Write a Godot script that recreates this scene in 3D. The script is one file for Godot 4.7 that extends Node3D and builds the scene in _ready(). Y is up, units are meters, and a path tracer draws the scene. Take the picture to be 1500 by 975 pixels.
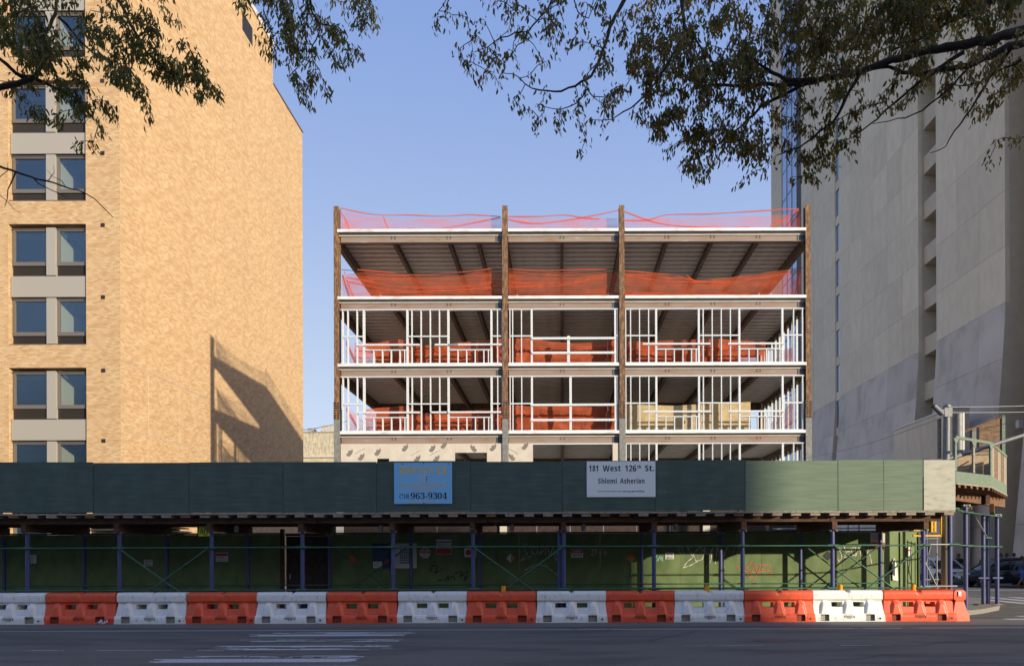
extends Node3D
# A street corner with a steel frame under construction, a sidewalk shed, traffic barriers, neighbours and trees.
# Units are metres; the camera stands at x = 0, z = 0 and looks along -z.

var M := {}
var taken := {}
var rng := RandomNumberGenerator.new()
var boxes := {}


func _ready():
	rng.seed = 11
	camera_and_light()
	materials()
	ground()
	brick_building()
	stone_tower()
	far_buildings()
	avenue_buildings()
	steel_building()
	safety_nets()
	sidewalk_shed()
	corner_shed()
	hoarding()
	hoarding_signs()
	barriers()
	street_furniture()
	cars_and_people()
	trees()


func camera_and_light():
	var cam := Camera3D.new()
	cam.name = "camera"
	cam.projection = Camera3D.PROJECTION_FRUSTUM
	cam.near = 0.1
	cam.far = 600.0
	cam.size = 0.0975
	cam.frustum_offset = Vector2(-0.007, 0.03295)
	cam.position = Vector3(0, 1.7, 0)
	cam.rotation.z = -0.0035
	add_child(cam)
	cam.current = true
	var e := Environment.new()
	e.background_mode = Environment.BG_SKY
	var sm := ProceduralSkyMaterial.new()
	sm.sky_top_color = Color(0.068, 0.132, 0.327).linear_to_srgb()
	sm.sky_horizon_color = Color(0.388, 0.445, 0.489).linear_to_srgb()
	sm.sky_curve = 0.325
	sm.ground_bottom_color = Color(0.25, 0.24, 0.23)
	sm.ground_horizon_color = Color(0.55, 0.58, 0.62)
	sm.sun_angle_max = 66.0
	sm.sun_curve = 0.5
	sm.sky_energy_multiplier = 1.0
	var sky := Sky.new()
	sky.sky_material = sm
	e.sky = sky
	e.background_energy_multiplier = 1.0
	e.tonemap_mode = Environment.TONE_MAPPER_LINEAR
	e.tonemap_exposure = 2.1
	e.sdfgi_enabled = true
	e.ssao_enabled = true
	e.ssil_enabled = true
	var we := WorldEnvironment.new()
	we.name = "world_environment"
	we.environment = e
	add_child(we)
	var sun := DirectionalLight3D.new()
	sun.name = "sun"
	sun.light_color = Color(1.0, 0.86, 0.64).linear_to_srgb()
	sun.light_energy = 0.88
	sun.light_angular_distance = 0.8
	sun.shadow_enabled = true
	sun.basis = Basis.looking_at(Vector3(-1.2, -0.3837, -1.0).normalized(), Vector3.UP)
	add_child(sun)


# ---------------------------------------------------------------- helpers

func numbered(n: String) -> String:
	var k: int = taken.get(n, 0)
	taken[n] = k + 1
	return n if k == 0 else "%s_%03d" % [n, k]

func tag(o: Node, label: String, category: String, group := "") -> Node:
	o.set_meta("label", label)
	o.set_meta("category", category)
	if group:
		o.set_meta("group", group)
	return o

func thing(called: String, label: String, category: String, at := Vector3.ZERO, group := "") -> Node3D:
	var o := Node3D.new()
	o.name = numbered(called)
	o.position = at
	add_child(o)
	tag(o, label, category, group)
	return o

func dup(o: Node3D, called: String, label: String, at: Vector3, turn := 0.0) -> Node3D:
	var c: Node3D = o.duplicate()
	c.name = numbered(called)
	c.position = at
	c.rotation.y = turn
	c.set_meta("label", label)
	add_child(c)
	return c

func origin_of(n: Node) -> Vector3:
	var v := Vector3.ZERO
	while n != null and n != self:
		v += (n as Node3D).position
		n = n.get_parent()
	return v

# one mesh in world coordinates, as a child of parent (or top-level when parent is self)
func part(called: String, st: SurfaceTool, m: Material, parent: Node = self) -> MeshInstance3D:
	var o := MeshInstance3D.new()
	o.name = called if parent != self else numbered(called)
	o.mesh = st.commit()
	o.material_override = null
	o.mesh.surface_set_material(0, m)
	o.position = -origin_of(parent)
	if called in ["bolts", "printed_mark", "print_lines", "drawing", "louver", "emblem", "base_plate", "grille", "graffiti"]:
		o.set_meta("kind", "stuff")   # specks too small to tell apart
	parent.add_child(o, true)
	return o

func structure(o: Node) -> Node:
	o.set_meta("kind", "structure")
	return o

# a box part that shares its mesh with boxes of the same size and material
func bx(called: String, c: Vector3, s: Vector3, m: Material, parent: Node, turn := Basis()) -> MeshInstance3D:
	var key := [s.snapped(Vector3(0.001, 0.001, 0.001)), m]
	if not boxes.has(key):
		var b := BoxMesh.new()
		b.size = s
		b.material = m
		boxes[key] = b
	var o := MeshInstance3D.new()
	o.name = called if parent != self else numbered(called)
	o.mesh = boxes[key]
	o.transform = Transform3D(turn, c - origin_of(parent))
	parent.add_child(o, true)
	return o

# box between two corners
func bb(called: String, a: Vector3, b: Vector3, m: Material, parent: Node) -> MeshInstance3D:
	return bx(called, (a + b) / 2.0, (b - a).abs(), m, parent)

func new_st() -> SurfaceTool:
	var st := SurfaceTool.new()
	st.begin(Mesh.PRIMITIVE_TRIANGLES)
	return st

func tri(st: SurfaceTool, a: Vector3, b: Vector3, c: Vector3):   # a, b, c run counter-clockwise seen from the front
	var n := (b - a).cross(c - a).normalized()
	for v in [a, c, b]:
		st.set_normal(n)
		st.add_vertex(v)

func quad(st: SurfaceTool, a: Vector3, b: Vector3, c: Vector3, d: Vector3):
	tri(st, a, b, c)
	tri(st, a, c, d)

func add_box(st: SurfaceTool, c: Vector3, s: Vector3, turn := Basis()):
	var p := []
	for i in 8:
		p.append(c + turn * (Vector3(-1 if i & 1 == 0 else 1, -1 if i & 2 == 0 else 1, -1 if i & 4 == 0 else 1) * s / 2.0))
	for f in [[4, 5, 7, 6], [1, 0, 2, 3], [5, 1, 3, 7], [0, 4, 6, 2], [6, 7, 3, 2], [0, 1, 5, 4]]:
		quad(st, p[f[0]], p[f[1]], p[f[2]], p[f[3]])

func add_bb(st: SurfaceTool, a: Vector3, b: Vector3):
	add_box(st, (a + b) / 2.0, (b - a).abs())

# a plate through a closed outline (in a plane), given thickness along n
func add_plate(st: SurfaceTool, outline: Array, n: Vector3, thick: float):
	var u: Vector3 = (outline[1] - outline[0]).normalized()
	var v := n.cross(u).normalized()
	var flat := PackedVector2Array()
	for p in outline:
		flat.append(Vector2((p - outline[0]).dot(u), (p - outline[0]).dot(v)))
	var ids := Geometry2D.triangulate_polygon(flat)
	for i in range(0, ids.size(), 3):
		var a: Vector3 = outline[ids[i]]
		var b: Vector3 = outline[ids[i + 1]]
		var c: Vector3 = outline[ids[i + 2]]
		if (b - a).cross(c - a).dot(n) < 0:
			var t := b
			b = c
			c = t
		tri(st, a, b, c)
		tri(st, a - n * thick, c - n * thick, b - n * thick)
	var around := 0.0
	for i in flat.size():
		around += flat[i].cross(flat[(i + 1) % flat.size()])
	for i in outline.size():
		var a: Vector3 = outline[i]
		var b: Vector3 = outline[(i + 1) % outline.size()]
		if around > 0:
			quad(st, a - n * thick, b - n * thick, b, a)
		else:
			quad(st, b - n * thick, a - n * thick, a, b)

# round bar or branch through points; radii is one number or one per point
func add_tube(st: SurfaceTool, pts: Array, radii, sides := 8, caps := true):
	var rings := []
	var up := Vector3.UP
	for i in pts.size():
		var dir: Vector3 = (pts[mini(i + 1, pts.size() - 1)] - pts[maxi(i - 1, 0)]).normalized()
		if absf(dir.dot(up)) > 0.9:
			up = Vector3.RIGHT if absf(dir.x) < 0.9 else Vector3.BACK
		var u := dir.cross(up).normalized()
		up = u.cross(dir).normalized()
		var r: float = radii[i] if radii is Array else radii
		var ring := []
		for k in sides:
			var a := TAU * k / sides
			var n := u * cos(a) + up * sin(a)
			ring.append([pts[i] + n * r, n])
		rings.append(ring)
	for i in pts.size() - 1:
		for k in sides:
			var a = rings[i][k]
			var b = rings[i][(k + 1) % sides]
			var c = rings[i + 1][(k + 1) % sides]
			var d = rings[i + 1][k]
			for v in [a, b, c, a, c, d]:
				st.set_normal(v[1])
				st.add_vertex(v[0])
	if caps:
		for e in [0, pts.size() - 1]:
			for k in sides:
				var a: Vector3 = rings[e][k][0]
				var b: Vector3 = rings[e][(k + 1) % sides][0]
				if e == 0:
					tri(st, pts[e], b, a)
				else:
					tri(st, pts[e], a, b)

func pipe(called: String, a: Vector3, b: Vector3, r: float, m: Material, parent: Node, sides := 8) -> MeshInstance3D:
	var st := new_st()
	add_tube(st, [a, b], r, sides)
	return part(called, st, m, parent)

func bar_basis(a: Vector3, b: Vector3) -> Basis:   # x axis runs from a to b
	var x := (b - a).normalized()
	var y := Vector3.UP if absf(x.y) < 0.95 else Vector3.BACK
	var z := x.cross(y).normalized()
	y = z.cross(x).normalized()
	return Basis(x, y, z)

func bar(called: String, a: Vector3, b: Vector3, h: float, w: float, m: Material, parent: Node) -> MeshInstance3D:
	return bx(called, (a + b) / 2.0, Vector3(snappedf(a.distance_to(b), 0.001), h, w), m, parent, bar_basis(a, b))

# I-section along its run
func add_beam(st: SurfaceTool, a: Vector3, b: Vector3, h: float, w: float, tf := 0.018, tw := 0.012):
	var t := bar_basis(a, b)
	var l := a.distance_to(b)
	var c := (a + b) / 2.0
	add_box(st, c + t.y * (h - tf) / 2.0, Vector3(l, tf, w), t)
	add_box(st, c - t.y * (h - tf) / 2.0, Vector3(l, tf, w), t)
	add_box(st, c, Vector3(l, h - 2 * tf, tw), t)

func lettering(called: String, text: String, at: Vector3, height: float, m: Material, parent: Node, serif := false, wide := 0.0, bold := 700, turn := Basis()) -> MeshInstance3D:
	var f := SystemFont.new()
	f.font_names = PackedStringArray(["Droid Serif" if serif else "Droid Sans"])
	f.font_weight = bold
	var t := TextMesh.new()
	t.text = text
	t.font = f
	t.font_size = 32
	t.pixel_size = height / 23.0
	t.depth = 0.002
	t.curve_step = 2.0
	t.material = m
	var o := MeshInstance3D.new()
	o.name = called
	o.mesh = t
	var b := turn
	if wide > 0.0:
		var have := t.get_aabb().size.x
		if have > 0.001:
			b = turn * Basis.from_scale(Vector3(wide / have, 1, 1))
	o.transform = Transform3D(b, at - origin_of(parent))
	parent.add_child(o, true)
	return o


# ---------------------------------------------------------------- materials

func noise_tex(seed_: int, freq: float, stops: Array, size := 512, octaves := 4, kind := FastNoiseLite.TYPE_SIMPLEX_SMOOTH) -> NoiseTexture2D:
	var n := FastNoiseLite.new()
	n.seed = seed_
	n.noise_type = kind
	n.frequency = freq
	n.fractal_octaves = octaves
	var g := Gradient.new()
	var off := PackedFloat32Array()
	var col := PackedColorArray()
	for s in stops:
		off.append(s[0])
		col.append((s[1] as Color).linear_to_srgb())
	g.offsets = off
	g.colors = col
	var t := NoiseTexture2D.new()
	t.width = size
	t.height = size
	t.seamless = true
	t.noise = n
	t.color_ramp = g
	return t

func mat(c: Color, rough := 0.7, metal := 0.0) -> StandardMaterial3D:
	var m := StandardMaterial3D.new()
	m.albedo_color = c.linear_to_srgb()
	m.roughness = rough
	m.metallic = metal
	return m

func tex_mat(t: Texture2D, scale: Vector3, rough := 0.8, metal := 0.0, tint := Color.WHITE) -> StandardMaterial3D:
	var m := StandardMaterial3D.new()
	m.albedo_texture = t
	m.albedo_color = tint.linear_to_srgb()
	m.roughness = rough
	m.metallic = metal
	m.uv1_triplanar = true
	m.uv1_world_triplanar = true
	m.uv1_scale = scale
	return m

func glass_mat(reflect: Color, opacity: float) -> StandardMaterial3D:
	var m := StandardMaterial3D.new()
	var c := reflect.linear_to_srgb()
	m.albedo_color = Color(c.r, c.g, c.b, opacity)
	m.metallic = 1.0
	m.roughness = 0.26
	m.transparency = BaseMaterial3D.TRANSPARENCY_ALPHA
	return m

func net_mat(seed_: int, low: float, high: float, c: Color) -> StandardMaterial3D:
	# debris netting: one weave whose density differs where the cloth is bunched; alpha is the share of thread
	var m := StandardMaterial3D.new()
	var n := FastNoiseLite.new()
	n.seed = seed_
	n.frequency = 0.009
	n.fractal_octaves = 2
	var g := Gradient.new()
	var s := c.linear_to_srgb()
	g.offsets = PackedFloat32Array([0.2, 0.6, 0.85])
	g.colors = PackedColorArray([Color(s.r, s.g, s.b, low), Color(s.r, s.g, s.b, (low + high) / 2), Color(s.r, s.g, s.b, high)])
	var t := NoiseTexture2D.new()
	t.width = 512
	t.height = 512
	t.seamless = true
	t.noise = n
	t.color_ramp = g
	m.albedo_texture = t
	m.uv1_triplanar = true
	m.uv1_world_triplanar = true
	m.uv1_scale = Vector3(0.10, 0.42, 0.10)
	m.transparency = BaseMaterial3D.TRANSPARENCY_ALPHA
	m.roughness = 0.8
	m.backlight_enabled = true
	m.backlight = Color(0.7, 0.7, 0.7)
	m.cull_mode = BaseMaterial3D.CULL_DISABLED
	return m

func brick_tex() -> ImageTexture:
	# 8 m x 4 m of long thin bricks: 32 across, 60 courses, laid in a raking third bond; each brick its own fired tone
	var w := 2048
	var h := 1440
	var im := Image.create(w, h, false, Image.FORMAT_RGB8)
	var mortar := Color(0.42, 0.30, 0.17).linear_to_srgb()
	im.fill(mortar)
	var tones := [Color(0.525, 0.332, 0.173), Color(0.552, 0.361, 0.194), Color(0.579, 0.392, 0.217), Color(0.606, 0.422, 0.239), Color(0.633, 0.456, 0.274), Color(0.489, 0.293, 0.146)]
	var r := RandomNumberGenerator.new()
	r.seed = 5
	var rows := 60
	var cols := 32
	var bw := w / cols
	var bh := h / rows
	var walk := []
	for c in cols:
		walk.append(r.randf())
	for j in rows:
		var shift := int(bw * fmod(j * 0.3333, 1.0))
		var next := []
		for i in cols:
			# a tone drifts one brick sideways every three courses, as bricklayers rake the bond
			var keep: float = walk[(i + (1 if j % 3 == 0 else 0)) % cols]
			var t := keep if r.randf() < 0.34 else r.randf()
			next.append(t)
			var c0: Color = tones[int(clampf(t * 5.2, 0, 5))]
			if r.randf() < 0.05:
				c0 = tones[5]
			var c: Color = (c0 * r.randf_range(0.93, 1.06)).linear_to_srgb()
			var x := (i * bw + shift) % w
			var rect := Rect2i(x + 1, j * bh + 2, bw - 3, bh - 4)
			im.fill_rect(rect, c)
			if x + bw > w:
				im.fill_rect(Rect2i(0, j * bh + 2, x + bw - w - 2, bh - 4), c)
		walk = next
	return ImageTexture.create_from_image(im)

func detail(m: StandardMaterial3D, t: Texture2D, scale: Vector3) -> StandardMaterial3D:
	m.detail_enabled = true
	m.detail_albedo = t
	m.detail_blend_mode = BaseMaterial3D.BLEND_MODE_MUL
	m.detail_uv_layer = BaseMaterial3D.DETAIL_UV_2
	m.uv2_triplanar = true
	m.uv2_world_triplanar = true
	m.uv2_scale = scale
	return m

func grey(v: float) -> Color:
	return Color(v, v, v)

func materials():
	var cloudy := noise_tex(3, 0.006, [[0.25, grey(0.86)], [0.75, grey(1.0)]])
	var streaks := noise_tex(31, 0.02, [[0.2, Color(0.72, 0.70, 0.66)], [0.55, grey(0.97)], [0.8, grey(1.0)]])
	M.brick = detail(tex_mat(brick_tex(), Vector3(0.15, 0.28, 0.15), 0.85), noise_tex(4, 0.006, [[0.25, grey(0.96)], [0.75, grey(1.0)]]), Vector3(0.05, 0.03, 0.05))
	M.frame_grey = mat(Color(0.38, 0.355, 0.315), 0.55, 0.1)
	M.frame_dark = mat(Color(0.09, 0.08, 0.075), 0.5)
	M.sash = mat(Color(0.15, 0.132, 0.118), 0.5)
	M.louver = mat(Color(0.045, 0.038, 0.035), 0.5)
	M.window_glass = glass_mat(Color(0.26, 0.36, 0.44), 0.29)
	M.tower_glass = glass_mat(Color(0.42, 0.52, 0.70), 0.72)
	M.room_wall = mat(Color(0.62, 0.72, 0.56), 0.9)
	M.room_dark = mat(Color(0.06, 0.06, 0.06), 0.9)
	M.vent = mat(Color(0.02, 0.02, 0.02), 0.6)
	M.coping = mat(Color(0.62, 0.60, 0.56), 0.6)
	var stone_stops := [[0.2, Color(0.63, 0.535, 0.385)], [0.5, Color(0.66, 0.56, 0.405)], [0.8, Color(0.69, 0.585, 0.425)]]
	var st_tex := noise_tex(7, 0.02, stone_stops)
	M.stone = []
	for k in [0.93, 0.98, 1.0, 1.02, 1.05]:
		M.stone.append(tex_mat(st_tex, Vector3(0.11, 0.05, 0.11), 0.85, 0.0, grey(k)))
	var marble := noise_tex(9, 0.009, [[0.12, Color(0.42, 0.36, 0.295)], [0.4, Color(0.53, 0.46, 0.375)], [0.8, Color(0.58, 0.50, 0.41)]], 512, 5)
	M.stone_base = []
	for k in [0.93, 1.0, 1.06]:
		M.stone_base.append(tex_mat(marble, Vector3(0.07, 0.05, 0.07), 0.8, 0.0, grey(k)))
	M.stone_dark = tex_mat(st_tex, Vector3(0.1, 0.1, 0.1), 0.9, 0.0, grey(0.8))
	M.concrete_far = detail(tex_mat(noise_tex(17, 0.02, [[0.2, Color(0.50, 0.45, 0.34)], [0.8, Color(0.62, 0.56, 0.44)]]), Vector3(0.1, 0.2, 0.1), 0.9), streaks, Vector3(0.4, 0.08, 0.4))
	# steel
	var rust := noise_tex(21, 0.03, [[0.15, Color(0.10, 0.058, 0.038)], [0.42, Color(0.155, 0.088, 0.052)], [0.62, Color(0.22, 0.125, 0.065)], [0.85, Color(0.36, 0.19, 0.07)]])
	M.rust = tex_mat(rust, Vector3(0.5, 0.16, 0.5), 0.8, 0.0)
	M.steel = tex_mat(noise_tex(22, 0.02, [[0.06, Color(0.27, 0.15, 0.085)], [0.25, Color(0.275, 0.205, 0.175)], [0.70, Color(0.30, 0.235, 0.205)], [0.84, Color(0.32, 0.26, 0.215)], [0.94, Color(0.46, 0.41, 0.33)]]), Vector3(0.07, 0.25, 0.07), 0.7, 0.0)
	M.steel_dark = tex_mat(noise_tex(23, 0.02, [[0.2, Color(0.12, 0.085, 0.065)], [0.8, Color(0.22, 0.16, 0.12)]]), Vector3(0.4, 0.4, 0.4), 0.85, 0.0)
	M.primer = tex_mat(noise_tex(24, 0.02, [[0.2, Color(0.17, 0.175, 0.17)], [0.8, Color(0.25, 0.25, 0.235)]]), Vector3(0.5, 0.3, 0.5), 0.7)
	M.primer_blue = mat(Color(0.10, 0.115, 0.13), 0.6)
	M.galv = tex_mat(noise_tex(25, 0.04, [[0.2, Color(0.58, 0.63, 0.68)], [0.8, Color(0.70, 0.74, 0.79)]]), Vector3(0.6, 0.3, 0.6), 0.5, 0.0)
	M.deck = tex_mat(noise_tex(26, 0.03, [[0.2, Color(0.62, 0.59, 0.54)], [0.8, Color(0.76, 0.73, 0.68)]]), Vector3(0.1, 0.3, 0.3), 0.45, 0.1)
	M.slab_edge = tex_mat(noise_tex(27, 0.02, [[0.12, Color(0.60, 0.57, 0.52)], [0.4, Color(0.76, 0.78, 0.80)], [0.85, Color(0.80, 0.83, 0.86)]]), Vector3(0.1, 0.3, 0.1), 0.6, 0.1)
	M.concrete = tex_mat(noise_tex(28, 0.02, [[0.2, Color(0.42, 0.40, 0.365)], [0.8, Color(0.54, 0.52, 0.48)]]), Vector3(0.3, 0.3, 0.3), 0.9)
	M.bolt = mat(Color(0.02, 0.016, 0.014), 0.7)
	M.sheathing = tex_mat(noise_tex(29, 0.01, [[0.2, Color(0.56, 0.51, 0.44)], [0.8, Color(0.62, 0.575, 0.50)]]), Vector3(0.3, 0.3, 0.3), 0.9)
	M.print_grey = mat(Color(0.20, 0.185, 0.165), 0.9)
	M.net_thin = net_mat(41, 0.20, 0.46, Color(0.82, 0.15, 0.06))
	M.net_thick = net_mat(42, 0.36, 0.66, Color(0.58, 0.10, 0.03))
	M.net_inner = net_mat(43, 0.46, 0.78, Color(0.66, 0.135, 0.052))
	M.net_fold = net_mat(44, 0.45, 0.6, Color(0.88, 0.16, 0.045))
	M.tan_sheet = tex_mat(noise_tex(45, 0.015, [[0.2, Color(0.42, 0.32, 0.17)], [0.8, Color(0.52, 0.41, 0.24)]]), Vector3(0.3, 0.6, 0.3), 0.9)
	M.rope = mat(Color(0.02, 0.022, 0.03), 0.8)
	# shed
	var grain := [[0.2, Color(0.064, 0.108, 0.094)], [0.5, Color(0.074, 0.120, 0.102)], [0.78, Color(0.086, 0.132, 0.110)], [0.93, Color(0.12, 0.16, 0.13)]]
	M.ply_green = []
	for k in 3:
		M.ply_green.append(detail(tex_mat(noise_tex(51 + k, 0.012, grain, 512, 5), Vector3(0.13, 2.0, 0.13), 0.75), cloudy, Vector3(0.5, 0.4, 0.5)))
	M.ply_green_pale = tex_mat(noise_tex(56, 0.012, [[0.1, Color(0.118, 0.168, 0.118)], [0.5, Color(0.140, 0.196, 0.138)], [0.9, Color(0.165, 0.222, 0.155)]], 512, 5), Vector3(0.13, 2.2, 0.13), 0.8)
	M.ply_bare = tex_mat(noise_tex(55, 0.02, [[0.05, Color(0.30, 0.30, 0.22)], [0.3, Color(0.44, 0.435, 0.36)], [0.8, Color(0.50, 0.485, 0.41)]], 512, 5), Vector3(0.22, 0.6, 0.22), 0.85)
	M.ply_raw = tex_mat(noise_tex(57, 0.014, [[0.2, Color(0.32, 0.23, 0.14)], [0.8, Color(0.44, 0.34, 0.22)]], 512, 5), Vector3(0.4, 2.0, 0.4), 0.85)
	M.ply_brown = tex_mat(noise_tex(58, 0.014, [[0.2, Color(0.13, 0.08, 0.045)], [0.5, Color(0.18, 0.115, 0.065)], [0.8, Color(0.24, 0.155, 0.09)]], 512, 5), Vector3(0.5, 1.2, 0.5), 0.85)
	M.rail_green = tex_mat(noise_tex(59, 0.02, [[0.2, Color(0.125, 0.175, 0.13)], [0.8, Color(0.18, 0.235, 0.18)]]), Vector3(1, 1, 1), 0.8)
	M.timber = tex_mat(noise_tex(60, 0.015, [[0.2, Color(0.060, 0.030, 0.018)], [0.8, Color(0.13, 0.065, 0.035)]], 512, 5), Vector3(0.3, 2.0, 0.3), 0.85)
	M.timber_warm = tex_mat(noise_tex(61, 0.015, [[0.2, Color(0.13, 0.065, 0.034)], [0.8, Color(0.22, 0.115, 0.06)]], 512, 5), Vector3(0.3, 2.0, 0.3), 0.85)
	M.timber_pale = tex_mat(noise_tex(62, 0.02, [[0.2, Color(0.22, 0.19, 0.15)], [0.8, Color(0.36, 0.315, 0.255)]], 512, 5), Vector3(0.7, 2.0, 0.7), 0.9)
	M.post_blue = tex_mat(noise_tex(63, 0.03, [[0.1, Color(0.08, 0.07, 0.08)], [0.25, Color(0.052, 0.066, 0.17)], [0.8, Color(0.068, 0.086, 0.235)]]), Vector3(2, 0.8, 2), 0.45)
	M.pipe_green = tex_mat(noise_tex(64, 0.03, [[0.15, Color(0.03, 0.09, 0.06)], [0.8, Color(0.05, 0.17, 0.11)]]), Vector3(0.8, 2, 0.8), 0.45)
	M.pipe_steel = mat(Color(0.27, 0.275, 0.285), 0.45, 0.4)
	M.hoard = detail(tex_mat(noise_tex(65, 0.012, [[0.15, Color(0.120, 0.178, 0.066)], [0.5, Color(0.142, 0.206, 0.078)], [0.85, Color(0.166, 0.232, 0.094)]], 512, 5), Vector3(0.35, 0.22, 0.35), 0.7), cloudy, Vector3(0.3, 0.2, 0.3))
	M.door_brown = tex_mat(noise_tex(66, 0.02, [[0.2, Color(0.025, 0.014, 0.010)], [0.8, Color(0.055, 0.030, 0.022)]]), Vector3(0.5, 0.5, 0.5), 0.7)
	# ground
	M.asphalt = detail(tex_mat(noise_tex(71, 0.12, [[0.1, Color(0.065, 0.061, 0.053)], [0.5, Color(0.130, 0.122, 0.106)], [0.9, Color(0.205, 0.19, 0.166)]], 512, 3), Vector3(0.55, 0.55, 0.55), 0.85), noise_tex(72, 0.01, [[0.2, grey(0.62)], [0.45, grey(0.88)], [0.85, grey(1.0)]]), Vector3(0.05, 0.05, 0.22))
	M.gutter = tex_mat(noise_tex(78, 0.06, [[0.1, Color(0.12, 0.112, 0.10)], [0.9, Color(0.20, 0.188, 0.168)]], 512, 4), Vector3(0.5, 0.5, 0.5), 0.9)
	M.pave = detail(tex_mat(noise_tex(73, 0.06, [[0.2, Color(0.21, 0.195, 0.175)], [0.8, Color(0.30, 0.28, 0.25)]]), Vector3(0.6, 0.6, 0.6), 0.9), cloudy, Vector3(0.2, 0.2, 0.2))
	M.kerb = tex_mat(noise_tex(74, 0.06, [[0.2, Color(0.17, 0.16, 0.15)], [0.8, Color(0.26, 0.25, 0.23)]]), Vector3(0.8, 0.8, 0.8), 0.9)
	M.earth = tex_mat(noise_tex(75, 0.05, [[0.2, Color(0.05, 0.04, 0.025)], [0.8, Color(0.10, 0.085, 0.05)]]), Vector3(0.6, 0.6, 0.6), 0.95)
	M.line = tex_mat(noise_tex(76, 0.06, [[0.2, Color(0.26, 0.26, 0.255)], [0.45, Color(0.46, 0.46, 0.45)], [0.8, Color(0.60, 0.60, 0.58)]], 512, 5), Vector3(0.8, 0.8, 0.8), 0.8)
	# barriers
	M.white_plastic = tex_mat(noise_tex(81, 0.02, [[0.06, Color(0.66, 0.65, 0.61)], [0.25, Color(0.82, 0.83, 0.81)], [0.8, Color(0.85, 0.86, 0.85)]], 512, 5), Vector3(0.5, 0.3, 0.5), 0.42)
	M.red_plastic = tex_mat(noise_tex(82, 0.02, [[0.08, Color(0.62, 0.13, 0.08)], [0.3, Color(0.76, 0.095, 0.036)], [0.85, Color(0.84, 0.125, 0.046)]], 512, 5), Vector3(0.5, 0.3, 0.5), 0.42)
	var scuffs := noise_tex(87, 0.03, [[0.14, Color(0.72, 0.70, 0.66)], [0.26, grey(0.97)], [0.5, grey(1.0)]], 512, 5)
	detail(M.white_plastic, scuffs, Vector3(0.6, 0.22, 0.6))
	detail(M.red_plastic, scuffs, Vector3(0.6, 0.22, 0.6))
	M.pocket_white = tex_mat(noise_tex(85, 0.03, [[0.2, Color(0.30, 0.28, 0.24)], [0.8, Color(0.46, 0.44, 0.39)]]), Vector3(1.5, 1.5, 1.5), 0.9)
	M.pocket_red = tex_mat(noise_tex(86, 0.03, [[0.2, Color(0.20, 0.06, 0.04)], [0.8, Color(0.34, 0.08, 0.05)]]), Vector3(1.5, 1.5, 1.5), 0.9)
	M.pocket_dirt = tex_mat(noise_tex(83, 0.03, [[0.2, Color(0.10, 0.085, 0.065)], [0.8, Color(0.20, 0.175, 0.14)]]), Vector3(1.5, 1.5, 1.5), 0.95)
	M.black = mat(Color(0.012, 0.012, 0.013), 0.6)
	M.amber = mat(Color(0.90, 0.34, 0.01), 0.25)
	M.yellow = mat(Color(0.72, 0.42, 0.012), 0.5)
	# signs
	M.sign_blue = mat(Color(0.24, 0.58, 0.93), 0.55)
	M.sign_white = mat(Color(0.86, 0.92, 0.95), 0.55)
	M.paper = mat(Color(0.66, 0.66, 0.64), 0.8)
	M.gold = mat(Color(0.80, 0.52, 0.08), 0.6)
	M.ink = mat(Color(0.010, 0.011, 0.016), 0.6)
	M.ink_soft = mat(Color(0.12, 0.14, 0.17), 0.7)
	M.logo_white = mat(Color(0.62, 0.72, 0.84), 0.6)
	M.sign_red = mat(Color(0.48, 0.035, 0.03), 0.6)
	M.sign_orange = mat(Color(0.62, 0.16, 0.03), 0.7)
	M.sign_tan = mat(Color(0.46, 0.27, 0.13), 0.8)
	M.sign_navy = mat(Color(0.03, 0.055, 0.13), 0.6)
	M.lime = mat(Color(0.80, 0.95, 0.03), 0.5)
	M.spray_white = mat(Color(0.66, 0.64, 0.60), 0.9)
	M.spray_pale = mat(Color(0.55, 0.58, 0.54), 0.9)
	M.spray_dark = mat(Color(0.016, 0.025, 0.014), 0.9)
	M.spray_red = mat(Color(0.66, 0.15, 0.11), 0.9)
	M.spray_cyan = mat(Color(0.30, 0.62, 0.52), 0.9)
	# street
	M.pole = tex_mat(noise_tex(84, 0.02, [[0.2, Color(0.16, 0.168, 0.18)], [0.8, Color(0.24, 0.25, 0.265)]]), Vector3(1, 0.4, 1), 0.55, 0.2)
	M.pole_olive = mat(Color(0.24, 0.24, 0.16), 0.6)
	M.cable = mat(Color(0.10, 0.10, 0.105), 0.6)
	M.cable_pale = mat(Color(0.34, 0.36, 0.39), 0.5)
	M.car_white = mat(Color(0.62, 0.61, 0.58), 0.3)
	M.car_dark = mat(Color(0.012, 0.018, 0.030), 0.22, 0.2)
	M.car_glass = mat(Color(0.02, 0.025, 0.03), 0.1, 0.0)
	M.tyre = mat(Color(0.015, 0.015, 0.015), 0.85)
	M.rim = mat(Color(0.35, 0.35, 0.36), 0.35, 0.6)
	M.lamp_clear = mat(Color(0.7, 0.7, 0.68), 0.2)
	M.lamp_red = mat(Color(0.4, 0.02, 0.02), 0.3)
	M.plate = mat(Color(0.45, 0.52, 0.60), 0.5)
	M.body = mat(Color.WHITE, 0.8)
	M.body.vertex_color_use_as_albedo = true
	M.bark = tex_mat(noise_tex(91, 0.05, [[0.2, Color(0.020, 0.015, 0.012)], [0.8, Color(0.052, 0.042, 0.034)]]), Vector3(3, 1.2, 3), 0.9)
	M.leaf = mat(Color.WHITE, 0.55)
	M.leaf.vertex_color_use_as_albedo = true
	M.leaf.cull_mode = BaseMaterial3D.CULL_DISABLED
	M.leaf.backlight_enabled = true
	M.leaf.backlight = Color(0.95, 0.95, 0.95)


# ---------------------------------------------------------------- ground

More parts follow.
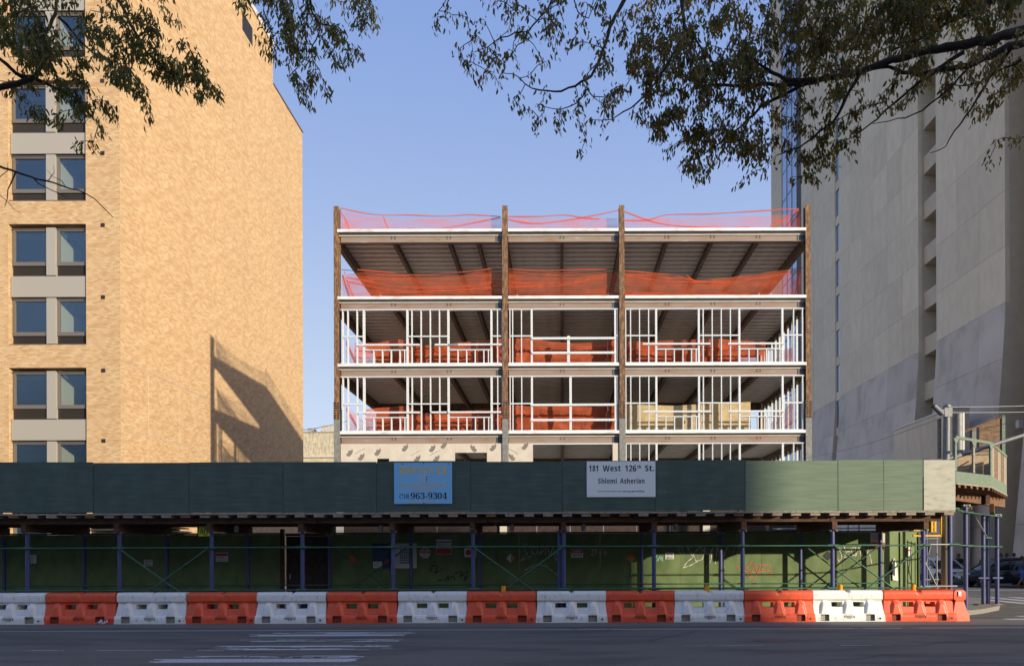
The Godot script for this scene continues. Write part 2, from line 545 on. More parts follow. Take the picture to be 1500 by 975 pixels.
# the kerb line of the pavement at the corner: along the avenue, round the corner, up the side street
func kerb_line() -> Array:
	var pts := [Vector3(-90, 0, -18.62), Vector3(9.6, 0, -18.62)]
	for p in [[11.2, 19.3], [12.6, 20.35], [13.9, 21.6], [14.9, 23.1], [15.5, 25.0], [15.8, 28.0]]:
		pts.append(Vector3(p[0], 0, -p[1]))
	pts.append(Vector3(15.8, 0, -170))
	return pts

func ground():
	var st := new_st()
	quad(st, Vector3(-320, 0, 140), Vector3(320, 0, 140), Vector3(320, 0, -380), Vector3(-320, 0, -380))
	structure(part("road", st, M.asphalt))
	# pavement round the site, with its kerb
	var line := kerb_line()
	var top := []
	for p in line:
		top.append(p + Vector3(0, 0.13, 0))
	var outline: Array = top.duplicate()
	outline.append(Vector3(-90, 0.13, -170))
	st = new_st()
	add_plate(st, outline, Vector3.UP, 0.13)
	structure(part("pavement", st, M.pave))
	st = new_st()
	for i in line.size() - 1:
		var a: Vector3 = line[i]
		var b: Vector3 = line[i + 1]
		var n := (b - a).normalized().cross(Vector3.UP)
		quad(st, a + n * 0.003, b + n * 0.003, b + n * 0.003 + Vector3(0, 0.136, 0), a + n * 0.003 + Vector3(0, 0.136, 0))
		quad(st, a + n * 0.003 + Vector3(0, 0.136, 0), b + n * 0.003 + Vector3(0, 0.136, 0), b - n * 0.16 + Vector3(0, 0.136, 0), a - n * 0.16 + Vector3(0, 0.136, 0))
	structure(part("kerb", st, M.kerb))
	# the strip of concrete gutter the barriers stand on
	st = new_st()
	quad(st, Vector3(-90, 0.004, -16.9), Vector3(60, 0.004, -16.9), Vector3(60, 0.004, -18.6), Vector3(-90, 0.004, -18.6))
	structure(part("gutter", st, M.gutter))
	# pavement across the side street, under the stone tower
	st = new_st()
	add_bb(st, Vector3(25.9, 0, -24.0), Vector3(120, 0.13, -170))
	structure(part("far_pavement", st, M.pave))
	# median that carries the street trees, and the pavement across the avenue
	st = new_st()
	add_bb(st, Vector3(-60, 0, 3.5), Vector3(60, 0.14, -9.3))
	structure(part("median_path", st, M.pave))
	st = new_st()
	add_bb(st, Vector3(-160, 0, 17.0), Vector3(160, 0.14, 60))
	structure(part("avenue_pavement", st, M.pave))
	# painted markings, worn
	st = new_st()
	worn_strip(st, -40, 8.15, -16.15, 0.10, 0.97, 0.004)
	worn_strip(st, 8.4, 30, -16.2, 0.10, 0.97, 0.004)
	worn_strip(st, -30, -6.9, -12.75, 0.05, 0.45, 0.004)
	worn_strip(st, 2.2, 6.5, -13.1, 0.05, 0.4, 0.004)
	structure(part("lane_line_markings", st, M.line))
	st = new_st()
	for b in [[15.45, 0.30, 0.62], [14.98, 0.36, 1.0], [14.2, 0.16, 0.36], [13.95, 0.2, 0.55], [13.15, 0.22, 0.75], [12.72, 0.20, 0.62], [12.93, 0.2, 0.3], [11.72, 0.26, 0.5], [11.22, 0.40, 1.05], [10.4, 0.42, 0.95]]:
		worn_strip(st, -6.9 + rng.randf_range(-0.2, 0.4), -3.25 + rng.randf_range(-0.15, 0.15), -b[0], b[1], b[2], 0.004)
	structure(part("crossing_markings", st, M.line))
	# tar-filled cracks
	st = new_st()
	var cr := RandomNumberGenerator.new()
	cr.seed = 14
	for k in 9:
		var p := Vector3(cr.randf_range(-14, 11), 0.0042, -cr.randf_range(10.5, 15.9))
		var dir := cr.randf_range(-0.25, 0.25) + (1.3 if k % 4 == 0 else 0.0)
		for j in cr.randi_range(8, 26):
			dir += cr.randfn(0, 0.22)
			dir = clampf(dir, -1.5, 1.5)
			var q := p + Vector3(cos(dir), 0, -sin(dir)) * 0.16
			var w := Vector3(sin(dir), 0, cos(dir)) * cr.randf_range(0.006, 0.016)
			quad(st, p + w, q + w, q - w, p - w)
			p = q
	structure(part("road_crack_lines", st, M.black))
	st = new_st()
	add_tube(st, [Vector3(4.3, -0.01, -13.9), Vector3(4.3, 0.006, -13.9)], 0.33, 24)
	tag(part("manhole_cover", st, M.frame_dark), "round dark iron manhole cover in the road below the white barriers", "manhole cover")
	# crossing over the side street and the stop lines beyond the corner
	st = new_st()
	for k in 9:
		var x := 16.5 + k * 1.05
		quad(st, Vector3(x, 0.0045, -24.2), Vector3(x + 0.5, 0.0045, -24.2), Vector3(x + 0.5, 0.0045, -28.4), Vector3(x, 0.0045, -28.4))
	quad(st, Vector3(16.2, 0.0045, -34.3), Vector3(25.8, 0.0045, -34.3), Vector3(25.8, 0.0045, -34.75), Vector3(16.2, 0.0045, -34.75))
	quad(st, Vector3(12.9, 0.0085, -19.1), Vector3(25.8, 0.0085, -20.9), Vector3(25.8, 0.0085, -21.25), Vector3(12.9, 0.0085, -19.4))
	quad(st, Vector3(12.0, 0.0085, -18.2), Vector3(25.8, 0.0085, -18.9), Vector3(25.8, 0.0085, -19.4), Vector3(12.0, 0.0085, -18.55))
	structure(part("side_street_markings", st, M.line))

# paint that has been driven off in places: many short ragged flakes along a line
func worn_strip(st: SurfaceTool, x0: float, x1: float, z: float, wide: float, keep: float, y: float):
	var n := FastNoiseLite.new()
	n.seed = int(absf(z) * 100)
	n.frequency = 0.9
	n.fractal_octaves = 4
	var rows := maxi(2, int(wide / 0.05))
	var dx := 0.07
	for r in rows:
		var za := z - wide * r / rows
		var zb := z - wide * (r + 1) / rows
		var x := x0 + n.get_noise_2d(r * 5.0, 77.0) * 0.35
		var start := NAN
		while x < x1:
			var v := n.get_noise_2d(x * 0.7, za * 7.0) * 0.9 + 0.5
			var edge := minf(1.0, minf(x - x0, x1 - x) * 1.2 + 0.55)
			var on := v < keep * edge
			if on and is_nan(start):
				start = x
			if (not on or x + dx >= x1) and not is_nan(start):
				var ja := n.get_noise_2d(x * 9.0, 3.0) * 0.05
				quad(st, Vector3(start + ja, y, za), Vector3(x, y, za), Vector3(x + ja, y, zb), Vector3(start, y, zb))
				start = NAN
			x += dx

# ---------------------------------------------------------------- the brick building on the left

func brick_building():
	var fx := -19.48            # its side wall
	var fz := -30.3             # its front
	var t := thing("brick_building", "tall tan brick building with grey paired windows and a blank sunlit side wall", "building", Vector3(-26, 0, fz))
	var st := new_st()
	var right := -21.0
	var left := -24.45
	# front wall: piers beside the window bays, and the bands of brick between the openings
	add_bb(st, Vector3(right, 0, fz), Vector3(fx - 0.4, 36.7, fz - 0.42))
	add_bb(st, Vector3(-26.6, 0, fz), Vector3(left, 36.7, fz - 0.42))
	add_bb(st, Vector3(-34.0, 0, fz), Vector3(-30.05, 36.7, fz - 0.42))
	var tops := [3.84, 10.22, 16.60, 22.98, 29.36, 35.74]
	for bay in [[left, right], [-30.05, -26.6]]:
		var below := 0.0
		for h in tops:
			var sill: float = h - 5.36
			if sill > below + 0.05:
				add_bb(st, Vector3(bay[0], below, fz), Vector3(bay[1], sill, fz - 0.42))
			below = h
		add_bb(st, Vector3(bay[0], below, fz), Vector3(bay[1], 36.7, fz - 0.42))
	part("front_wall", st, M.brick, t)
	# side wall with the vent opening near the roof
	st = new_st()
	var va := -42.1
	var vb := -43.55
	add_bb(st, Vector3(fx, 0, fz), Vector3(fx - 0.4, 36.7, va))
	add_bb(st, Vector3(fx, 0, va), Vector3(fx - 0.4, 34.35, vb))
	add_bb(st, Vector3(fx, 35.5, va), Vector3(fx - 0.4, 36.7, vb))
	add_bb(st, Vector3(fx, 0, vb), Vector3(fx - 0.4, 36.7, -46.6))
	add_bb(st, Vector3(fx, 0, -46.6), Vector3(fx - 0.4, 34.1, -51.5))
	add_bb(st, Vector3(fx, 0, -51.5), Vector3(-34, 34.1, -51.9))
	add_bb(st, Vector3(fx - 0.4, 34.1, -46.6), Vector3(-34, 36.7, -46.2))
	add_bb(st, Vector3(-34, 0, fz - 0.42), Vector3(-33.6, 34.1, -51.5))
	part("side_wall", st, M.brick, t)
	bb("vent_opening", Vector3(fx - 0.02, 34.35, va), Vector3(fx - 0.3, 35.5, vb), M.vent, t)
	# roof and its pale coping
	bb("roof", Vector3(fx - 0.4, 33.6, -46.7), Vector3(-33.6, 33.8, -51.5), M.room_dark, t)
	bb("roof", Vector3(fx - 0.4, 36.2, fz - 0.42), Vector3(-33.6, 36.4, -46.2), M.room_dark, t)
	bb("coping", Vector3(fx + 0.08, 36.7, fz + 0.08), Vector3(fx - 0.5, 37.05, -46.65), M.coping, t)
	bb("coping", Vector3(fx + 0.05, 34.1, -46.66), Vector3(fx - 0.5, 34.2, -51.95), M.frame_dark, t)
	# control joints in the lower side wall
	for y in [10.55, 7.55]:
		bb("movement_joint", Vector3(fx + 0.004, y, fz - 0.3), Vector3(fx - 0.02, y + 0.025, -51.4), M.frame_grey, t)
	for z in [-32.35, -35.0]:
		bb("movement_joint", Vector3(fx + 0.005, 7.6, z), Vector3(fx - 0.02, 10.5, z - 0.014), M.sheathing, t)
	# vents beside the windows
	for h in [6.98, 10.1, 13.35, 16.55, 19.74, 22.95, 26.1]:
		bb("wall_vent", Vector3(-20.32, h - 0.09, fz + 0.03), Vector3(-20.16, h + 0.07, fz - 0.02), M.vent, t)
	# window bays: two storeys to an opening
	for bay in [[left, right], [-30.05, -26.6]]:
		for h in tops:
			for k in 2:
				window_pair(t, bay[0], bay[1], h - 0.12 - k * 3.13, fz)
			bb("spandrel_panel", Vector3(bay[0] + 0.04, h - 3.20, fz - 0.10), Vector3(bay[1] - 0.05, h - 2.275, fz - 0.2), M.frame_grey, t)
			bb("window_sill", Vector3(bay[0] + 0.01, h - 5.34, fz - 0.02), Vector3(bay[1] - 0.01, h - 5.31, fz - 0.22), M.frame_dark, t)
	# rooms behind the glass
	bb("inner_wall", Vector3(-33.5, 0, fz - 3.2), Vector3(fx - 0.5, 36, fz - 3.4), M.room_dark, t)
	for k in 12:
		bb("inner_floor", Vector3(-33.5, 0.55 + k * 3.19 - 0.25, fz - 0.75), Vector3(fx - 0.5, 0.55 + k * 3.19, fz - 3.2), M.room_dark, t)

func window_pair(t: Node3D, a: float, b: float, top: float, fz: float):
	var zf := fz - 0.14
	var mid := (a + b) / 2.0 + 0.1
	var w := bb("window", Vector3(a + 0.02, top, zf - 0.02), Vector3(b - 0.04, top - 0.06, zf - 0.14), M.frame_dark, t)
	var halves := [[a + 0.05, mid - 0.20], [mid + 0.20, b - 0.08]]
	bb("mullion", Vector3(mid - 0.20, top, zf + 0.06), Vector3(mid + 0.20, top - 2.12, zf - 0.14), M.frame_grey, w)
	for h in halves:
		bb("pane", Vector3(h[0] + 0.10, top - 0.11, zf - 0.085), Vector3(h[1] - 0.06, top - 1.50, zf - 0.09), M.window_glass, w)
		var st := new_st()
		add_bb(st, Vector3(h[0], top - 0.06, zf - 0.04), Vector3(h[1], top - 0.12, zf - 0.12))
		add_bb(st, Vector3(h[0], top - 1.49, zf - 0.03), Vector3(h[1], top - 1.66, zf - 0.12))
		add_bb(st, Vector3(h[0], top - 0.12, zf - 0.04), Vector3(h[0] + 0.11, top - 1.49, zf - 0.12))
		add_bb(st, Vector3(h[1] - 0.07, top - 0.12, zf - 0.04), Vector3(h[1], top - 1.49, zf - 0.12))
		part("frame", st, M.sash, w)
		st = new_st()
		for k in 6:
			add_box(st, Vector3((h[0] + h[1]) / 2, top - 1.72 - k * 0.078, zf - 0.09), Vector3(h[1] - h[0], 0.06, 0.03), Basis(Vector3.RIGHT, 0.35))
		add_bb(st, Vector3(h[0], top - 1.66, zf - 0.12), Vector3(h[1], top - 2.13, zf - 0.14))
		part("louver", st, M.louver, w)
		if h[0] > mid:
			bb("room_partition", Vector3(h[0] - 0.06, top + 0.1, zf - 0.2), Vector3(h[0] + 0.06, top - 2.6, zf - 1.5), M.room_wall, w)

# ---------------------------------------------------------------- the stone tower on the right

func flare(h: float) -> float:   # the foot of the tower sweeps outwards below 18.2 m
	return 0.0 if h >= 18.2 else 1.5 * pow((18.2 - h) / 18.2, 1.25)

func stone_panel(t: Node3D, wx: float, za: float, zb: float, ha: float, hb: float, m: Material):
	var st := new_st()
	var n := 3 if ha < 18.1 else 1
	for k in n:
		var a := lerpf(ha, hb, float(k) / n) + (0.008 if k == 0 else 0.0)
		var b := lerpf(ha, hb, float(k + 1) / n) - (0.008 if k == n - 1 else 0.0)
		var xa := wx - flare(a)
		var xb := wx - flare(b)
		var p := Vector3(xa, a, za - 0.008)
		var q := Vector3(xa, a, zb + 0.008)
		var r := Vector3(xb, b, zb + 0.008)
		var s := Vector3(xb, b, za - 0.008)
		quad(st, q, p, s, r)
		var d := Vector3(0.3, 0, 0)
		quad(st, p, p + d, s + d, s)
		quad(st, q + d, q, r, r + d)
		if k == 0:
			quad(st, q + d, p + d, p, q)
		if k == n - 1:
			quad(st, r, s, s + d, r + d)
	part("stone_panel", st, m, t)

func stone_tower():
	var wx := 29.0
	var t := thing("stone_tower", "tall grey stone office tower with narrow window slots and a flared foot", "building", Vector3(33, 0, -60))
	var r := RandomNumberGenerator.new()
	r.seed = 3
	# stretches of wall between the slots: from, to (metres away), how many panels across, how high
	for s in [[33.0, 41.7, 3, 14], [44.3, 52.4, 3, 14], [55.0, 70.5, 6, 17], [71.6, 77.7, 2, 20], [77.75, 81.5, 1, 22], [88.7, 93.0, 1, 22]]:
		var n: int = s[2]
		for j in s[3]:
			for i in n:
				var za := -lerpf(s[0], s[1], float(i) / n)
				var zb := -lerpf(s[0], s[1], float(i + 1) / n)
				var ha = j * 3.64
				var m: Material = M.stone_base[r.randi() % 3] if j < 5 else M.stone[r.randi() % 5]
				stone_panel(t, wx, za, zb, ha, ha + 3.64, m)
		# core behind the panels
		var st := new_st()
		add_bb(st, Vector3(wx + 0.2, 0, -s[0] - 0.02), Vector3(wx + 3.0, s[3] * 3.64, -s[1] + 0.02))
		part("wall_core", st, M.stone_dark, t)
		for z in [-s[0], -s[1]]:   # the cheeks of the flared foot
			st = new_st()
			var o := []
			for k in 9:
				var h := 18.2 * k / 8.0
				o.append(Vector3(wx + 0.01 - flare(h), h, z))
			o.append(Vector3(wx + 0.6, 18.2, z))
			o.append(Vector3(wx + 0.6, 0, z))
			add_plate(st, o, Vector3(0, 0, 1), 0.006)
			part("cheek", st, M.stone_dark, t)
	# deep slot with square windows and stone spandrels at every floor
	for slot in [[52.4, 55.0, 14], [41.7, 44.3, 0]]:
		for j in slot[2]:
			var sill: float = 1.25 + j * 3.64
			var st := new_st()
			var x0 := wx + 0.45
			add_bb(st, Vector3(x0, sill - 1.57, -slot[0]), Vector3(wx + 2.4, sill - 0.16, -slot[1]))
			quad(st, Vector3(x0, sill - 0.16, -slot[1]), Vector3(x0, sill - 0.16, -slot[0]), Vector3(wx + 1.6, sill + 0.12, -slot[0]), Vector3(wx + 1.6, sill + 0.12, -slot[1]))
			part("spandrel", st, M.stone_dark, t)
			bb("window", Vector3(wx + 1.55, sill + 0.05, -slot[0] - 0.05), Vector3(wx + 1.6, sill + 2.07, -slot[1] + 0.05), M.tower_glass, t)
		bb("slot_wall", Vector3(wx + 2.4, 0, -slot[0]), Vector3(wx + 2.6, 51, -slot[1]), M.stone_dark, t)
	# narrow slot of blue windows
	for j in 17:
		var h := 0.6 + j * 3.66
		bb("window", Vector3(wx + 0.18, h, -70.5), Vector3(wx + 0.22, h + 2.77, -71.6), M.tower_glass, t)
		bb("spandrel", Vector3(wx + 0.08, h + 2.77, -70.5), Vector3(wx + 0.4, h + 3.66, -71.6), M.stone[j % 5], t)
	bb("slot_wall", Vector3(wx + 0.4, 0, -70.5), Vector3(wx + 0.6, 62, -71.6), M.stone_dark, t)
	# glazed bay between the end pier and the long wall, dark return beside it
	bb("dark_return", Vector3(wx + 0.05, 0, -81.5), Vector3(wx + 3.0, 80, -83.2), M.vent, t)
	for k in 3:
		for j in 22:
			var za := -83.2 - k * 1.83
			bb("pane", Vector3(wx + 0.08, 0.3 + j * 3.64, za - 0.06), Vector3(wx + 0.12, 0.3 + j * 3.64 + 3.5, za - 1.77), M.tower_glass, t)
		bb("mullion", Vector3(wx + 0.02, 0, -83.2 - k * 1.83 + 0.06), Vector3(wx + 0.3, 80, -83.2 - k * 1.83 - 0.06), M.frame_grey, t)
	bb("inner_wall", Vector3(wx + 2.9, 0, -83.2), Vector3(wx + 3.0, 80, -88.7), M.room_dark, t)
	bb("end_wall", Vector3(wx + 3.0, 0, -33.0), Vector3(60, 51, -93.0), M.stone_dark, t)
	# the low stone annex that stands out from the foot of the wall
	var a := thing("stone_annex", "low grey stone annex wall with a pale top edge before the tower", "building", Vector3(26.9, 0, -48))
	var r2 := 0
	for j in 4:
		for i in 4:
			var z0 := -45.6 - i * 2.0
			bb("stone_panel", Vector3(26.3, j * 2.9, z0 - 0.012), Vector3(26.7, j * 2.9 + 2.888, z0 - 1.988), M.stone[(j * 3 + i) % 5], a)
	bb("wall_core", Vector3(26.45, 0, -45.55), Vector3(27.4, 11.6, -53.65), M.stone_dark, a)
	bb("coping", Vector3(26.25, 11.6, -45.5), Vector3(27.4, 11.72, -53.7), M.coping, a)

# ---------------------------------------------------------------- other buildings

func far_buildings():
	var d := 72.0
	var t := thing("low_concrete_building", "low beige building with roof plant seen between brick building and steel frame", "building", Vector3(-26, 0, -d))
	bb("wall", Vector3(-33, 0, -d), Vector3(-20.5, 15.02, -d - 10), M.concrete_far, t)
	bb("ledge", Vector3(-33.05, 12.392, -d + 0.18), Vector3(-20.45, 12.5, -d), M.coping, t)
	bb("coping", Vector3(-33.05, 15.02, -d + 0.1), Vector3(-20.45, 15.092, -d - 10), M.frame_grey, t)
	bb("roof_plant", Vector3(-25.752, 15.092, -d - 2), Vector3(-24.568, 16.167, -d - 5), M.concrete, t)
	bb("roof_plant", Vector3(-27.306, 15.092, -d - 2), Vector3(-26.936, 15.871, -d - 4), M.frame_grey, t)
	bb("roof_vent", Vector3(-26.64, 15.092, -d - 2), Vector3(-26.492, 15.76, -d - 2.4), M.frame_dark, t)
	bb("roof_vent", Vector3(-26.196, 15.092, -d - 2), Vector3(-25.9, 15.612, -d - 2.6), M.coping, t)
	var c := new_st()
	var pts := []
	for k in 9:
		var u := k / 8.0
		pts.append(Vector3(lerpf(-29.3, -20.5, u), 14.45 + 0.55 * u - 0.35 * sin(PI * u), lerpf(-68.0, -66.0, u)))
	add_tube(c, pts, 0.03, 5)
	tag(part("utility_cable", c, M.cable), "dark cable crossing the sky above the low beige building", "cable")

func avenue_buildings():
	# the west side of the avenue, behind the camera: it throws the long evening shade
	for a in [["apartment_building", -70.0, 57.4, 22.35, "long brick apartment building across the avenue casting the evening shade"], ["shop_building", 57.4, 130.0, 16.1, "lower brick building across the avenue beside the long apartment building"]]:
		var t := thing(a[0], a[4], "building", Vector3((a[1] + a[2]) / 2, 0, 27))
		bb("wall", Vector3(a[1], 0, 25), Vector3(a[2] - 0.02, a[3], 40), M.concrete, t)
		var st := new_st()
		var n := int((a[2] - a[1]) / 3.2)
		for i in n:
			for j in int(a[3] / 3.3):
				add_bb(st, Vector3(a[1] + 1.0 + i * 3.2, 1.0 + j * 3.3, 24.97), Vector3(a[1] + 2.3 + i * 3.2, 2.9 + j * 3.3, 25.02))
		part("windows", st, M.car_glass, t).set_meta("kind", "stuff")


# ---------------------------------------------------------------- the steel building

const COLS := [-9.83, -2.38, 2.79, 11.03]
const TOPS := [16.25, 13.28, 10.31, 7.32, 4.33]     # top of each floor slab, roof first
const SZ := -30.3
const BACK := -37.2

func steel_building():
	var t := thing("steel_building", "unfinished four-bay-high rusty steel frame building with white metal studs", "building", Vector3(0.6, 0, SZ))
	# columns: wide-flange, rusty above the splice, grey primer below it
	for i in 4:
		for z in [SZ + 0.02, BACK]:
			var front: bool = z > -33
			var x: float = COLS[i]
			var st := new_st()
			var top := 17.27 if front else 16.0
			h_column(st, x, z, 8.35, top, 0.235, 0.27)
			part("column", st, M.rust, t)
			st = new_st()
			h_column(st, x, z, 0.0, 8.35, 0.27, 0.29)
			part("lower_column", st, M.primer, t)
			if front:
				var sp := bb("splice_plate", Vector3(x - 0.14, 7.85, z + 0.146), Vector3(x + 0.14, 8.62, z + 0.158), M.rust, t)
				st = new_st()
				for k in 7:
					for s in [-0.095, -0.045, 0.045, 0.095]:
						add_box(st, Vector3(x + s, 7.9 + k * 0.11, z + 0.165), Vector3(0.028, 0.045, 0.02))
				part("bolts", st, M.bolt, sp)
	# floors
	for f in 5:
		var y: float = TOPS[f]
		for b in 3:
			var xa: float = COLS[b] + 0.14
			var xb: float = COLS[b + 1] - 0.14
			var st := new_st()
			add_beam(st, Vector3(xa, y - 0.35, SZ - 0.06), Vector3(xb, y - 0.35, SZ - 0.06), 0.36, 0.16, 0.022, 0.014)
			var girder := part("edge_beam", st, M.steel, t)
			bb("connection_plate", Vector3(xb - 0.27, y - 0.50, SZ - 0.03), Vector3(xb, y - 0.20, SZ - 0.045), M.primer_blue, girder)
			st = new_st()
			for jx in [[-7.35, -4.88], [0.15], [4.82, 6.85, 8.88]][b]:
				for u in [-0.075, 0.075]:
					for v in [-0.04, 0.04]:
						add_box(st, Vector3(jx + u, y - 0.29 + v, SZ - 0.045), Vector3(0.045, 0.035, 0.03))
			part("bolts", st, M.bolt, girder)
			# slab edge angle, joists, deck
			bb("slab_edge", Vector3(xa - (0.0 if b else 0.1), y, SZ + 0.16), Vector3(xb + (0.0 if b < 2 else 0.05), y - 0.125, SZ + 0.10), M.slab_edge, t)
			st = new_st()
			for jx in [[-7.35, -4.88, -3.6], [0.15], [4.82, 6.85, 8.88]][b]:
				st = new_st()
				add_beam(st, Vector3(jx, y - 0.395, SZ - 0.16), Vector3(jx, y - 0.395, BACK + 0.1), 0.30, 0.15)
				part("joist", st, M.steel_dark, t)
			st = new_st()
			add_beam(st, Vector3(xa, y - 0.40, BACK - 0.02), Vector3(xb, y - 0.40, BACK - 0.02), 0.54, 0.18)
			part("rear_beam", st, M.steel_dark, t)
		for i in 4:
			var st := new_st()
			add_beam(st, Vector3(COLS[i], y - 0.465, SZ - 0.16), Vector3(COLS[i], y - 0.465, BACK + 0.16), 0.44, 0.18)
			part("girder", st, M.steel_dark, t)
		var dk := new_st()
		add_bb(dk, Vector3(COLS[0] + 0.02, y - 0.005, SZ + 0.10), Vector3(COLS[3] - 0.02, y - 0.12, BACK - 0.1))
		part("floor_slab", dk, M.concrete, t)
		for e in [COLS[0] + 0.035, COLS[3] - 0.035]:
			bb("deck_closure", Vector3(e - 0.004, y - 0.122, SZ + 0.03), Vector3(e + 0.004, y - 0.245, BACK - 0.09), M.steel_dark, t)
		part("metal_deck", deck_shape(COLS[0] + 0.03, COLS[3] - 0.03, y - 0.125, SZ + 0.02, BACK - 0.08), M.deck, t)
	# light-gauge stud walls in the front openings of three storeys
	for f in [2, 3]:
		stud_wall(t, f, f == 2)
	floor_five(t)
	# boarded rear openings of the two stud storeys
	for f in [2, 3]:
		for k in 16:
			var xa := -9.65 + k * 1.22
			bb("rear_board", Vector3(xa + 0.004, TOPS[f] + 0.01, BACK + 0.10), Vector3(xa + 1.216, TOPS[f - 1] - 0.62, BACK + 0.115), M.timber, t)
	# side studs along the right-hand edge
	for f in [2, 3, 4]:
		var y: float = TOPS[f]
		for k in 10:
			bb("stud", Vector3(10.80, y + 0.02, SZ - 0.75 - k * 0.61), Vector3(10.88, minf(TOPS[f - 1] - 0.62, y + 2.4), SZ - 0.80 - k * 0.61), M.galv, t)
		bb("track", Vector3(10.78, y + 0.001, SZ - 0.4), Vector3(10.90, y + 0.05, BACK + 0.3), M.galv, t)
	# stacked boards on the open floor
	var s := thing("board_stack", "low stack of pale boards behind the netting on the open floor", "board stack", Vector3(8.2, 13.28, SZ - 1.2))
	for k in 4:
		bb("board", Vector3(6.98, 13.285 + k * 0.09, SZ - 0.9), Vector3(9.25 - k * 0.03, 13.365 + k * 0.09, SZ - 2.1), M.sheathing, s)

func h_column(st: SurfaceTool, x: float, z: float, y0: float, y1: float, w: float, d: float):
	add_bb(st, Vector3(x - w / 2, y0, z + d / 2), Vector3(x + w / 2, y1, z + d / 2 - 0.02))
	add_bb(st, Vector3(x - w / 2, y0, z - d / 2), Vector3(x + w / 2, y1, z - d / 2 + 0.02))
	add_bb(st, Vector3(x - 0.008, y0, z - d / 2 + 0.02), Vector3(x + 0.008, y1, z + d / 2 - 0.02))

func deck_shape(xa: float, xb: float, y: float, za: float, zb: float) -> SurfaceTool:
	# trapezoid ribs running across the building
	var st := new_st()
	var z := za
	while z - 0.46 > zb:
		var p := [[z, 0.0], [z - 0.03, -0.115], [z - 0.20, -0.115], [z - 0.23, 0.0], [z - 0.46, 0.0]]
		for k in 4:
			var a := Vector3(xa, y + p[k][1], p[k][0])
			var b := Vector3(xa, y + p[k + 1][1], p[k + 1][0])
			var c := Vector3(xb, b.y, b.z)
			var d := Vector3(xb, a.y, a.z)
			quad(st, a, b, c, d)
		z -= 0.46
	return st

func stud(t: Node3D, x: float, y0: float, y1: float, w := 0.041):
	bb("stud", Vector3(x - w / 2, y0, SZ + 0.08), Vector3(x + w / 2, y1, SZ - 0.055), M.galv, t)

func rail(t: Node3D, xa: float, xb: float, y: float, h := 0.07, out := 0.095, called := "guard_rail"):
	bb(called, Vector3(xa, y - h / 2, SZ + out), Vector3(xb, y + h / 2, SZ + out - 0.035), M.galv, t)

func stud_wall(t: Node3D, f: int, upper: bool):
	var y: float = TOPS[f]
	var top: float = TOPS[f - 1] - 0.545
	# tracks
	for b in 3:
		bb("track", Vector3(COLS[b] + 0.15, y + 0.001, SZ + 0.09), Vector3(COLS[b + 1] - 0.15, y + 0.04, SZ - 0.06), M.galv, t)
		bb("track", Vector3(COLS[b] + 0.15, top - 0.045, SZ + 0.09), Vector3(COLS[b + 1] - 0.15, top - 0.001, SZ - 0.06), M.galv, t)
	var sill := y + 0.60
	var y0 := y + 0.04
	var y1 := top - 0.045
	# full-height studs, doubled at the window jambs
	for x in [-9.588, -9.362, -8.954, -6.523, -6.115, -5.708, -5.3, -2.724, -2.522, -2.174, -2.054, -1.661, 2.597, 2.96, 3.177, 3.573, 3.977, 6.396, 6.795, 7.197, 7.601, 10.404, 10.796]:
		stud(t, x, y0, y1)
	for x in [-8.652, -6.723, -4.907, -2.996, -1.208, 2.495, 4.31, 6.2, 7.997, 9.906]:
		stud(t, x, y0, y1, 0.085)
	# cripple studs and sills under the windows
	for w in [[-8.607, -6.765], [-4.862, -3.05], [4.349, 6.161], [8.033, 9.875]]:
		bb("sill_track", Vector3(w[0], sill, SZ + 0.085), Vector3(w[1], sill + 0.045, SZ - 0.06), M.galv, t)
		for k in 4:
			var x: float = lerpf(w[0], w[1], (k + 1) / 4.75)
			stud(t, x, y0, sill - 0.001, 0.042)
		bb("stud", Vector3(w[1] - 0.10, y0, SZ + 0.08), Vector3(w[1] - 0.06, sill - 0.001, SZ - 0.055), M.galv, t)
	# bridging between studs and rails across the openings
	var hi := y + 1.22
	var lo := y + 0.84
	for s in [[502, 533], [597, 657], [721, 737], [748, 780], [903, 907], [917, 963], [1025, 1085], [1148, 1178]]:
		rail(t, (s[0] - 820) * 0.0302, (s[1] - 820) * 0.0302, hi, 0.055, 0.088, "bridging")
	for s in [[523, 616], [638, 672] if upper else [632, 655], [657, 736], [943, 1042], [1068, 1150]]:
		rail(t, (s[0] - 820) * 0.0302, (s[1] - 820) * 0.0302, lo, 0.075, 0.13)
	if upper:
		for h in [1.10, 0.46]:
			rail(t, -1.208, 2.507, y + h, 0.10, 0.13)
		bb("rail_post", Vector3(0.362, y + 0.02, SZ + 0.09), Vector3(0.483, y + 1.22, SZ + 0.0), M.galv, t)
	else:
		for h in [1.15, 0.48]:
			rail(t, -1.268, 2.507, y + h, 0.10, 0.13)
		bb("rail_post", Vector3(0.453, y + 0.02, SZ + 0.09), Vector3(0.559, y + 2.38, SZ + 0.0), M.galv, t)

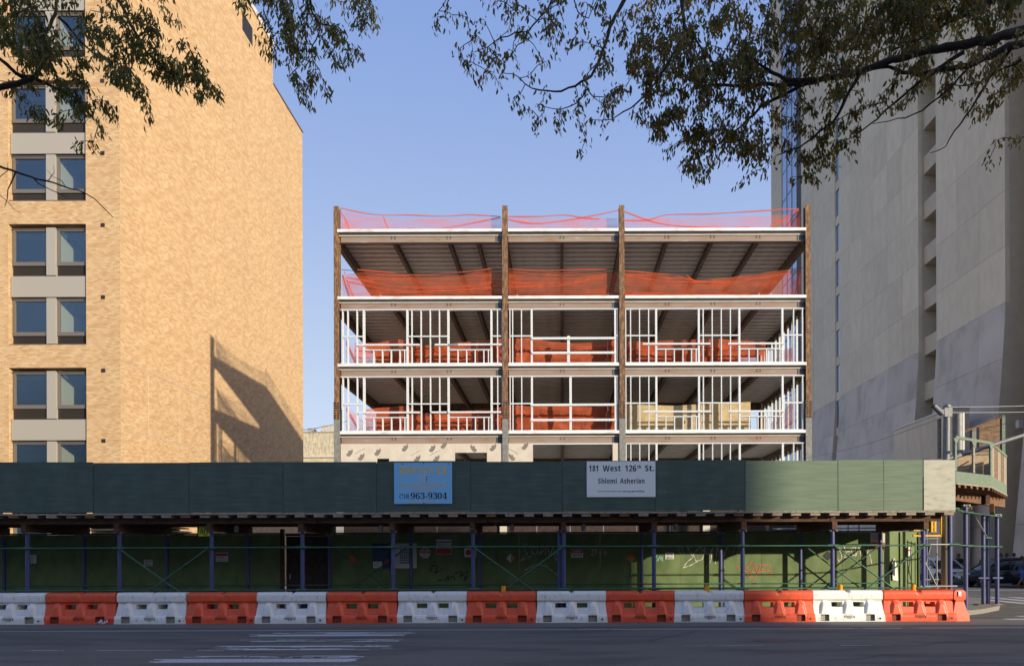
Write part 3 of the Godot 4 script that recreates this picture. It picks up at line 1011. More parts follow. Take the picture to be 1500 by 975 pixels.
func floor_five(t: Node3D):
	var y: float = TOPS[4]
	var top := 6.775
	# right bay: bare studs
	bb("track", Vector3(2.95, top - 0.045, SZ + 0.09), Vector3(10.87, top - 0.001, SZ - 0.06), M.galv, t)
	for x in [2.96, 3.171, 3.564, 3.971, 6.387, 6.795, 7.197, 7.58, 10.389, 10.796]:
		stud(t, x, y, top - 0.045)
	for x in [4.31, 6.2, 7.997, 9.906]:
		stud(t, x, y, top - 0.045, 0.085)
	# left and centre bays: grey-printed sheathing boards round the window openings
	var zf := SZ + 0.11
	var panes := [[-9.68, 5.0, -8.06, top], [-8.055, 6.12, -7.54, top], [-7.535, 5.0, -6.3, top], [-6.295, 5.0, -4.62, top], [-4.615, 6.37, -3.21, top], [-3.205, 5.0, -2.53, top], [-2.25, 5.0, -1.17, top], [2.36, 5.0, 2.64, top]]
	for p in panes:
		var k := bb("sheathing_board", Vector3(p[0], p[1], zf), Vector3(p[2], p[3], zf - 0.016), M.sheathing, t)
	bb("track", Vector3(-1.17, top - 0.05, SZ + 0.1), Vector3(2.36, top, SZ - 0.05), M.galv, t)
	# the maker's mark printed over and over on the boards
	var marks := [Vector3(-9.271, 6.381, -30.2), Vector3(-8.033, 6.411, -30.2), Vector3(-6.825, 6.592, -30.2), Vector3(-5.617, 6.562, -30.2), Vector3(-5.104, 6.713, -30.2), Vector3(-3.805, 6.562, -30.2), Vector3(-2.929, 6.592, -30.2), Vector3(-7.52, 6.109, -30.2), Vector3(-6.282, 6.109, -30.2), Vector3(-1.51, 6.653, -30.2), Vector3(-2.114, 6.17, -30.2), Vector3(-5.436, 6.109, -30.2), Vector3(-8.758, 6.2, -30.2)]
	var st := new_st()
	for k in marks.size():
		var c: Vector3 = marks[k]
		if (c.x > -8.1 and c.x < -7.5 and c.y < 6.14) or (c.x > -4.65 and c.x < -3.2 and c.y < 6.45):
			continue
		var s := -1.0 if k in [5, 10] else 1.0
		var shape := []
		for q in [[-0.16, -0.16], [-0.02, -0.20], [0.10, -0.06], [0.16, 0.10], [0.10, 0.22], [0.07, 0.12], [-0.06, 0.12], [-0.10, -0.02], [-0.17, -0.04]]:
			shape.append(Vector3(c.x + q[0] * s * 0.9, c.y + q[1] * 0.85, zf + 0.003))
		add_plate(st, shape, Vector3(0, 0, 1), 0.002)
		var a := Vector3(c.x - 0.30 * s, c.y + 0.14, zf + 0.003)
		var b := Vector3(c.x + 0.16 * s, c.y + 0.38, zf + 0.003)
		if b.y < top - 0.03 and k != 7:
			add_box(st, (a + b) / 2, Vector3(a.distance_to(b), 0.02, 0.003), Basis(Vector3.BACK, atan2(b.y - a.y, b.x - a.x)))
	part("printed_mark", st, M.print_grey, t)

# ---------------------------------------------------------------- debris nets hung on the frame

# a hung cloth between (xa, za) and (xb, zb); top and foot are heights along it; folds ripple its face
func net_shape(pa: Vector3, pb: Vector3, top: Array, foot: float, ripple: float, seed_: int) -> SurfaceTool:
	var n := FastNoiseLite.new()
	n.seed = seed_
	n.frequency = 0.35
	var cols := maxi(10, int(pa.distance_to(pb) / 0.14))
	var rows := 9
	var side := (pb - pa).cross(Vector3.UP).normalized()
	var at := []
	for i in cols + 1:
		var u := float(i) / cols
		var k := u * (top.size() - 1)
		var j := mini(int(k), top.size() - 2)
		var f := smoothstep(0.0, 1.0, k - j)
		var hi: float = lerpf(top[j], top[j + 1], f)
		var line := []
		for r in rows + 1:
			var v := float(r) / rows
			var p := pa.lerp(pb, u)
			p.y = lerpf(foot, hi, v)
			var w := n.get_noise_2d(u * 40.0 + v * 6.0, v * 14.0 + seed_) * 0.7 + n.get_noise_2d(u * 110.0 - v * 9.0, v * 5.0) * 0.5
			p += side * w * ripple * (0.35 + 0.65 * sin(PI * clampf(v * 0.9 + 0.1, 0, 1)))
			line.append(p)
		at.append(line)
	var st := new_st()
	st.set_smooth_group(0)
	for i in cols:
		for r in rows:
			var a: Vector3 = at[i][r]
			var b: Vector3 = at[i + 1][r]
			var c: Vector3 = at[i + 1][r + 1]
			var d: Vector3 = at[i][r + 1]
			for v in [a, c, b, a, d, c]:
				st.add_vertex(v)
	st.index()
	st.generate_normals()
	return st

func band_shape(pts: Array, wide: float) -> SurfaceTool:   # gathered strip of net along a sagging line
	var c := Curve3D.new()
	for i in pts.size():
		var d: Vector3 = (pts[mini(i + 1, pts.size() - 1)] - pts[maxi(i - 1, 0)]) / 6.0
		c.add_point(pts[i], -d, d)
	var l := c.get_baked_length()
	var n := maxi(8, int(l / 0.15))
	var run := []
	var rad := []
	for i in n + 1:
		run.append(c.sample_baked(l * i / n))
		rad.append(wide * (0.85 + 0.15 * sin(i * 0.35)))
	var st := new_st()
	add_tube(st, run, rad, 5)
	return st

func net(label: String, st: SurfaceTool, m: Material, group: String, bands := [], wide := 0.05) -> Node3D:
	var t := thing("safety_net", label, "safety net", Vector3.ZERO, group)
	part("netting", st, m, t)
	for b in bands:
		part("gathered_fold", band_shape(b, wide), M.net_fold, t)
	return t

func safety_nets():
	var g := "orange debris nets on the steel frame"
	var z := SZ - 0.28
	# roof
	net("thin orange net along the roof edge, leftmost bay", net_shape(Vector3(-9.6, 0, z), Vector3(-2.5, 0, z), [17.25, 17.0, 16.93, 16.9, 16.93, 16.94, 16.93], 16.25, 0.05, 1), M.net_thin, g,
		[[Vector3(-9.792, 17.428, -30.6), Vector3(-8.874, 17.214, -30.6), Vector3(-7.895, 17.092, -30.6), Vector3(-6.732, 17.092, -30.6), Vector3(-5.202, 17.031, -30.6), Vector3(-3.978, 17.092, -30.6), Vector3(-2.601, 17, -30.6)], [Vector3(-9.792, 17.275, -30.6), Vector3(-9.578, 16.969, -30.6), Vector3(-9.425, 16.602, -30.6), Vector3(-9.364, 16.388, -30.6)], [Vector3(-7.864, 17.061, -30.6), Vector3(-7.772, 16.786, -30.6), Vector3(-7.619, 16.449, -30.6)], [Vector3(-6.732, 16.48, -30.6), Vector3(-5.508, 16.449, -30.6), Vector3(-3.978, 16.694, -30.6), Vector3(-2.601, 16.969, -30.6)]], 0.035)
	net("thin orange net along the roof edge, middle bay", net_shape(Vector3(-2.25, 0, z), Vector3(2.65, 0, z), [16.92, 16.9, 16.92, 16.9], 16.25, 0.05, 2), M.net_thin, g,
		[[Vector3(-2.295, 16.878, -30.6), Vector3(-1.53, 16.725, -30.6), Vector3(-0.765, 16.694, -30.6), Vector3(0.306, 16.816, -30.6), Vector3(1.224, 16.969, -30.6), Vector3(1.989, 17.122, -30.6), Vector3(2.693, 17.275, -30.6)], [Vector3(-2.295, 17, -30.6), Vector3(-0.918, 17, -30.6), Vector3(0.306, 17.061, -30.6), Vector3(1.102, 16.939, -30.6), Vector3(1.836, 16.878, -30.6)]], 0.04)
	net("thin orange net along the roof edge, rightmost bay", net_shape(Vector3(2.95, 0, z), Vector3(10.85, 0, z), [16.95, 16.9, 16.92, 16.97, 17.02, 17.08], 16.25, 0.05, 3), M.net_thin, g,
		[[Vector3(2.968, 17.214, -30.6), Vector3(3.672, 16.939, -30.6), Vector3(4.437, 16.694, -30.6), Vector3(5.508, 16.541, -30.6), Vector3(7.038, 16.48, -30.6), Vector3(8.568, 16.48, -30.6)], [Vector3(2.968, 16.816, -30.6), Vector3(3.978, 16.816, -30.6), Vector3(4.896, 17.061, -30.6), Vector3(6.732, 17.092, -30.6), Vector3(9.486, 17.245, -30.6), Vector3(10.771, 17.306, -30.6)], [Vector3(9.486, 16.51, -30.6), Vector3(10.098, 16.847, -30.6), Vector3(10.557, 17.153, -30.6), Vector3(10.771, 17.275, -30.6)], [Vector3(10.343, 16.48, -30.6), Vector3(10.588, 16.847, -30.6), Vector3(10.771, 17.214, -30.6)]], 0.04)
	net("thin orange net along the rear roof edge", net_shape(Vector3(-9.6, 0, BACK + 0.2), Vector3(10.8, 0, BACK + 0.2), [17.5, 17.35, 17.4, 17.3, 17.4], 16.25, 0.06, 4), M.net_thin, g)
	net("thin orange net along the left side roof edge", net_shape(Vector3(-9.75, 0, z), Vector3(-9.75, 0, BACK), [17.2, 17.0, 17.1], 16.25, 0.05, 5), M.net_thin, g)
	net("bunched orange net along the right side roof edge", net_shape(Vector3(10.85, 0, z), Vector3(10.85, 0, BACK), [17.05, 17.0, 17.1], 16.25, 0.08, 6), M.net_thin, g)
	# open floor under the roof
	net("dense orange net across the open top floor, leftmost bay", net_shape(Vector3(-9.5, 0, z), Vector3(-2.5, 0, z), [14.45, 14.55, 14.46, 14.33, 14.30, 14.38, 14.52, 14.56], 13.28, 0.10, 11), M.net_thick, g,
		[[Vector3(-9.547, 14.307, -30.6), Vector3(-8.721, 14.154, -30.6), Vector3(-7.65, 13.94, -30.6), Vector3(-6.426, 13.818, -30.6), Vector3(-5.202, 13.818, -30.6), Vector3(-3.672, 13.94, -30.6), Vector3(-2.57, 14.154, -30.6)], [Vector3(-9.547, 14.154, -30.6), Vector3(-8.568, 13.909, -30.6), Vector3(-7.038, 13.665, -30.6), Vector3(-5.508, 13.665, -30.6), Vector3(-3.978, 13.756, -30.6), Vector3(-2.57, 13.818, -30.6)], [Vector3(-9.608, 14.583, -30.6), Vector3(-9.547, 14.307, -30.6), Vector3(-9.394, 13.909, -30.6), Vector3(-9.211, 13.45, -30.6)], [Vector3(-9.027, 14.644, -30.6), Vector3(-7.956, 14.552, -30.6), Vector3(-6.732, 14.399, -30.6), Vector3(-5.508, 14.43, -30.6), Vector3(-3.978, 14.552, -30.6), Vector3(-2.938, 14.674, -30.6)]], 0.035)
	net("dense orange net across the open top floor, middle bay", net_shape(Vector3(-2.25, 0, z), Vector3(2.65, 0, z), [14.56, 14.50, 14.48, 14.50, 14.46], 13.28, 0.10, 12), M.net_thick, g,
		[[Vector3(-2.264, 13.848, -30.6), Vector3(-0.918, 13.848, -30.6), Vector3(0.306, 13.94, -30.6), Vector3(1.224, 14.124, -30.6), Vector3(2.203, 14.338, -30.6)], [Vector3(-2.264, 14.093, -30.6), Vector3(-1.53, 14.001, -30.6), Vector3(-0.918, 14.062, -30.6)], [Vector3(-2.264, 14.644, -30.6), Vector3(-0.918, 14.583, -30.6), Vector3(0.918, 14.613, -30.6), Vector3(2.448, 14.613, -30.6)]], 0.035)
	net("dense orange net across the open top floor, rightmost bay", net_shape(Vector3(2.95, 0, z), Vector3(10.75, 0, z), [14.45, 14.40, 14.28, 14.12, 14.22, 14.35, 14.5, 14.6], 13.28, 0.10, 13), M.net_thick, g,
		[[Vector3(2.968, 14.552, -30.6), Vector3(3.978, 14.46, -30.6), Vector3(5.202, 14.338, -30.6), Vector3(6.12, 14.093, -30.6), Vector3(7.344, 14.001, -30.6), Vector3(8.874, 14.185, -30.6), Vector3(10.496, 14.46, -30.6)], [Vector3(2.968, 14.338, -30.6), Vector3(4.284, 14.124, -30.6), Vector3(5.814, 14.032, -30.6), Vector3(7.344, 14.032, -30.6)], [Vector3(5.722, 14.338, -30.6), Vector3(5.967, 14.154, -30.6), Vector3(6.181, 14.032, -30.6)], [Vector3(10.832, 14.705, -30.6), Vector3(10.741, 14.215, -30.6), Vector3(10.649, 13.726, -30.6), Vector3(10.588, 13.481, -30.6)], [Vector3(2.968, 13.481, -30.6), Vector3(4.284, 13.542, -30.6), Vector3(6.12, 13.481, -30.6), Vector3(8.568, 13.512, -30.6)]], 0.035)
	net("orange net down the left side of the open top floor", net_shape(Vector3(-9.75, 0, z - 0.1), Vector3(-9.75, 0, BACK), [14.5, 14.35, 14.4, 14.3], 13.28, 0.10, 14), M.net_thin, g, [[Vector3(-9.72, 14.45, -30.7), Vector3(-9.7, 13.9, -31.4), Vector3(-9.7, 13.4, -32.3)]], 0.05)
	net("orange net down the right side of the open top floor", net_shape(Vector3(10.9, 0, z - 0.1), Vector3(10.9, 0, BACK), [14.5, 14.35, 14.4, 14.5], 13.28, 0.10, 15), M.net_thin, g)
	# behind the studs of the two storeys below
	var zi := SZ - 0.72
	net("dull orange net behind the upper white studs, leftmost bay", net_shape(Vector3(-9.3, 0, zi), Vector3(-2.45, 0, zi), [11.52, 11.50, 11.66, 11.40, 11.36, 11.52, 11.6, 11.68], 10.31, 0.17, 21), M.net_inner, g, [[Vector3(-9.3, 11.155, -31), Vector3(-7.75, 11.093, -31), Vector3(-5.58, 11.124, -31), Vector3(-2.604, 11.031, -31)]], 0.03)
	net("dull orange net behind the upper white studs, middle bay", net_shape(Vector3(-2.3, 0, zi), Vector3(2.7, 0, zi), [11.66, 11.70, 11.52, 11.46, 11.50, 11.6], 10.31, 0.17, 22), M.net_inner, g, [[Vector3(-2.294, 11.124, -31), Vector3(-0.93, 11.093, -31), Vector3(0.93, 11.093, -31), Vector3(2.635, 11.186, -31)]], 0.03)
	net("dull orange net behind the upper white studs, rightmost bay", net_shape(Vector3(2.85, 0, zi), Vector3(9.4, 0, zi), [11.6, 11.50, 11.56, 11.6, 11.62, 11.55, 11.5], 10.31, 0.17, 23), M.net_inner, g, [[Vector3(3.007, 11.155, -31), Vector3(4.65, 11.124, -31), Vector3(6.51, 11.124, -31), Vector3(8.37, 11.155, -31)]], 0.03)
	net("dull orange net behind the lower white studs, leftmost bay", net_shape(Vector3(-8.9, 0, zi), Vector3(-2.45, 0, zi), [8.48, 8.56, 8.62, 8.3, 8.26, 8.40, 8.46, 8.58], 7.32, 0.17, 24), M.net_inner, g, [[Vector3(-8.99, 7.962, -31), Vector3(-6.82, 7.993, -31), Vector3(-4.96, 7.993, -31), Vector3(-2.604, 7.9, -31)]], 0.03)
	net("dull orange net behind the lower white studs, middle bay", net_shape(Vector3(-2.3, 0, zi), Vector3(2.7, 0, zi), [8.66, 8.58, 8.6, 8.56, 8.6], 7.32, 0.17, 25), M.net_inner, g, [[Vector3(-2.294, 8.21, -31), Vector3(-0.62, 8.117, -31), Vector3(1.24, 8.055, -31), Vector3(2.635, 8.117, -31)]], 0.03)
	net("orange net down the left side behind the upper white studs", net_shape(Vector3(-9.7, 0, zi), Vector3(-9.7, 0, BACK), [11.7, 11.5, 11.4], 10.31, 0.1, 26), M.net_thin, g, [[Vector3(-9.65, 11.5, -31.0), Vector3(-9.6, 11.0, -32.0), Vector3(-9.6, 10.4, -33.4)]], 0.06)
	net("orange net down the left side behind the lower white studs", net_shape(Vector3(-9.7, 0, zi), Vector3(-9.7, 0, BACK), [8.7, 8.5, 8.4], 7.32, 0.1, 27), M.net_thin, g, [[Vector3(-9.65, 8.5, -31.0), Vector3(-9.6, 8.0, -32.2), Vector3(-9.6, 7.4, -33.6)]], 0.06)
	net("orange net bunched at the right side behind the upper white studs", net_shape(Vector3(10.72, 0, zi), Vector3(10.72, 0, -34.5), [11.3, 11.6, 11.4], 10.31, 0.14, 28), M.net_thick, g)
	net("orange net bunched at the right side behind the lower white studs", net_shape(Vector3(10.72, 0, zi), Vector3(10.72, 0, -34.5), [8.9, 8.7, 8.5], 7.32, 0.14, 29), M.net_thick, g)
	# tan sheet in the lower right bay
	tag(part("tan_sheet", net_shape(Vector3(2.85, 0, zi), Vector3(8.7, 0, zi), [8.66, 8.64, 8.60, 8.66, 8.7, 8.76], 7.32, 0.03, 31), M.tan_sheet), "tan sheet hung behind the lower white studs of the rightmost bay", "tarpaulin")
	# safety lines along the open floor
	var st := new_st()
	for b in 3:
		var pts := []
		for k in 9:
			var u := k / 8.0
			pts.append(Vector3(lerpf(COLS[b] + 0.14, COLS[b + 1] - 0.14, u), 14.58 - 0.22 * sin(PI * u), SZ - 0.12))
		add_tube(st, pts, 0.012, 4, false)
	tag(part("safety_cable", st, M.rope), "thin dark safety cable sagging along the open top floor", "cable")


# ---------------------------------------------------------------- sidewalk shed along the avenue

const FRONT := -18.5     # front row of posts
const REAR := -20.3      # rear row of posts

func front_posts() -> Array:
	return [-21.83, -19.351, -16.89, -14.43, -11.932, -9.435, -6.974, -4.514, -2.349, 0.111, 2.553, 4.958, 7.4, 9.861]

func rear_posts() -> Array:
	return [-21.437, -19.001, -16.544, -14.149, -11.693, -9.277, -6.841, -4.425, -2.375, 0.041, 2.436, 4.791, 7.166, 9.541]

func shed_post(t: Node3D, called: String, x: float, z: float, foot: float, top: float, r: float):
	var st := new_st()
	add_tube(st, [Vector3(x, foot + 0.01, z), Vector3(x, top, z)], r, 10)
	var p := part(called, st, M.post_blue, t)
	st = new_st()
	add_bb(st, Vector3(x - 0.10, foot, z - 0.10), Vector3(x + 0.10, foot + 0.012, z + 0.10))
	add_bb(st, Vector3(x - 0.09, top, z - 0.09), Vector3(x + 0.09, top + 0.012, z + 0.09))
	add_bb(st, Vector3(x - 0.10, top - 0.03, z + 0.05), Vector3(x - 0.06, top + 0.02, z + 0.09))
	add_bb(st, Vector3(x + 0.06, top - 0.03, z + 0.05), Vector3(x + 0.10, top + 0.02, z + 0.09))
	part("base_plate", st, M.pipe_steel, p)

func rail_pipe(t: Node3D, a: Vector3, b: Vector3, m: Material, called := "rail_pipe"):
	var st := new_st()
	add_tube(st, [a, b], 0.021, 7)
	part(called, st, m, t)

func clamp_at(t: Node3D, c: Vector3, m: Material):
	var st := new_st()
	add_tube(st, [c + Vector3(-0.17, 0, 0), c + Vector3(-0.12, 0, 0), c + Vector3(-0.05, 0, 0), c + Vector3(0.05, 0, 0), c + Vector3(0.12, 0, 0), c + Vector3(0.17, 0, 0)], [0.024, 0.04, 0.036, 0.036, 0.04, 0.024], 7)
	part("clamp", st, m, t)

func sidewalk_shed():
	var t := thing("sidewalk_shed", "long dark green plywood sidewalk shed on blue posts beside the road", "sidewalk shed", Vector3(-5, 0, -19.2))
	var zp := -18.15
	var top := 4.272
	var foot := 2.93
	# parapet of painted plywood sheets; those at the right end are a paler green
	var seams := [-24.92, -22.415, -19.911, -17.406, -14.901, -12.396, -9.855, -7.351, -4.864, -2.36, 0.073, 2.541, 4.937, 7.405, 8.621, 9.665]
	for i in seams.size() - 1:
		var m: Material = M.ply_green[i % 3]
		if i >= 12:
			m = M.ply_green_pale
		var lift := [0.0, 0.016, -0.010, 0.007, 0.02, -0.006, 0.004][i % 7] as float
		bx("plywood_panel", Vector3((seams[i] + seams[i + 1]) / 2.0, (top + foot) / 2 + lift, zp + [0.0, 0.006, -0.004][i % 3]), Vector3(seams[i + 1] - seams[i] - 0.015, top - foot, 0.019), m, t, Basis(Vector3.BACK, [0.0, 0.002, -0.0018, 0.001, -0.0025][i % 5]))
		bb("upright", Vector3(seams[i] - 0.045, foot, zp - 0.02), Vector3(seams[i] + 0.045, top - 0.03, zp - 0.06), M.timber_pale, t)
		bar("upright_brace", Vector3(seams[i], top - 0.25, zp - 0.09), Vector3(seams[i], foot + 0.02, zp - 0.75), 0.09, 0.04, M.timber_pale, t)
	var bare := bb("plywood_panel", Vector3(9.692, foot, zp + 0.012), Vector3(10.527, top - 0.004, zp - 0.008), M.ply_bare, t)
	bare.set_meta("label", "bare weathered plywood panel at the right end of the parapet")
	bb("return_panel", Vector3(10.518, foot + 0.01, zp - 0.01), Vector3(10.545, top + 0.05, zp - 0.75), M.ply_green[1], t)
	var xl: float = -24.92
	var xr: float = 10.527
	# deck: plank edge, joist ends, long timbers, then cross timbers on the posts
	var x := xl
	var r := RandomNumberGenerator.new()
	r.seed = 8
	while x < xr - 0.1:
		var l := minf(r.randf_range(2.2, 3.6), xr - x)
		bb("deck_plank", Vector3(x + 0.006, foot - 0.003 - r.randf_range(0.0, 0.004), zp + 0.03 + r.randf_range(-0.015, 0.015)), Vector3(x + l - 0.006, foot - 0.052, zp - 0.26), M.timber_pale, t)
		x += l
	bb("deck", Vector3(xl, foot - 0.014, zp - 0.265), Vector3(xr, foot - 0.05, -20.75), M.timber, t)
	x = xl + 0.1
	while x < xr - 0.05:
		bb("joist", Vector3(x, foot - 0.055, zp + 0.01 + r.randf_range(-0.02, 0.02)), Vector3(x + 0.26, foot - 0.125, -20.7), M.timber_pale if r.randf() < 0.8 else M.timber_warm, t)
		x += 0.508
	for z in [FRONT + 0.10, (FRONT + REAR) / 2, REAR - 0.05]:
		x = xl
		while x < xr - 0.6:
			var l := minf(4.6, xr - 0.25 - x)
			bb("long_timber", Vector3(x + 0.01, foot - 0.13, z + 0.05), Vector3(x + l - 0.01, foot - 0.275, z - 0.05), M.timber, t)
			x += l
	var f := front_posts()
	var b := rear_posts()
	for i in f.size():
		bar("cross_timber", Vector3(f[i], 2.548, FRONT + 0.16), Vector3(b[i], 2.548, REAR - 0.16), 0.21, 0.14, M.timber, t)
		shed_post(t, "front_post", f[i], FRONT, 0.13, 2.43, 0.056)
		shed_post(t, "rear_post", b[i], REAR, 0.13, 2.43, 0.052)
		if i == 9:
			shed_post(t, "front_post", f[i] - 0.12, FRONT - 0.12, 0.13, 2.43, 0.056)
		for h in [2.01, 0.86]:
			clamp_at(t, Vector3(f[i], h, FRONT + 0.072), M.pipe_green)
	for i in f.size() - 1:
		for h in [2.01, 0.86]:
			rail_pipe(t, Vector3(f[i], h, FRONT + 0.072), Vector3(f[i + 1], h, FRONT + 0.072), M.pipe_green)
		rail_pipe(t, Vector3(b[i], 0.92, REAR + 0.07), Vector3(b[i + 1], 0.92, REAR + 0.07), M.pipe_green)
		rail_pipe(t, Vector3(b[i], 2.06, REAR + 0.07), Vector3(b[i + 1], 2.06, REAR + 0.07), M.pipe_green)
	for i in [4, 8, 12]:
		rail_pipe(t, Vector3(f[i], 2.02, FRONT + 0.10), Vector3(f[i + 1], 0.22, FRONT + 0.10), M.pipe_green, "cross_brace")
		rail_pipe(t, Vector3(f[i], 0.22, FRONT + 0.14), Vector3(f[i + 1], 2.02, FRONT + 0.14), M.pipe_green, "cross_brace")
	for i in [6, 12]:
		rail_pipe(t, Vector3(b[i], 2.1, REAR + 0.10), Vector3(b[i + 1], 0.3, REAR + 0.10), M.pipe_green, "cross_brace")
		rail_pipe(t, Vector3(b[i], 0.3, REAR + 0.14), Vector3(b[i + 1], 2.1, REAR + 0.14), M.pipe_green, "cross_brace")
	# steel tie from the last blue post to the corner post
	rail_pipe(t, Vector3(f[13] - 0.1, 2.03, FRONT + 0.08), Vector3(10.75, 2.03, FRONT - 0.05), M.pipe_steel)
	rail_pipe(t, Vector3(f[13] - 0.1, 0.90, FRONT + 0.02), Vector3(10.8, 0.90, FRONT - 0.05), M.pipe_steel)
	# lamps under the deck, unlit
	for px in [-9.148, -5.057, -1.351, 0.675, 3.281, 5.211]:
		var st := new_st()
		add_tube(st, [Vector3(px, 2.65, -19.3), Vector3(px, 2.58, -19.3), Vector3(px, 2.46, -19.3)], [0.05, 0.07, 0.06], 8)
		part("bulkhead_lamp", st, M.coping, t)
	# the two boards fixed to the parapet
	var s := thing("blue_sign", "light blue contractor sign with gold heading and large black phone number", "sign", Vector3(-3.62, 3.2, -18.12))
	var zs := -18.105
	bb("board", Vector3(-4.392, 4.244, zs), Vector3(-2.852, 3.149, zs - 0.012), M.sign_blue, s)
	var zl := zs + 0.001
	var head := "PHOENIX"
	for k in head.length():   # the heading swells towards both ends
		var w := absf(k - 3.0) / 3.0
		lettering("letter", head[k], Vector3(-4.158 + k * 0.1815 + [0, 0.0, 0.005, 0.01, 0.01, 0.03, 0.0][k], 4.04 - 0.02 * w * w, zl), 0.155 + 0.055 * w * w, M.gold, s, true, [0.16, 0.17, 0.17, 0.15, 0.165, 0.10, 0.17][k], 900)
	lettering("letter", "GENERAL SCAFFOLDING & EQUIPMENT", Vector3(-3.622, 3.641, zl), 0.062, M.gold, s, true, 1.27, 900)
	lettering("letter", "SALES & RENTALS", Vector3(-3.622, 3.525, zl), 0.058, M.gold, s, true, 0.58, 900)
	lettering("letter", "(718)", Vector3(-4.118, 3.348, zl), 0.115, M.ink, s, true, 0.255, 900)
	lettering("letter", "963-9304", Vector3(-3.472, 3.355, zl), 0.165, M.ink, s, true, 0.965, 900)
	lettering("letter", "LICENSED & INSURED IN N.Y.C.", Vector3(-3.622, 3.192, zl), 0.042, M.gold, s, true, 0.82, 900)
	# emblem: a little drawing of a scaffold in white lines
	var st := new_st()
	var c := Vector3(-3.613, 3.822, zl + 0.001)
	for k in 4:
		add_box(st, c + Vector3(-0.11 + k * 0.065, -0.012 * k, 0), Vector3(0.014, 0.17, 0.002))
	for k in 5:
		add_box(st, c + Vector3(0, -0.09 + k * 0.042, 0), Vector3(0.23, 0.012, 0.002), Basis(Vector3.BACK, -0.18))
	add_box(st, c + Vector3(0.09, 0.0, 0), Vector3(0.05, 0.18, 0.002))
	part("emblem", st, M.logo_white, s)
	for q in [[590, 678.3], [621, 677.9], [658, 678.3], [621, 736]]:
		bx("screw", Vector3((q[0] - 820) * 0.01811, 1.7 + (817 - q[1]) * 0.01811, zs + 0.002), Vector3(0.035, 0.02, 0.006), M.bolt, s)
	s = thing("address_sign", "pale blue-white address board with three lines of black lettering", "sign", Vector3(1.629, 3.3, -18.12))
	bb("board", Vector3(0.724, 4.259, zs), Vector3(2.548, 3.312, zs - 0.012), M.sign_white, s)
	lettering("letter", "181", Vector3(0.915, 4.069, zl), 0.158, M.ink, s, false, 0.245)
	lettering("letter", "West", Vector3(1.389, 4.069, zl), 0.158, M.ink, s, false, 0.475)
	lettering("letter", "126", Vector3(1.892, 4.069, zl), 0.158, M.ink, s, false, 0.30)
	lettering("letter", "th", Vector3(2.122, 4.109, zl), 0.082, M.ink, s, false, 0.10)
	lettering("letter", "St.", Vector3(2.394, 4.069, zl), 0.158, M.ink, s, false, 0.235)
	lettering("letter", "Shlomi  Asherian", Vector3(1.643, 3.734, zl), 0.132, M.ink, s, false, 1.23)
	lettering("letter", "For more information, visit", Vector3(1.331, 3.464, zl), 0.036, M.ink, s, false, 0.62, 400)
	lettering("letter", "www.nyc.gov/buildings", Vector3(1.965, 3.464, zl), 0.040, M.ink, s, false, 0.585)

# ---------------------------------------------------------------- the raised shed that turns the corner

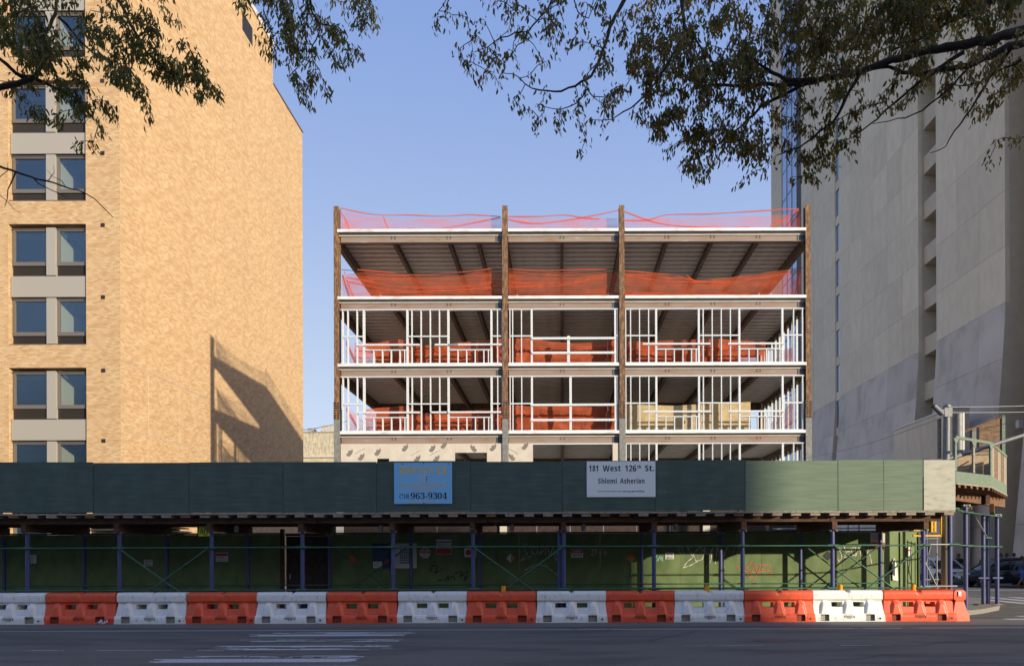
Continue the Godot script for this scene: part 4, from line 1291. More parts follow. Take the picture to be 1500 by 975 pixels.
func corner_shed():
	var t := thing("corner_shed", "raised corner sidewalk shed with open railing and brown timber deck", "sidewalk shed", Vector3(12.4, 0.13, -20.2))
	var pa := Vector3(10.62, 0, -18.3)
	var pb := Vector3(12.2, 0, -19.3)
	var pc := Vector3(14.35, 0, -21.9)
	var pd := Vector3(14.35, 0, -29.5)
	var lo := 3.68
	var hi := 3.99
	var corner := [pa, pb, pc, pd]
	var up := func(p: Vector3, h: float) -> Vector3: return Vector3(p.x, h, p.z)
	for i in 3:
		var a: Vector3 = corner[i]
		var b: Vector3 = corner[i + 1]
		var n := (b - a).normalized().cross(Vector3.UP).normalized()
		# toe board, deck edge, joist ends
		var l := snappedf(a.distance_to(b), 0.001)
		var turn := bar_basis(a, b)
		bx("toe_board", up.call((a + b) / 2, (lo + hi) / 2), Vector3(l, hi - lo, 0.02), M.rail_green, t, turn)
		bx("deck_plank", up.call((a + b) / 2, lo - 0.025) - n * 0.12, Vector3(l, 0.04, 0.30), M.timber_pale, t, turn)
		var k := int(l / 0.3)
		for j in k:
			var p: Vector3 = a.lerp(b, (j + 0.5) / k)
			bx("joist", up.call(p, lo - 0.085) - n * 0.42, Vector3(0.10, 0.075, 0.9), M.timber_warm, t, turn)
		# railing
		if i < 2:
			bx("top_rail", up.call((a + b) / 2, 4.9), Vector3(l, 0.075, 0.045), M.rail_green, t, turn)
			var m := 2 if i == 0 else 5
			for j in m + 1:
				var p: Vector3 = a.lerp(b, float(j) / m)
				if i == 0:
					bx("rail_post", up.call(p, 4.44), Vector3(0.09, 0.88, 0.045), M.timber_pale if j == 1 else M.rail_green, t, turn)
					var st := new_st()
					var q: Vector3 = up.call(p, 4.862)
					var d := (b - a).normalized()
					add_plate(st, [q - d * 0.13 + n * 0.03, q - Vector3(0, 0.18, 0) + n * 0.03, q + d * 0.13 + n * 0.03], n, 0.012)
					part("gusset", st, M.rail_green, t)
				elif j < m:
					var q: Vector3 = a.lerp(b, (j + 0.5) / m)
					bx("slat", up.call(q, 4.42), Vector3(l / m - 0.03, 0.86, 0.02), M.ply_brown if j % 2 else M.timber_pale, t, turn)
		else:
			bx("slat", up.call((a + b) / 2, 4.42), Vector3(l, 0.86, 0.02), M.ply_green[0], t, turn)
	var st := new_st()
	add_plate(st, [up.call(pa, lo - 0.006), up.call(pb, lo - 0.006), up.call(pc, lo - 0.006), up.call(pd, lo - 0.006), Vector3(11.4, lo - 0.006, -29.5), Vector3(11.4, lo - 0.006, -21.5), Vector3(10.62, lo - 0.006, -20.6)], Vector3.UP, 0.04)
	part("deck", st, M.timber, t)
	# timbers under the deck
	bar("beam", Vector3(10.7, 3.43, -19.0), Vector3(14.5, 3.43, -22.3), 0.26, 0.12, M.timber_warm, t)
	bar("beam", Vector3(11.5, 3.43, -21.3), Vector3(14.1, 3.43, -23.4), 0.26, 0.12, M.timber, t)
	bar("beam", Vector3(10.75, 3.17, -18.75), Vector3(11.0, 3.17, -22.0), 0.22, 0.12, M.timber, t)
	bar("beam", Vector3(13.05, 3.17, -20.6), Vector3(14.25, 3.17, -22.45), 0.24, 0.12, M.timber_warm, t)
	bar("beam", Vector3(13.0, 3.43, -20.7), Vector3(13.0, 3.43, -28.0), 0.26, 0.12, M.timber, t)
	# plywood enclosure on the deck
	bb("raw_panel", Vector3(13.05, 4.03, -22.3), Vector3(14.2, 5.02, -22.33), M.ply_raw, t)
	bb("rail_post", Vector3(12.98, 4.0, -22.27), Vector3(13.04, 5.08, -22.33), M.timber_pale, t)
	bb("top_rail", Vector3(12.6, 5.03, -22.25), Vector3(14.2, 5.09, -22.33), M.timber_pale, t)
	st = new_st()
	add_plate(st, [Vector3(14.1, 5.1, -22.9), Vector3(14.83, 5.1, -22.9), Vector3(14.83, 6.34, -22.9), Vector3(14.1, 6.08, -22.9)], Vector3(0, 0, 1), 0.02)
	part("tall_panel", st, M.ply_brown, t)
	bb("rail_post", Vector3(14.84, 3.9, -22.86), Vector3(14.95, 6.42, -22.95), M.rail_green, t)
	bar("sloping_rail", Vector3(13.45, 5.84, -22.88), Vector3(14.86, 6.38, -22.88), 0.06, 0.04, M.timber_warm, t)
	bb("rail_post", Vector3(13.85, 4.0, -22.88), Vector3(13.99, 6.02, -22.93), M.frame_dark, t)
	bar("knee_brace", Vector3(12.55, 4.02, -21.2), Vector3(13.5, 4.85, -22.2), 0.04, 0.04, M.frame_dark, t)
	# posts
	for p in [[10.65, -18.62, 2.93], [11.9, -20.0, 3.2], [13.72, -22.1, 3.05], [14.0, -22.3, 3.05], [14.2, -22.15, 3.05], [11.3, -21.6, 3.3], [13.0, -24.2, 3.3]]:
		var called := "post"
		shed_post(t, called, p[0], p[1], 0.15 if p[0] > 13.5 else 0.13, p[2], 0.062)
	for p in [[13.72, -22.1], [14.18, -22.2]]:
		bx("sole_plate", Vector3(p[0], 0.14, p[1]), Vector3(0.5, 0.045, 0.28), M.timber_warm, t)
	# green tie pipes and the knee brace
	for h in [2.03, 3.0]:
		rail_pipe(t, Vector3(10.68, h, -18.55), Vector3(11.95, h - 0.02, -19.93), M.pipe_green)
		rail_pipe(t, Vector3(11.95, h - 0.02, -19.93), Vector3(14.3, h - 0.02, -22.05), M.pipe_green)
		clamp_at(t, Vector3(11.92, h - 0.02, -19.92), M.pipe_green)
		clamp_at(t, Vector3(10.7, h, -18.54), M.pipe_green)
	rail_pipe(t, Vector3(12.7, 3.2, -21.1), Vector3(13.95, 2.28, -22.22), M.pipe_steel, "knee_brace_pipe")
	clamp_at(t, Vector3(13.9, 2.3, -22.2), M.pipe_green)
	for q in [[13.72, -22.1, 1.0], [14.2, -22.15, 1.0]]:
		clamp_at(t, Vector3(q[0], q[2], q[1] + 0.03), M.post_blue)
	# small street-name plate left on the railing
	var s := thing("railing_plate", "small white plate with a black letter Y behind the corner railing", "sign", Vector3(11.0, 4.2, -19.4))
	bb("board", Vector3(10.88, 4.08, -19.4), Vector3(11.23, 4.42, -19.42), M.ink, s)
	bb("face", Vector3(10.91, 4.11, -19.397), Vector3(11.20, 4.39, -19.405), M.paper, s)
	lettering("letter", "Y", Vector3(11.055, 4.25, -19.394), 0.2, M.ink, s)
	# scaffold frames standing behind the corner
	var fr := thing("scaffold_frame", "small steel scaffold frame standing behind the shed posts at the corner", "scaffold", Vector3(11.4, 0.13, -21.2))
	for p in [[11.05, -20.9], [11.3, -20.9], [11.55, -20.9], [11.55, -22.1], [11.05, -22.1]]:
		pipe("upright", Vector3(p[0], 0.13, p[1]), Vector3(p[0], 2.3, p[1]), 0.022, M.pipe_steel if p[1] < -22 or p[0] > 11.5 else M.post_blue, fr)
	pipe("cross_bar", Vector3(11.05, 1.0, -20.87), Vector3(11.6, 1.0, -20.87), 0.02, M.pipe_steel, fr)
	pipe("cross_bar", Vector3(11.05, 2.25, -20.87), Vector3(11.6, 2.25, -20.87), 0.02, M.pipe_steel, fr)
	pipe("diagonal_brace", Vector3(11.08, 1.05, -20.85), Vector3(11.36, 2.1, -20.85), 0.018, M.pipe_steel, fr)
	pipe("diagonal_brace", Vector3(11.12, 1.6, -20.83), Vector3(11.6, 0.62, -20.83), 0.018, M.pipe_steel, fr)

# ---------------------------------------------------------------- the green construction fence

const HZ := -20.6

func hoarding():
	var t := thing("plywood_fence", "dark green plywood construction fence behind the blue shed posts", "fence", Vector3(-5, 0.13, HZ))
	var x := -24.4
	var door_a: float = -8.384
	var door_b: float = -7.004
	var r := RandomNumberGenerator.new()
	r.seed = 4
	var stops := []
	while x < 9.6:
		var nx := minf(x + 1.22, 9.68)
		if x < door_b and nx > door_a:
			if door_a - x > 0.1:
				stops.append([x, door_a])
			if nx - door_b > 0.1:
				stops.append([door_b, nx])
		else:
			stops.append([x, nx])
		x = nx
	for s in stops:
		bb("plywood_panel", Vector3(s[0] + 0.003, 0.15, HZ + r.randf_range(-0.004, 0.005)), Vector3(s[1] - 0.003, 2.44, HZ - 0.02), M.hoard, t)
	bb("cap_rail", Vector3(-24.4, 2.445, HZ + 0.03), Vector3(door_a, 2.49, HZ - 0.07), M.ply_green[0], t)
	bb("cap_rail", Vector3(door_b, 2.445, HZ + 0.03), Vector3(9.68, 2.49, HZ - 0.07), M.ply_green[0], t)
	var d := bb("gate", Vector3(door_a + 0.10, 0.17, HZ - 0.06), Vector3(door_b - 0.02, 2.38, HZ - 0.09), M.door_brown, t)
	bb("gate_frame", Vector3(door_a - 0.05, 0.14, HZ + 0.03), Vector3(door_a + 0.05, 2.6, HZ - 0.08), M.timber, t)
	bb("gate_frame", Vector3(door_a + 0.1, 2.39, HZ + 0.01), Vector3(door_b, 2.47, HZ - 0.08), M.timber, t)
	bb("handle", Vector3(door_a + 0.2, 1.1, HZ - 0.03), Vector3(door_a + 0.24, 1.25, HZ - 0.06), M.pipe_steel, d)
	# the fence turns the corner in battened sheets, then runs up the side street
	var pts := [Vector3(9.69, 0, HZ), Vector3(11.2, 0, -21.35), Vector3(11.35, 0, -24), Vector3(11.35, 0, -36)]
	for i in 3:
		var a: Vector3 = pts[i]
		var b: Vector3 = pts[i + 1]
		var n := int(ceil(a.distance_to(b) / 0.9))
		for k in n:
			var p := a.lerp(b, float(k) / n)
			var q := a.lerp(b, float(k + 1) / n)
			bx("plywood_panel", (p + q) / 2 + Vector3(0, 1.31, 0), Vector3(snappedf(p.distance_to(q) - 0.006, 0.001), 2.34, 0.019), M.hoard, t, bar_basis(a, b))
			bx("batten", p + Vector3(0.02, 1.31, 0.035), Vector3(0.07, 2.3, 0.035), M.hoard, t, bar_basis(a, b))
	# spray-can tags
	graffiti(t)
	# site clutter showing over the fence
	var c := thing("site_scaffold", "thin scaffold tubes showing over the right end of the green fence", "scaffold", Vector3(9.0, 0.13, -23.0))
	for px in [8.878, 9.729, 10.097, 10.741]:
		pipe("upright", Vector3(px, 0.13, -23.0), Vector3(px, 3.2, -23.0), 0.026, M.pipe_steel, c)
	for h in [2.65, 2.95]:
		pipe("cross_bar", Vector3(7.2, h, -23.03), Vector3(11.0, h + 0.03, -23.03), 0.024, M.pipe_steel, c)
	var s := thing("site_shelter", "dark plywood partition standing behind the green fence", "partition", Vector3(-2, 0.13, -25.5))
	for k in 16:
		bb("panel", Vector3(-9.6 + k * 1.25, 0.13, -25.6), Vector3(-8.36 + k * 1.25, 4.18, -25.64), M.door_brown, s)
	for px in [-8.236, -2.116, 5.482, 9.18]:
		bb("upright", Vector3(px - 0.12, 0.13, -25.5), Vector3(px + 0.14, 4.2, -25.58), M.sheathing, s)
	var l := thing("timber_stack", "pale planks stacked high beside the brick wall behind the fence", "timber stack", Vector3(-13.4, 0.13, -23.5))
	var rr := RandomNumberGenerator.new()
	rr.seed = 21
	bb("plank", Vector3(-16.5, 0.13, -23.0), Vector3(-13.2, 2.45, -24.0), M.timber_pale, l)
	for k in 9:
		bx("plank", Vector3(-15.2 + rr.randf_range(-0.3, 0.9), 2.49 + k * 0.055, -23.5 + rr.randf_range(-0.1, 0.1)), Vector3(2.9, 0.045, 0.9), [M.timber_pale, M.ply_raw, M.timber_warm][k % 3], l, Basis(Vector3.UP, rr.randf_range(-0.08, 0.08)))

func stroke(st: SurfaceTool, pts: Array, wide: float):
	# a flat ribbon of paint lying on the fence
	var c := Curve2D.new()
	for i in pts.size():
		var d: Vector2 = (pts[mini(i + 1, pts.size() - 1)] - pts[maxi(i - 1, 0)]) / 5.0
		c.add_point(pts[i], -d, d)
	var l := c.get_baked_length()
	var n := maxi(4, int(l / 0.03))
	var prev := Vector2.ZERO
	var pn := Vector2.ZERO
	for i in n + 1:
		var p := c.sample_baked(l * i / n)
		var q := c.sample_baked(minf(l, l * i / n + 0.01)) - c.sample_baked(maxf(0, l * i / n - 0.01))
		var nn := Vector2(-q.y, q.x).normalized() * wide * 0.5 * (0.75 + 0.35 * sin(i * 0.9))
		if i > 0:
			var z := HZ + 0.0085
			quad(st, Vector3(prev.x - pn.x, prev.y - pn.y, z), Vector3(p.x - nn.x, p.y - nn.y, z), Vector3(p.x + nn.x, p.y + nn.y, z), Vector3(prev.x + pn.x, prev.y + pn.y, z))
		prev = p
		pn = nn

func tag_strokes(t: Node3D, label: String, m: Material, at: Vector2, size: Vector2, lines: Array, wide: float):
	var st := new_st()
	for l in lines:
		var pts := []
		for p in l:
			pts.append(at + Vector2(p[0], p[1]) * size)
		stroke(st, pts, wide)
	var o := part("graffiti", st, m, t)
	o.set_meta("label", label)

func graffiti(t: Node3D):
	# each tag is written in a unit box: x to the right, y up
	var word := [
		[[0.20, 0.92], [0.08, 0.98], [0.13, 0.62], [0.20, 0.42], [0.10, 0.30], [0.0, 0.10], [0.16, 0.22], [0.30, 0.36]],
		[[0.42, 0.86], [0.30, 0.62], [0.36, 0.40], [0.46, 0.52], [0.45, 0.78], [0.36, 0.86]],
		[[0.44, 0.80], [0.62, 0.90], [0.55, 0.62], [0.50, 0.40], [0.62, 0.62], [0.70, 0.92]],
		[[0.66, 0.40], [0.70, 0.92], [0.80, 0.30], [0.86, 0.88]],
		[[0.86, 0.85], [0.93, 0.10], [0.98, 0.60]]]
	tag_strokes(t, "pale spray-can word above an arc, left of the paired blue posts", M.spray_pale, Vector2(-1.195, 1.556), Vector2(1.15, 0.60), word, 0.022)
	tag_strokes(t, "pale sprayed arc under the pale word", M.spray_pale, Vector2(-1.071, 1.185), Vector2(1.0, 0.35), [[[0.0, 0.4], [0.3, 0.9], [0.65, 0.8], [1.0, 0.0]]], 0.022)
	tag_strokes(t, "large white spray-can word between quote marks", M.spray_white, Vector2(3.708, 1.309), Vector2(1.34, 0.78), [
		[[0.21, 0.90], [0.10, 0.98], [0.16, 0.70], [0.24, 0.52], [0.12, 0.36], [0.0, 0.10], [0.18, 0.20], [0.34, 0.36]],
		[[0.36, 0.86], [0.24, 0.62], [0.30, 0.36], [0.44, 0.42], [0.50, 0.72], [0.40, 0.90], [0.30, 0.80]],
		[[0.50, 0.92], [0.52, 0.66], [0.62, 0.60], [0.68, 0.92], [0.64, 0.40], [0.52, 0.08]],
		[[0.74, 0.26], [0.78, 0.95], [0.90, 0.30], [0.95, 0.0]], [[0.95, 0.0], [0.92, 0.55], [1.0, 0.88], [1.10, 0.95]]], 0.026)
	tag_strokes(t, "pair of white sprayed quote strokes", M.spray_pale, Vector2(3.564, 1.803), Vector2(0.2, 0.26), [[[0.0, 1.0], [0.4, 0.0]], [[0.5, 1.0], [1.0, 0.0]]], 0.02)
	tag_strokes(t, "pair of pale sprayed strokes after the large word", M.spray_pale, Vector2(5.232, 1.824), Vector2(0.2, 0.26), [[[0.4, 1.0], [0.0, 0.0]], [[1.0, 1.0], [0.7, 0.0]]], 0.02)
	tag_strokes(t, "pink and red spray-can scrawl", M.spray_red, Vector2(5.315, 0.958), Vector2(1.12, 0.66), [
		[[0.0, 0.72], [0.12, 0.60]], [[0.45, 1.0], [0.28, 0.62], [0.40, 0.42], [0.50, 0.72], [0.36, 0.80]], [[0.50, 0.86], [0.58, 0.36], [0.66, 0.72]],
		[[0.62, 0.80], [0.76, 0.74], [0.66, 0.48], [0.80, 0.50]], [[0.72, 0.78], [0.94, 0.76], [0.82, 0.52], [1.0, 0.44], [0.9, 0.34]], [[0.30, 0.40], [0.34, 0.14], [0.44, 0.36]], [[0.56, 0.30], [0.44, 0.0]], [[0.2, 0.5], [0.5, 0.44], [0.7, 0.46]]], 0.022)
	tag_strokes(t, "white spray-can word by the right-hand cross brace", M.spray_white, Vector2(8.364, 1.473), Vector2(1.02, 0.62), [
		[[0.16, 0.95], [0.04, 0.92], [0.10, 0.62], [0.16, 0.34], [0.06, 0.14], [0.0, 0.42]], [[0.20, 0.94], [0.28, 0.60], [0.22, 0.34], [0.40, 0.36]], [[0.26, 0.62], [0.40, 0.64]],
		[[0.42, 0.80], [0.46, 0.46], [0.55, 0.44], [0.56, 0.86], [0.46, 0.80]], [[0.56, 0.40], [0.66, 0.86], [0.72, 0.40]], [[0.76, 0.36], [0.80, 0.88], [0.90, 0.42], [0.95, 0.90]], [[0.96, 0.6], [1.04, 0.0]]], 0.026)
	tag_strokes(t, "small cyan sprayed letters", M.spray_cyan, Vector2(2.884, 1.597), Vector2(0.22, 0.19), [[[0.3, 0.9], [0.0, 0.7], [0.3, 0.5], [0.2, 0.0]], [[0.35, 0.0], [0.6, 0.9], [0.75, 0.1], [1.0, 1.0], [0.95, 0.0]]], 0.03)
	tag_strokes(t, "small pale sprayed figures", M.spray_pale, Vector2(0.948, 1.762), Vector2(0.46, 0.21), [[[0.0, 0.9], [0.14, 0.9], [0.08, 0.4], [0.0, 0.1], [0.16, 0.1]], [[0.22, 0.9], [0.34, 0.8], [0.30, 0.1]], [[0.86, 0.7], [0.96, 0.6], [0.92, 0.0]]], 0.022)
	tag_strokes(t, "dark sprayed scrawl under the stop placard", M.spray_dark, Vector2(-3.914, 0.979), Vector2(1.2, 0.55), [[[0.0, 0.6], [0.03, 0.95], [0.2, 0.9], [0.12, 0.5], [0.3, 0.75]], [[0.2, 0.1], [0.4, 0.14], [0.45, 0.4], [0.46, 0.12], [0.6, 0.4], [0.62, 0.1]], [[0.62, 0.5], [0.8, 0.62], [0.75, 0.3], [0.95, 0.6], [0.85, 0.1], [1.0, 0.4]]], 0.03)
	tag_strokes(t, "dark red sprayed mark left of the paper notice", M.sign_red, Vector2(-11.371, 1.515), Vector2(0.4, 0.26), [[[0.0, 0.5], [0.4, 0.9], [0.3, 0.2], [0.9, 0.8], [0.7, 0.1]]], 0.02)

func board(called: String, label: String, px: float, py: float, w: float, h: float, m: Material, turn := 0.0, z := HZ + 0.012) -> Node3D:
	var t := thing(called, label, "sign", Vector3(px, py, z))
	bx("board", Vector3(px, py, z), Vector3(w, h, 0.006), m, t, Basis(Vector3.BACK, turn))
	return t

func text_lines(t: Node3D, x: float, y0: float, w: float, n: int, gap: float, m: Material, z: float, th := 0.012):
	var st := new_st()
	var r := RandomNumberGenerator.new()
	r.seed = int(absf(x) * 50) + n
	for k in n:
		var l := w * r.randf_range(0.55, 1.0)
		add_box(st, Vector3(x - w / 2 + l / 2, y0 - k * gap, z + 0.0045), Vector3(l, th, 0.002))
	part("print_lines", st, m, t)

func hoarding_signs():
	var z := HZ + 0.012
	var t: Node3D
	t = board("paper_notice", "pair of pale paper notices half behind the first blue post", -15.965, 1.721, 0.34, 0.26, M.paper)
	text_lines(t, -15.965, 1.782, 0.28, 4, 0.055, M.ink_soft, z)
	t = board("paper_notice", "small white paper notice between the braces near the lime sign", -12.422, 1.597, 0.26, 0.19, M.paper)
	lettering("letter", "POST NO", Vector3(-12.422, 1.638, z + 0.004), 0.06, M.ink, t, false, 0.2)
	lettering("letter", "BILLS", Vector3(-12.422, 1.548, z + 0.004), 0.06, M.ink, t, false, 0.17)
	t = thing("lime_sign", "bright lime sign with black letters hung under the shed deck", "sign", Vector3(-9.753, 2.5, -18.72))
	bb("board", Vector3(-9.912, 2.599, -18.72), Vector3(-9.585, 2.336, -18.74), M.lime, t)
	bb("mount", Vector3(-9.95, 2.636, -18.725), Vector3(-9.922, 2.318, -18.75), M.ink, t)
	lettering("letter", "AD", Vector3(-9.762, 2.441, -18.717), 0.17, M.ink, t, false, 0.23, 400)
	bb("band", Vector3(-9.903, 2.576, -18.717), Vector3(-9.622, 2.557, -18.721), M.ink_soft, t)
	t = board("warning_sign", "red and white warning notice left of the brown gate", -10.197, 1.762, 0.37, 0.27, M.paper)
	bx("band", Vector3(-10.197, 1.84, z + 0.004), Vector3(0.36, 0.075, 0.004), M.sign_red, t)
	text_lines(t, -10.197, 1.77, 0.3, 3, 0.05, M.ink_soft, z)
	t = board("diamond_sign", "orange diamond placard beside the brown gate", -6.283, 1.659, 0.215, 0.215, M.sign_orange, PI / 4)
	t = board("permit_board", "tall navy permit board with white label at its foot", -5.377, 1.782, 0.56, 0.76, M.sign_navy)
	text_lines(t, -5.418, 2.071, 0.46, 7, 0.062, M.ink_soft, z)
	bx("label", Vector3(-5.5, 1.515, z + 0.004), Vector3(0.27, 0.2, 0.004), M.paper, t)
	bx("label", Vector3(-5.222, 1.618, z + 0.004), Vector3(0.13, 0.12, 0.004), M.sign_red, t)
	text_lines(t, -5.5, 1.566, 0.2, 3, 0.05, M.ink_soft, z + 0.002)
	t = board("drawing_board", "white board with a drawing of a tower block on the fence", -4.728, 1.782, 0.82, 0.75, M.paper)
	var st := new_st()
	for i in 5:
		for j in 6:
			add_box(st, Vector3(-4.8 + i * 0.062, 1.576 + j * 0.075, z + 0.0045), Vector3(0.045, 0.055, 0.002))
	part("drawing", st, M.ink_soft, t)
	t = board("stop_placard", "white octagonal stop placard with a red upper half", -4.069, 1.865, 0.01, 0.01, M.paper)
	for half in [[0, M.paper], [1, M.sign_red]]:
		var o := []
		for k in 8:
			var a := PI / 8 + k * PI / 4
			var rr := 0.17 if half[0] == 0 else 0.15
			var p := Vector3(-4.069 + cos(a) * rr, 1.865 + sin(a) * rr, z + 0.004 + half[0] * 0.003)
			o.append(p)
		if half[0] == 1:
			o = [Vector3(-4.069 + 0.142, 1.855, z + 0.007), o[0], o[1], o[2], o[3], Vector3(-4.069 - 0.142, 1.855, z + 0.007)]
		st = new_st()
		add_plate(st, o, Vector3(0, 0, 1), 0.003)
		part("face", st, half[1], t)
	lettering("letter", "STOP", Vector3(-4.069, 1.927, z + 0.0085), 0.09, M.paper, t, false, 0.22)
	text_lines(t, -4.069, 1.803, 0.18, 3, 0.04, M.ink_soft, z + 0.003, 0.01)
	t = board("site_sign", "white sign with a wide red foot between two blue posts", -3.492, 2.05, 0.46, 0.45, M.paper)
	bx("band", Vector3(-3.492, 1.916, z + 0.004), Vector3(0.44, 0.16, 0.004), M.sign_red, t)
	bx("band", Vector3(-3.492, 2.194, z + 0.004), Vector3(0.44, 0.03, 0.004), M.ink_soft, t)
	text_lines(t, -3.492, 2.112, 0.34, 3, 0.05, M.ink_soft, z)
	t = board("paper_notice", "white notice with a red round symbol behind the blue post", -2.699, 1.875, 0.36, 0.27, M.paper)
	st = new_st()
	add_tube(st, [Vector3(-2.76, 1.875, z + 0.003), Vector3(-2.76, 1.875, z + 0.007)], 0.085, 16)
	part("symbol", st, M.sign_red, t)
	t = board("diamond_sign", "half pale brown diamond placard behind the left cross brace", -1.473, 1.7, 0.20, 0.20, M.sign_tan, PI / 4)
	st = new_st()
	add_plate(st, [Vector3(-1.473, 1.7 - 0.14, z + 0.0055), Vector3(-1.473, 1.7 + 0.14, z + 0.0055), Vector3(-1.473 - 0.14, 1.7, z + 0.0055)], Vector3(0, 0, 1), 0.002)
	part("face", st, M.paper, t)
	t = board("warning_sign", "red and white warning notice right of the paired blue posts", 0.525, 1.844, 0.36, 0.27, M.paper)
	bx("band", Vector3(0.525, 1.906, z + 0.004), Vector3(0.34, 0.115, 0.004), M.sign_red, t)
	lettering("letter", "DANGER", Vector3(0.525, 1.906, z + 0.0065), 0.06, M.paper, t, false, 0.26)
	lettering("letter", "KEEP OUT", Vector3(0.525, 1.782, z + 0.0045), 0.055, M.ink, t, false, 0.28)
	t = board("diamond_sign", "tan and brown diamond placard half in sunlight", 2.153, 1.694, 0.215, 0.215, M.sign_tan, PI / 4)
	st = new_st()
	add_plate(st, [Vector3(2.153 - 0.15, 1.694, z + 0.0055), Vector3(2.153, 1.694 + 0.15, z + 0.0055), Vector3(2.153 + 0.15, 1.694, z + 0.0055)], Vector3(0, 0, 1), 0.002)
	part("face", st, M.sign_orange, t)
	t = board("paper_notice", "small white paper notice right of the cyan letters", 3.317, 1.756, 0.26, 0.2, M.paper)
	lettering("letter", "POST NO", Vector3(3.317, 1.795, z + 0.004), 0.055, M.ink, t, false, 0.19)
	lettering("letter", "BILLS", Vector3(3.317, 1.7, z + 0.004), 0.06, M.ink, t, false, 0.17)
	t = board("diamond_sign", "black diamond placard beside the last white spray word", 8.096, 1.741, 0.2, 0.2, M.ink, PI / 4)
	t = board("site_sign", "white sign with a red foot at the right end of the fence", 9.6, 2.174, 0.44, 0.5, M.paper)
	bx("band", Vector3(9.6, 2.04, z + 0.004), Vector3(0.43, 0.19, 0.004), M.sign_red, t)
	text_lines(t, 9.6, 2.339, 0.34, 3, 0.05, M.ink_soft, z)
	t = thing("torn_poster", "torn black and white poster on the battened corner fence", "poster", Vector3(10.25, 1.2, -20.9))
	var tb := bar_basis(Vector3(9.69, 0, HZ), Vector3(11.2, 0, -21.35))
	st = new_st()
	var pc := Vector3(10.22, 1.33, -20.79)
	var sh := []
	for q in [[-0.10, -0.34], [0.14, -0.36], [0.10, 0.06], [-0.02, 0.34], [-0.14, 0.18]]:
		sh.append(pc + tb.x * q[0] + Vector3(0, q[1], 0))
	add_plate(st, sh, tb.z, 0.004)
	part("sheet", st, M.paper, t)
	st = new_st()
	sh = []
	for q in [[-0.20, -0.10], [-0.02, -0.22], [-0.02, 0.30], [-0.16, 0.12]]:
		sh.append(pc + tb.z * 0.012 + tb.x * q[0] + Vector3(0, q[1], 0))
	add_plate(st, sh, tb.z, 0.004)
	part("torn_flap", st, M.ink, t)
	t = thing("paper_notice", "narrow white notice on the battened corner fence", "sign", Vector3(10.8, 1.8, -21.1))
	bx("board", Vector3(10.80, 1.85, -21.06), Vector3(0.16, 0.3, 0.006), M.paper, t, tb)
	bx("band", Vector3(10.80, 1.9, -21.055), Vector3(0.13, 0.05, 0.006), M.sign_red, t, tb)


# ---------------------------------------------------------------- water-filled traffic barriers

# half thickness of the barrier at height y
func barrier_half(y: float) -> float:
	if y < 0.19:
		return 0.235
	if y < 0.215:
		return lerpf(0.235, 0.19, (y - 0.19) / 0.025)
	if y < 0.54:
		return lerpf(0.19, 0.108, (y - 0.215) / 0.325)
	if y < 0.60:
		return lerpf(0.108, 0.162, smoothstep(0.54, 0.585, y))
	if y < 0.72:
		return 0.162
	return lerpf(0.06, 0.162, sqrt(maxf(0.0, 1.0 - pow((y - 0.72) / 0.10, 2.0))))

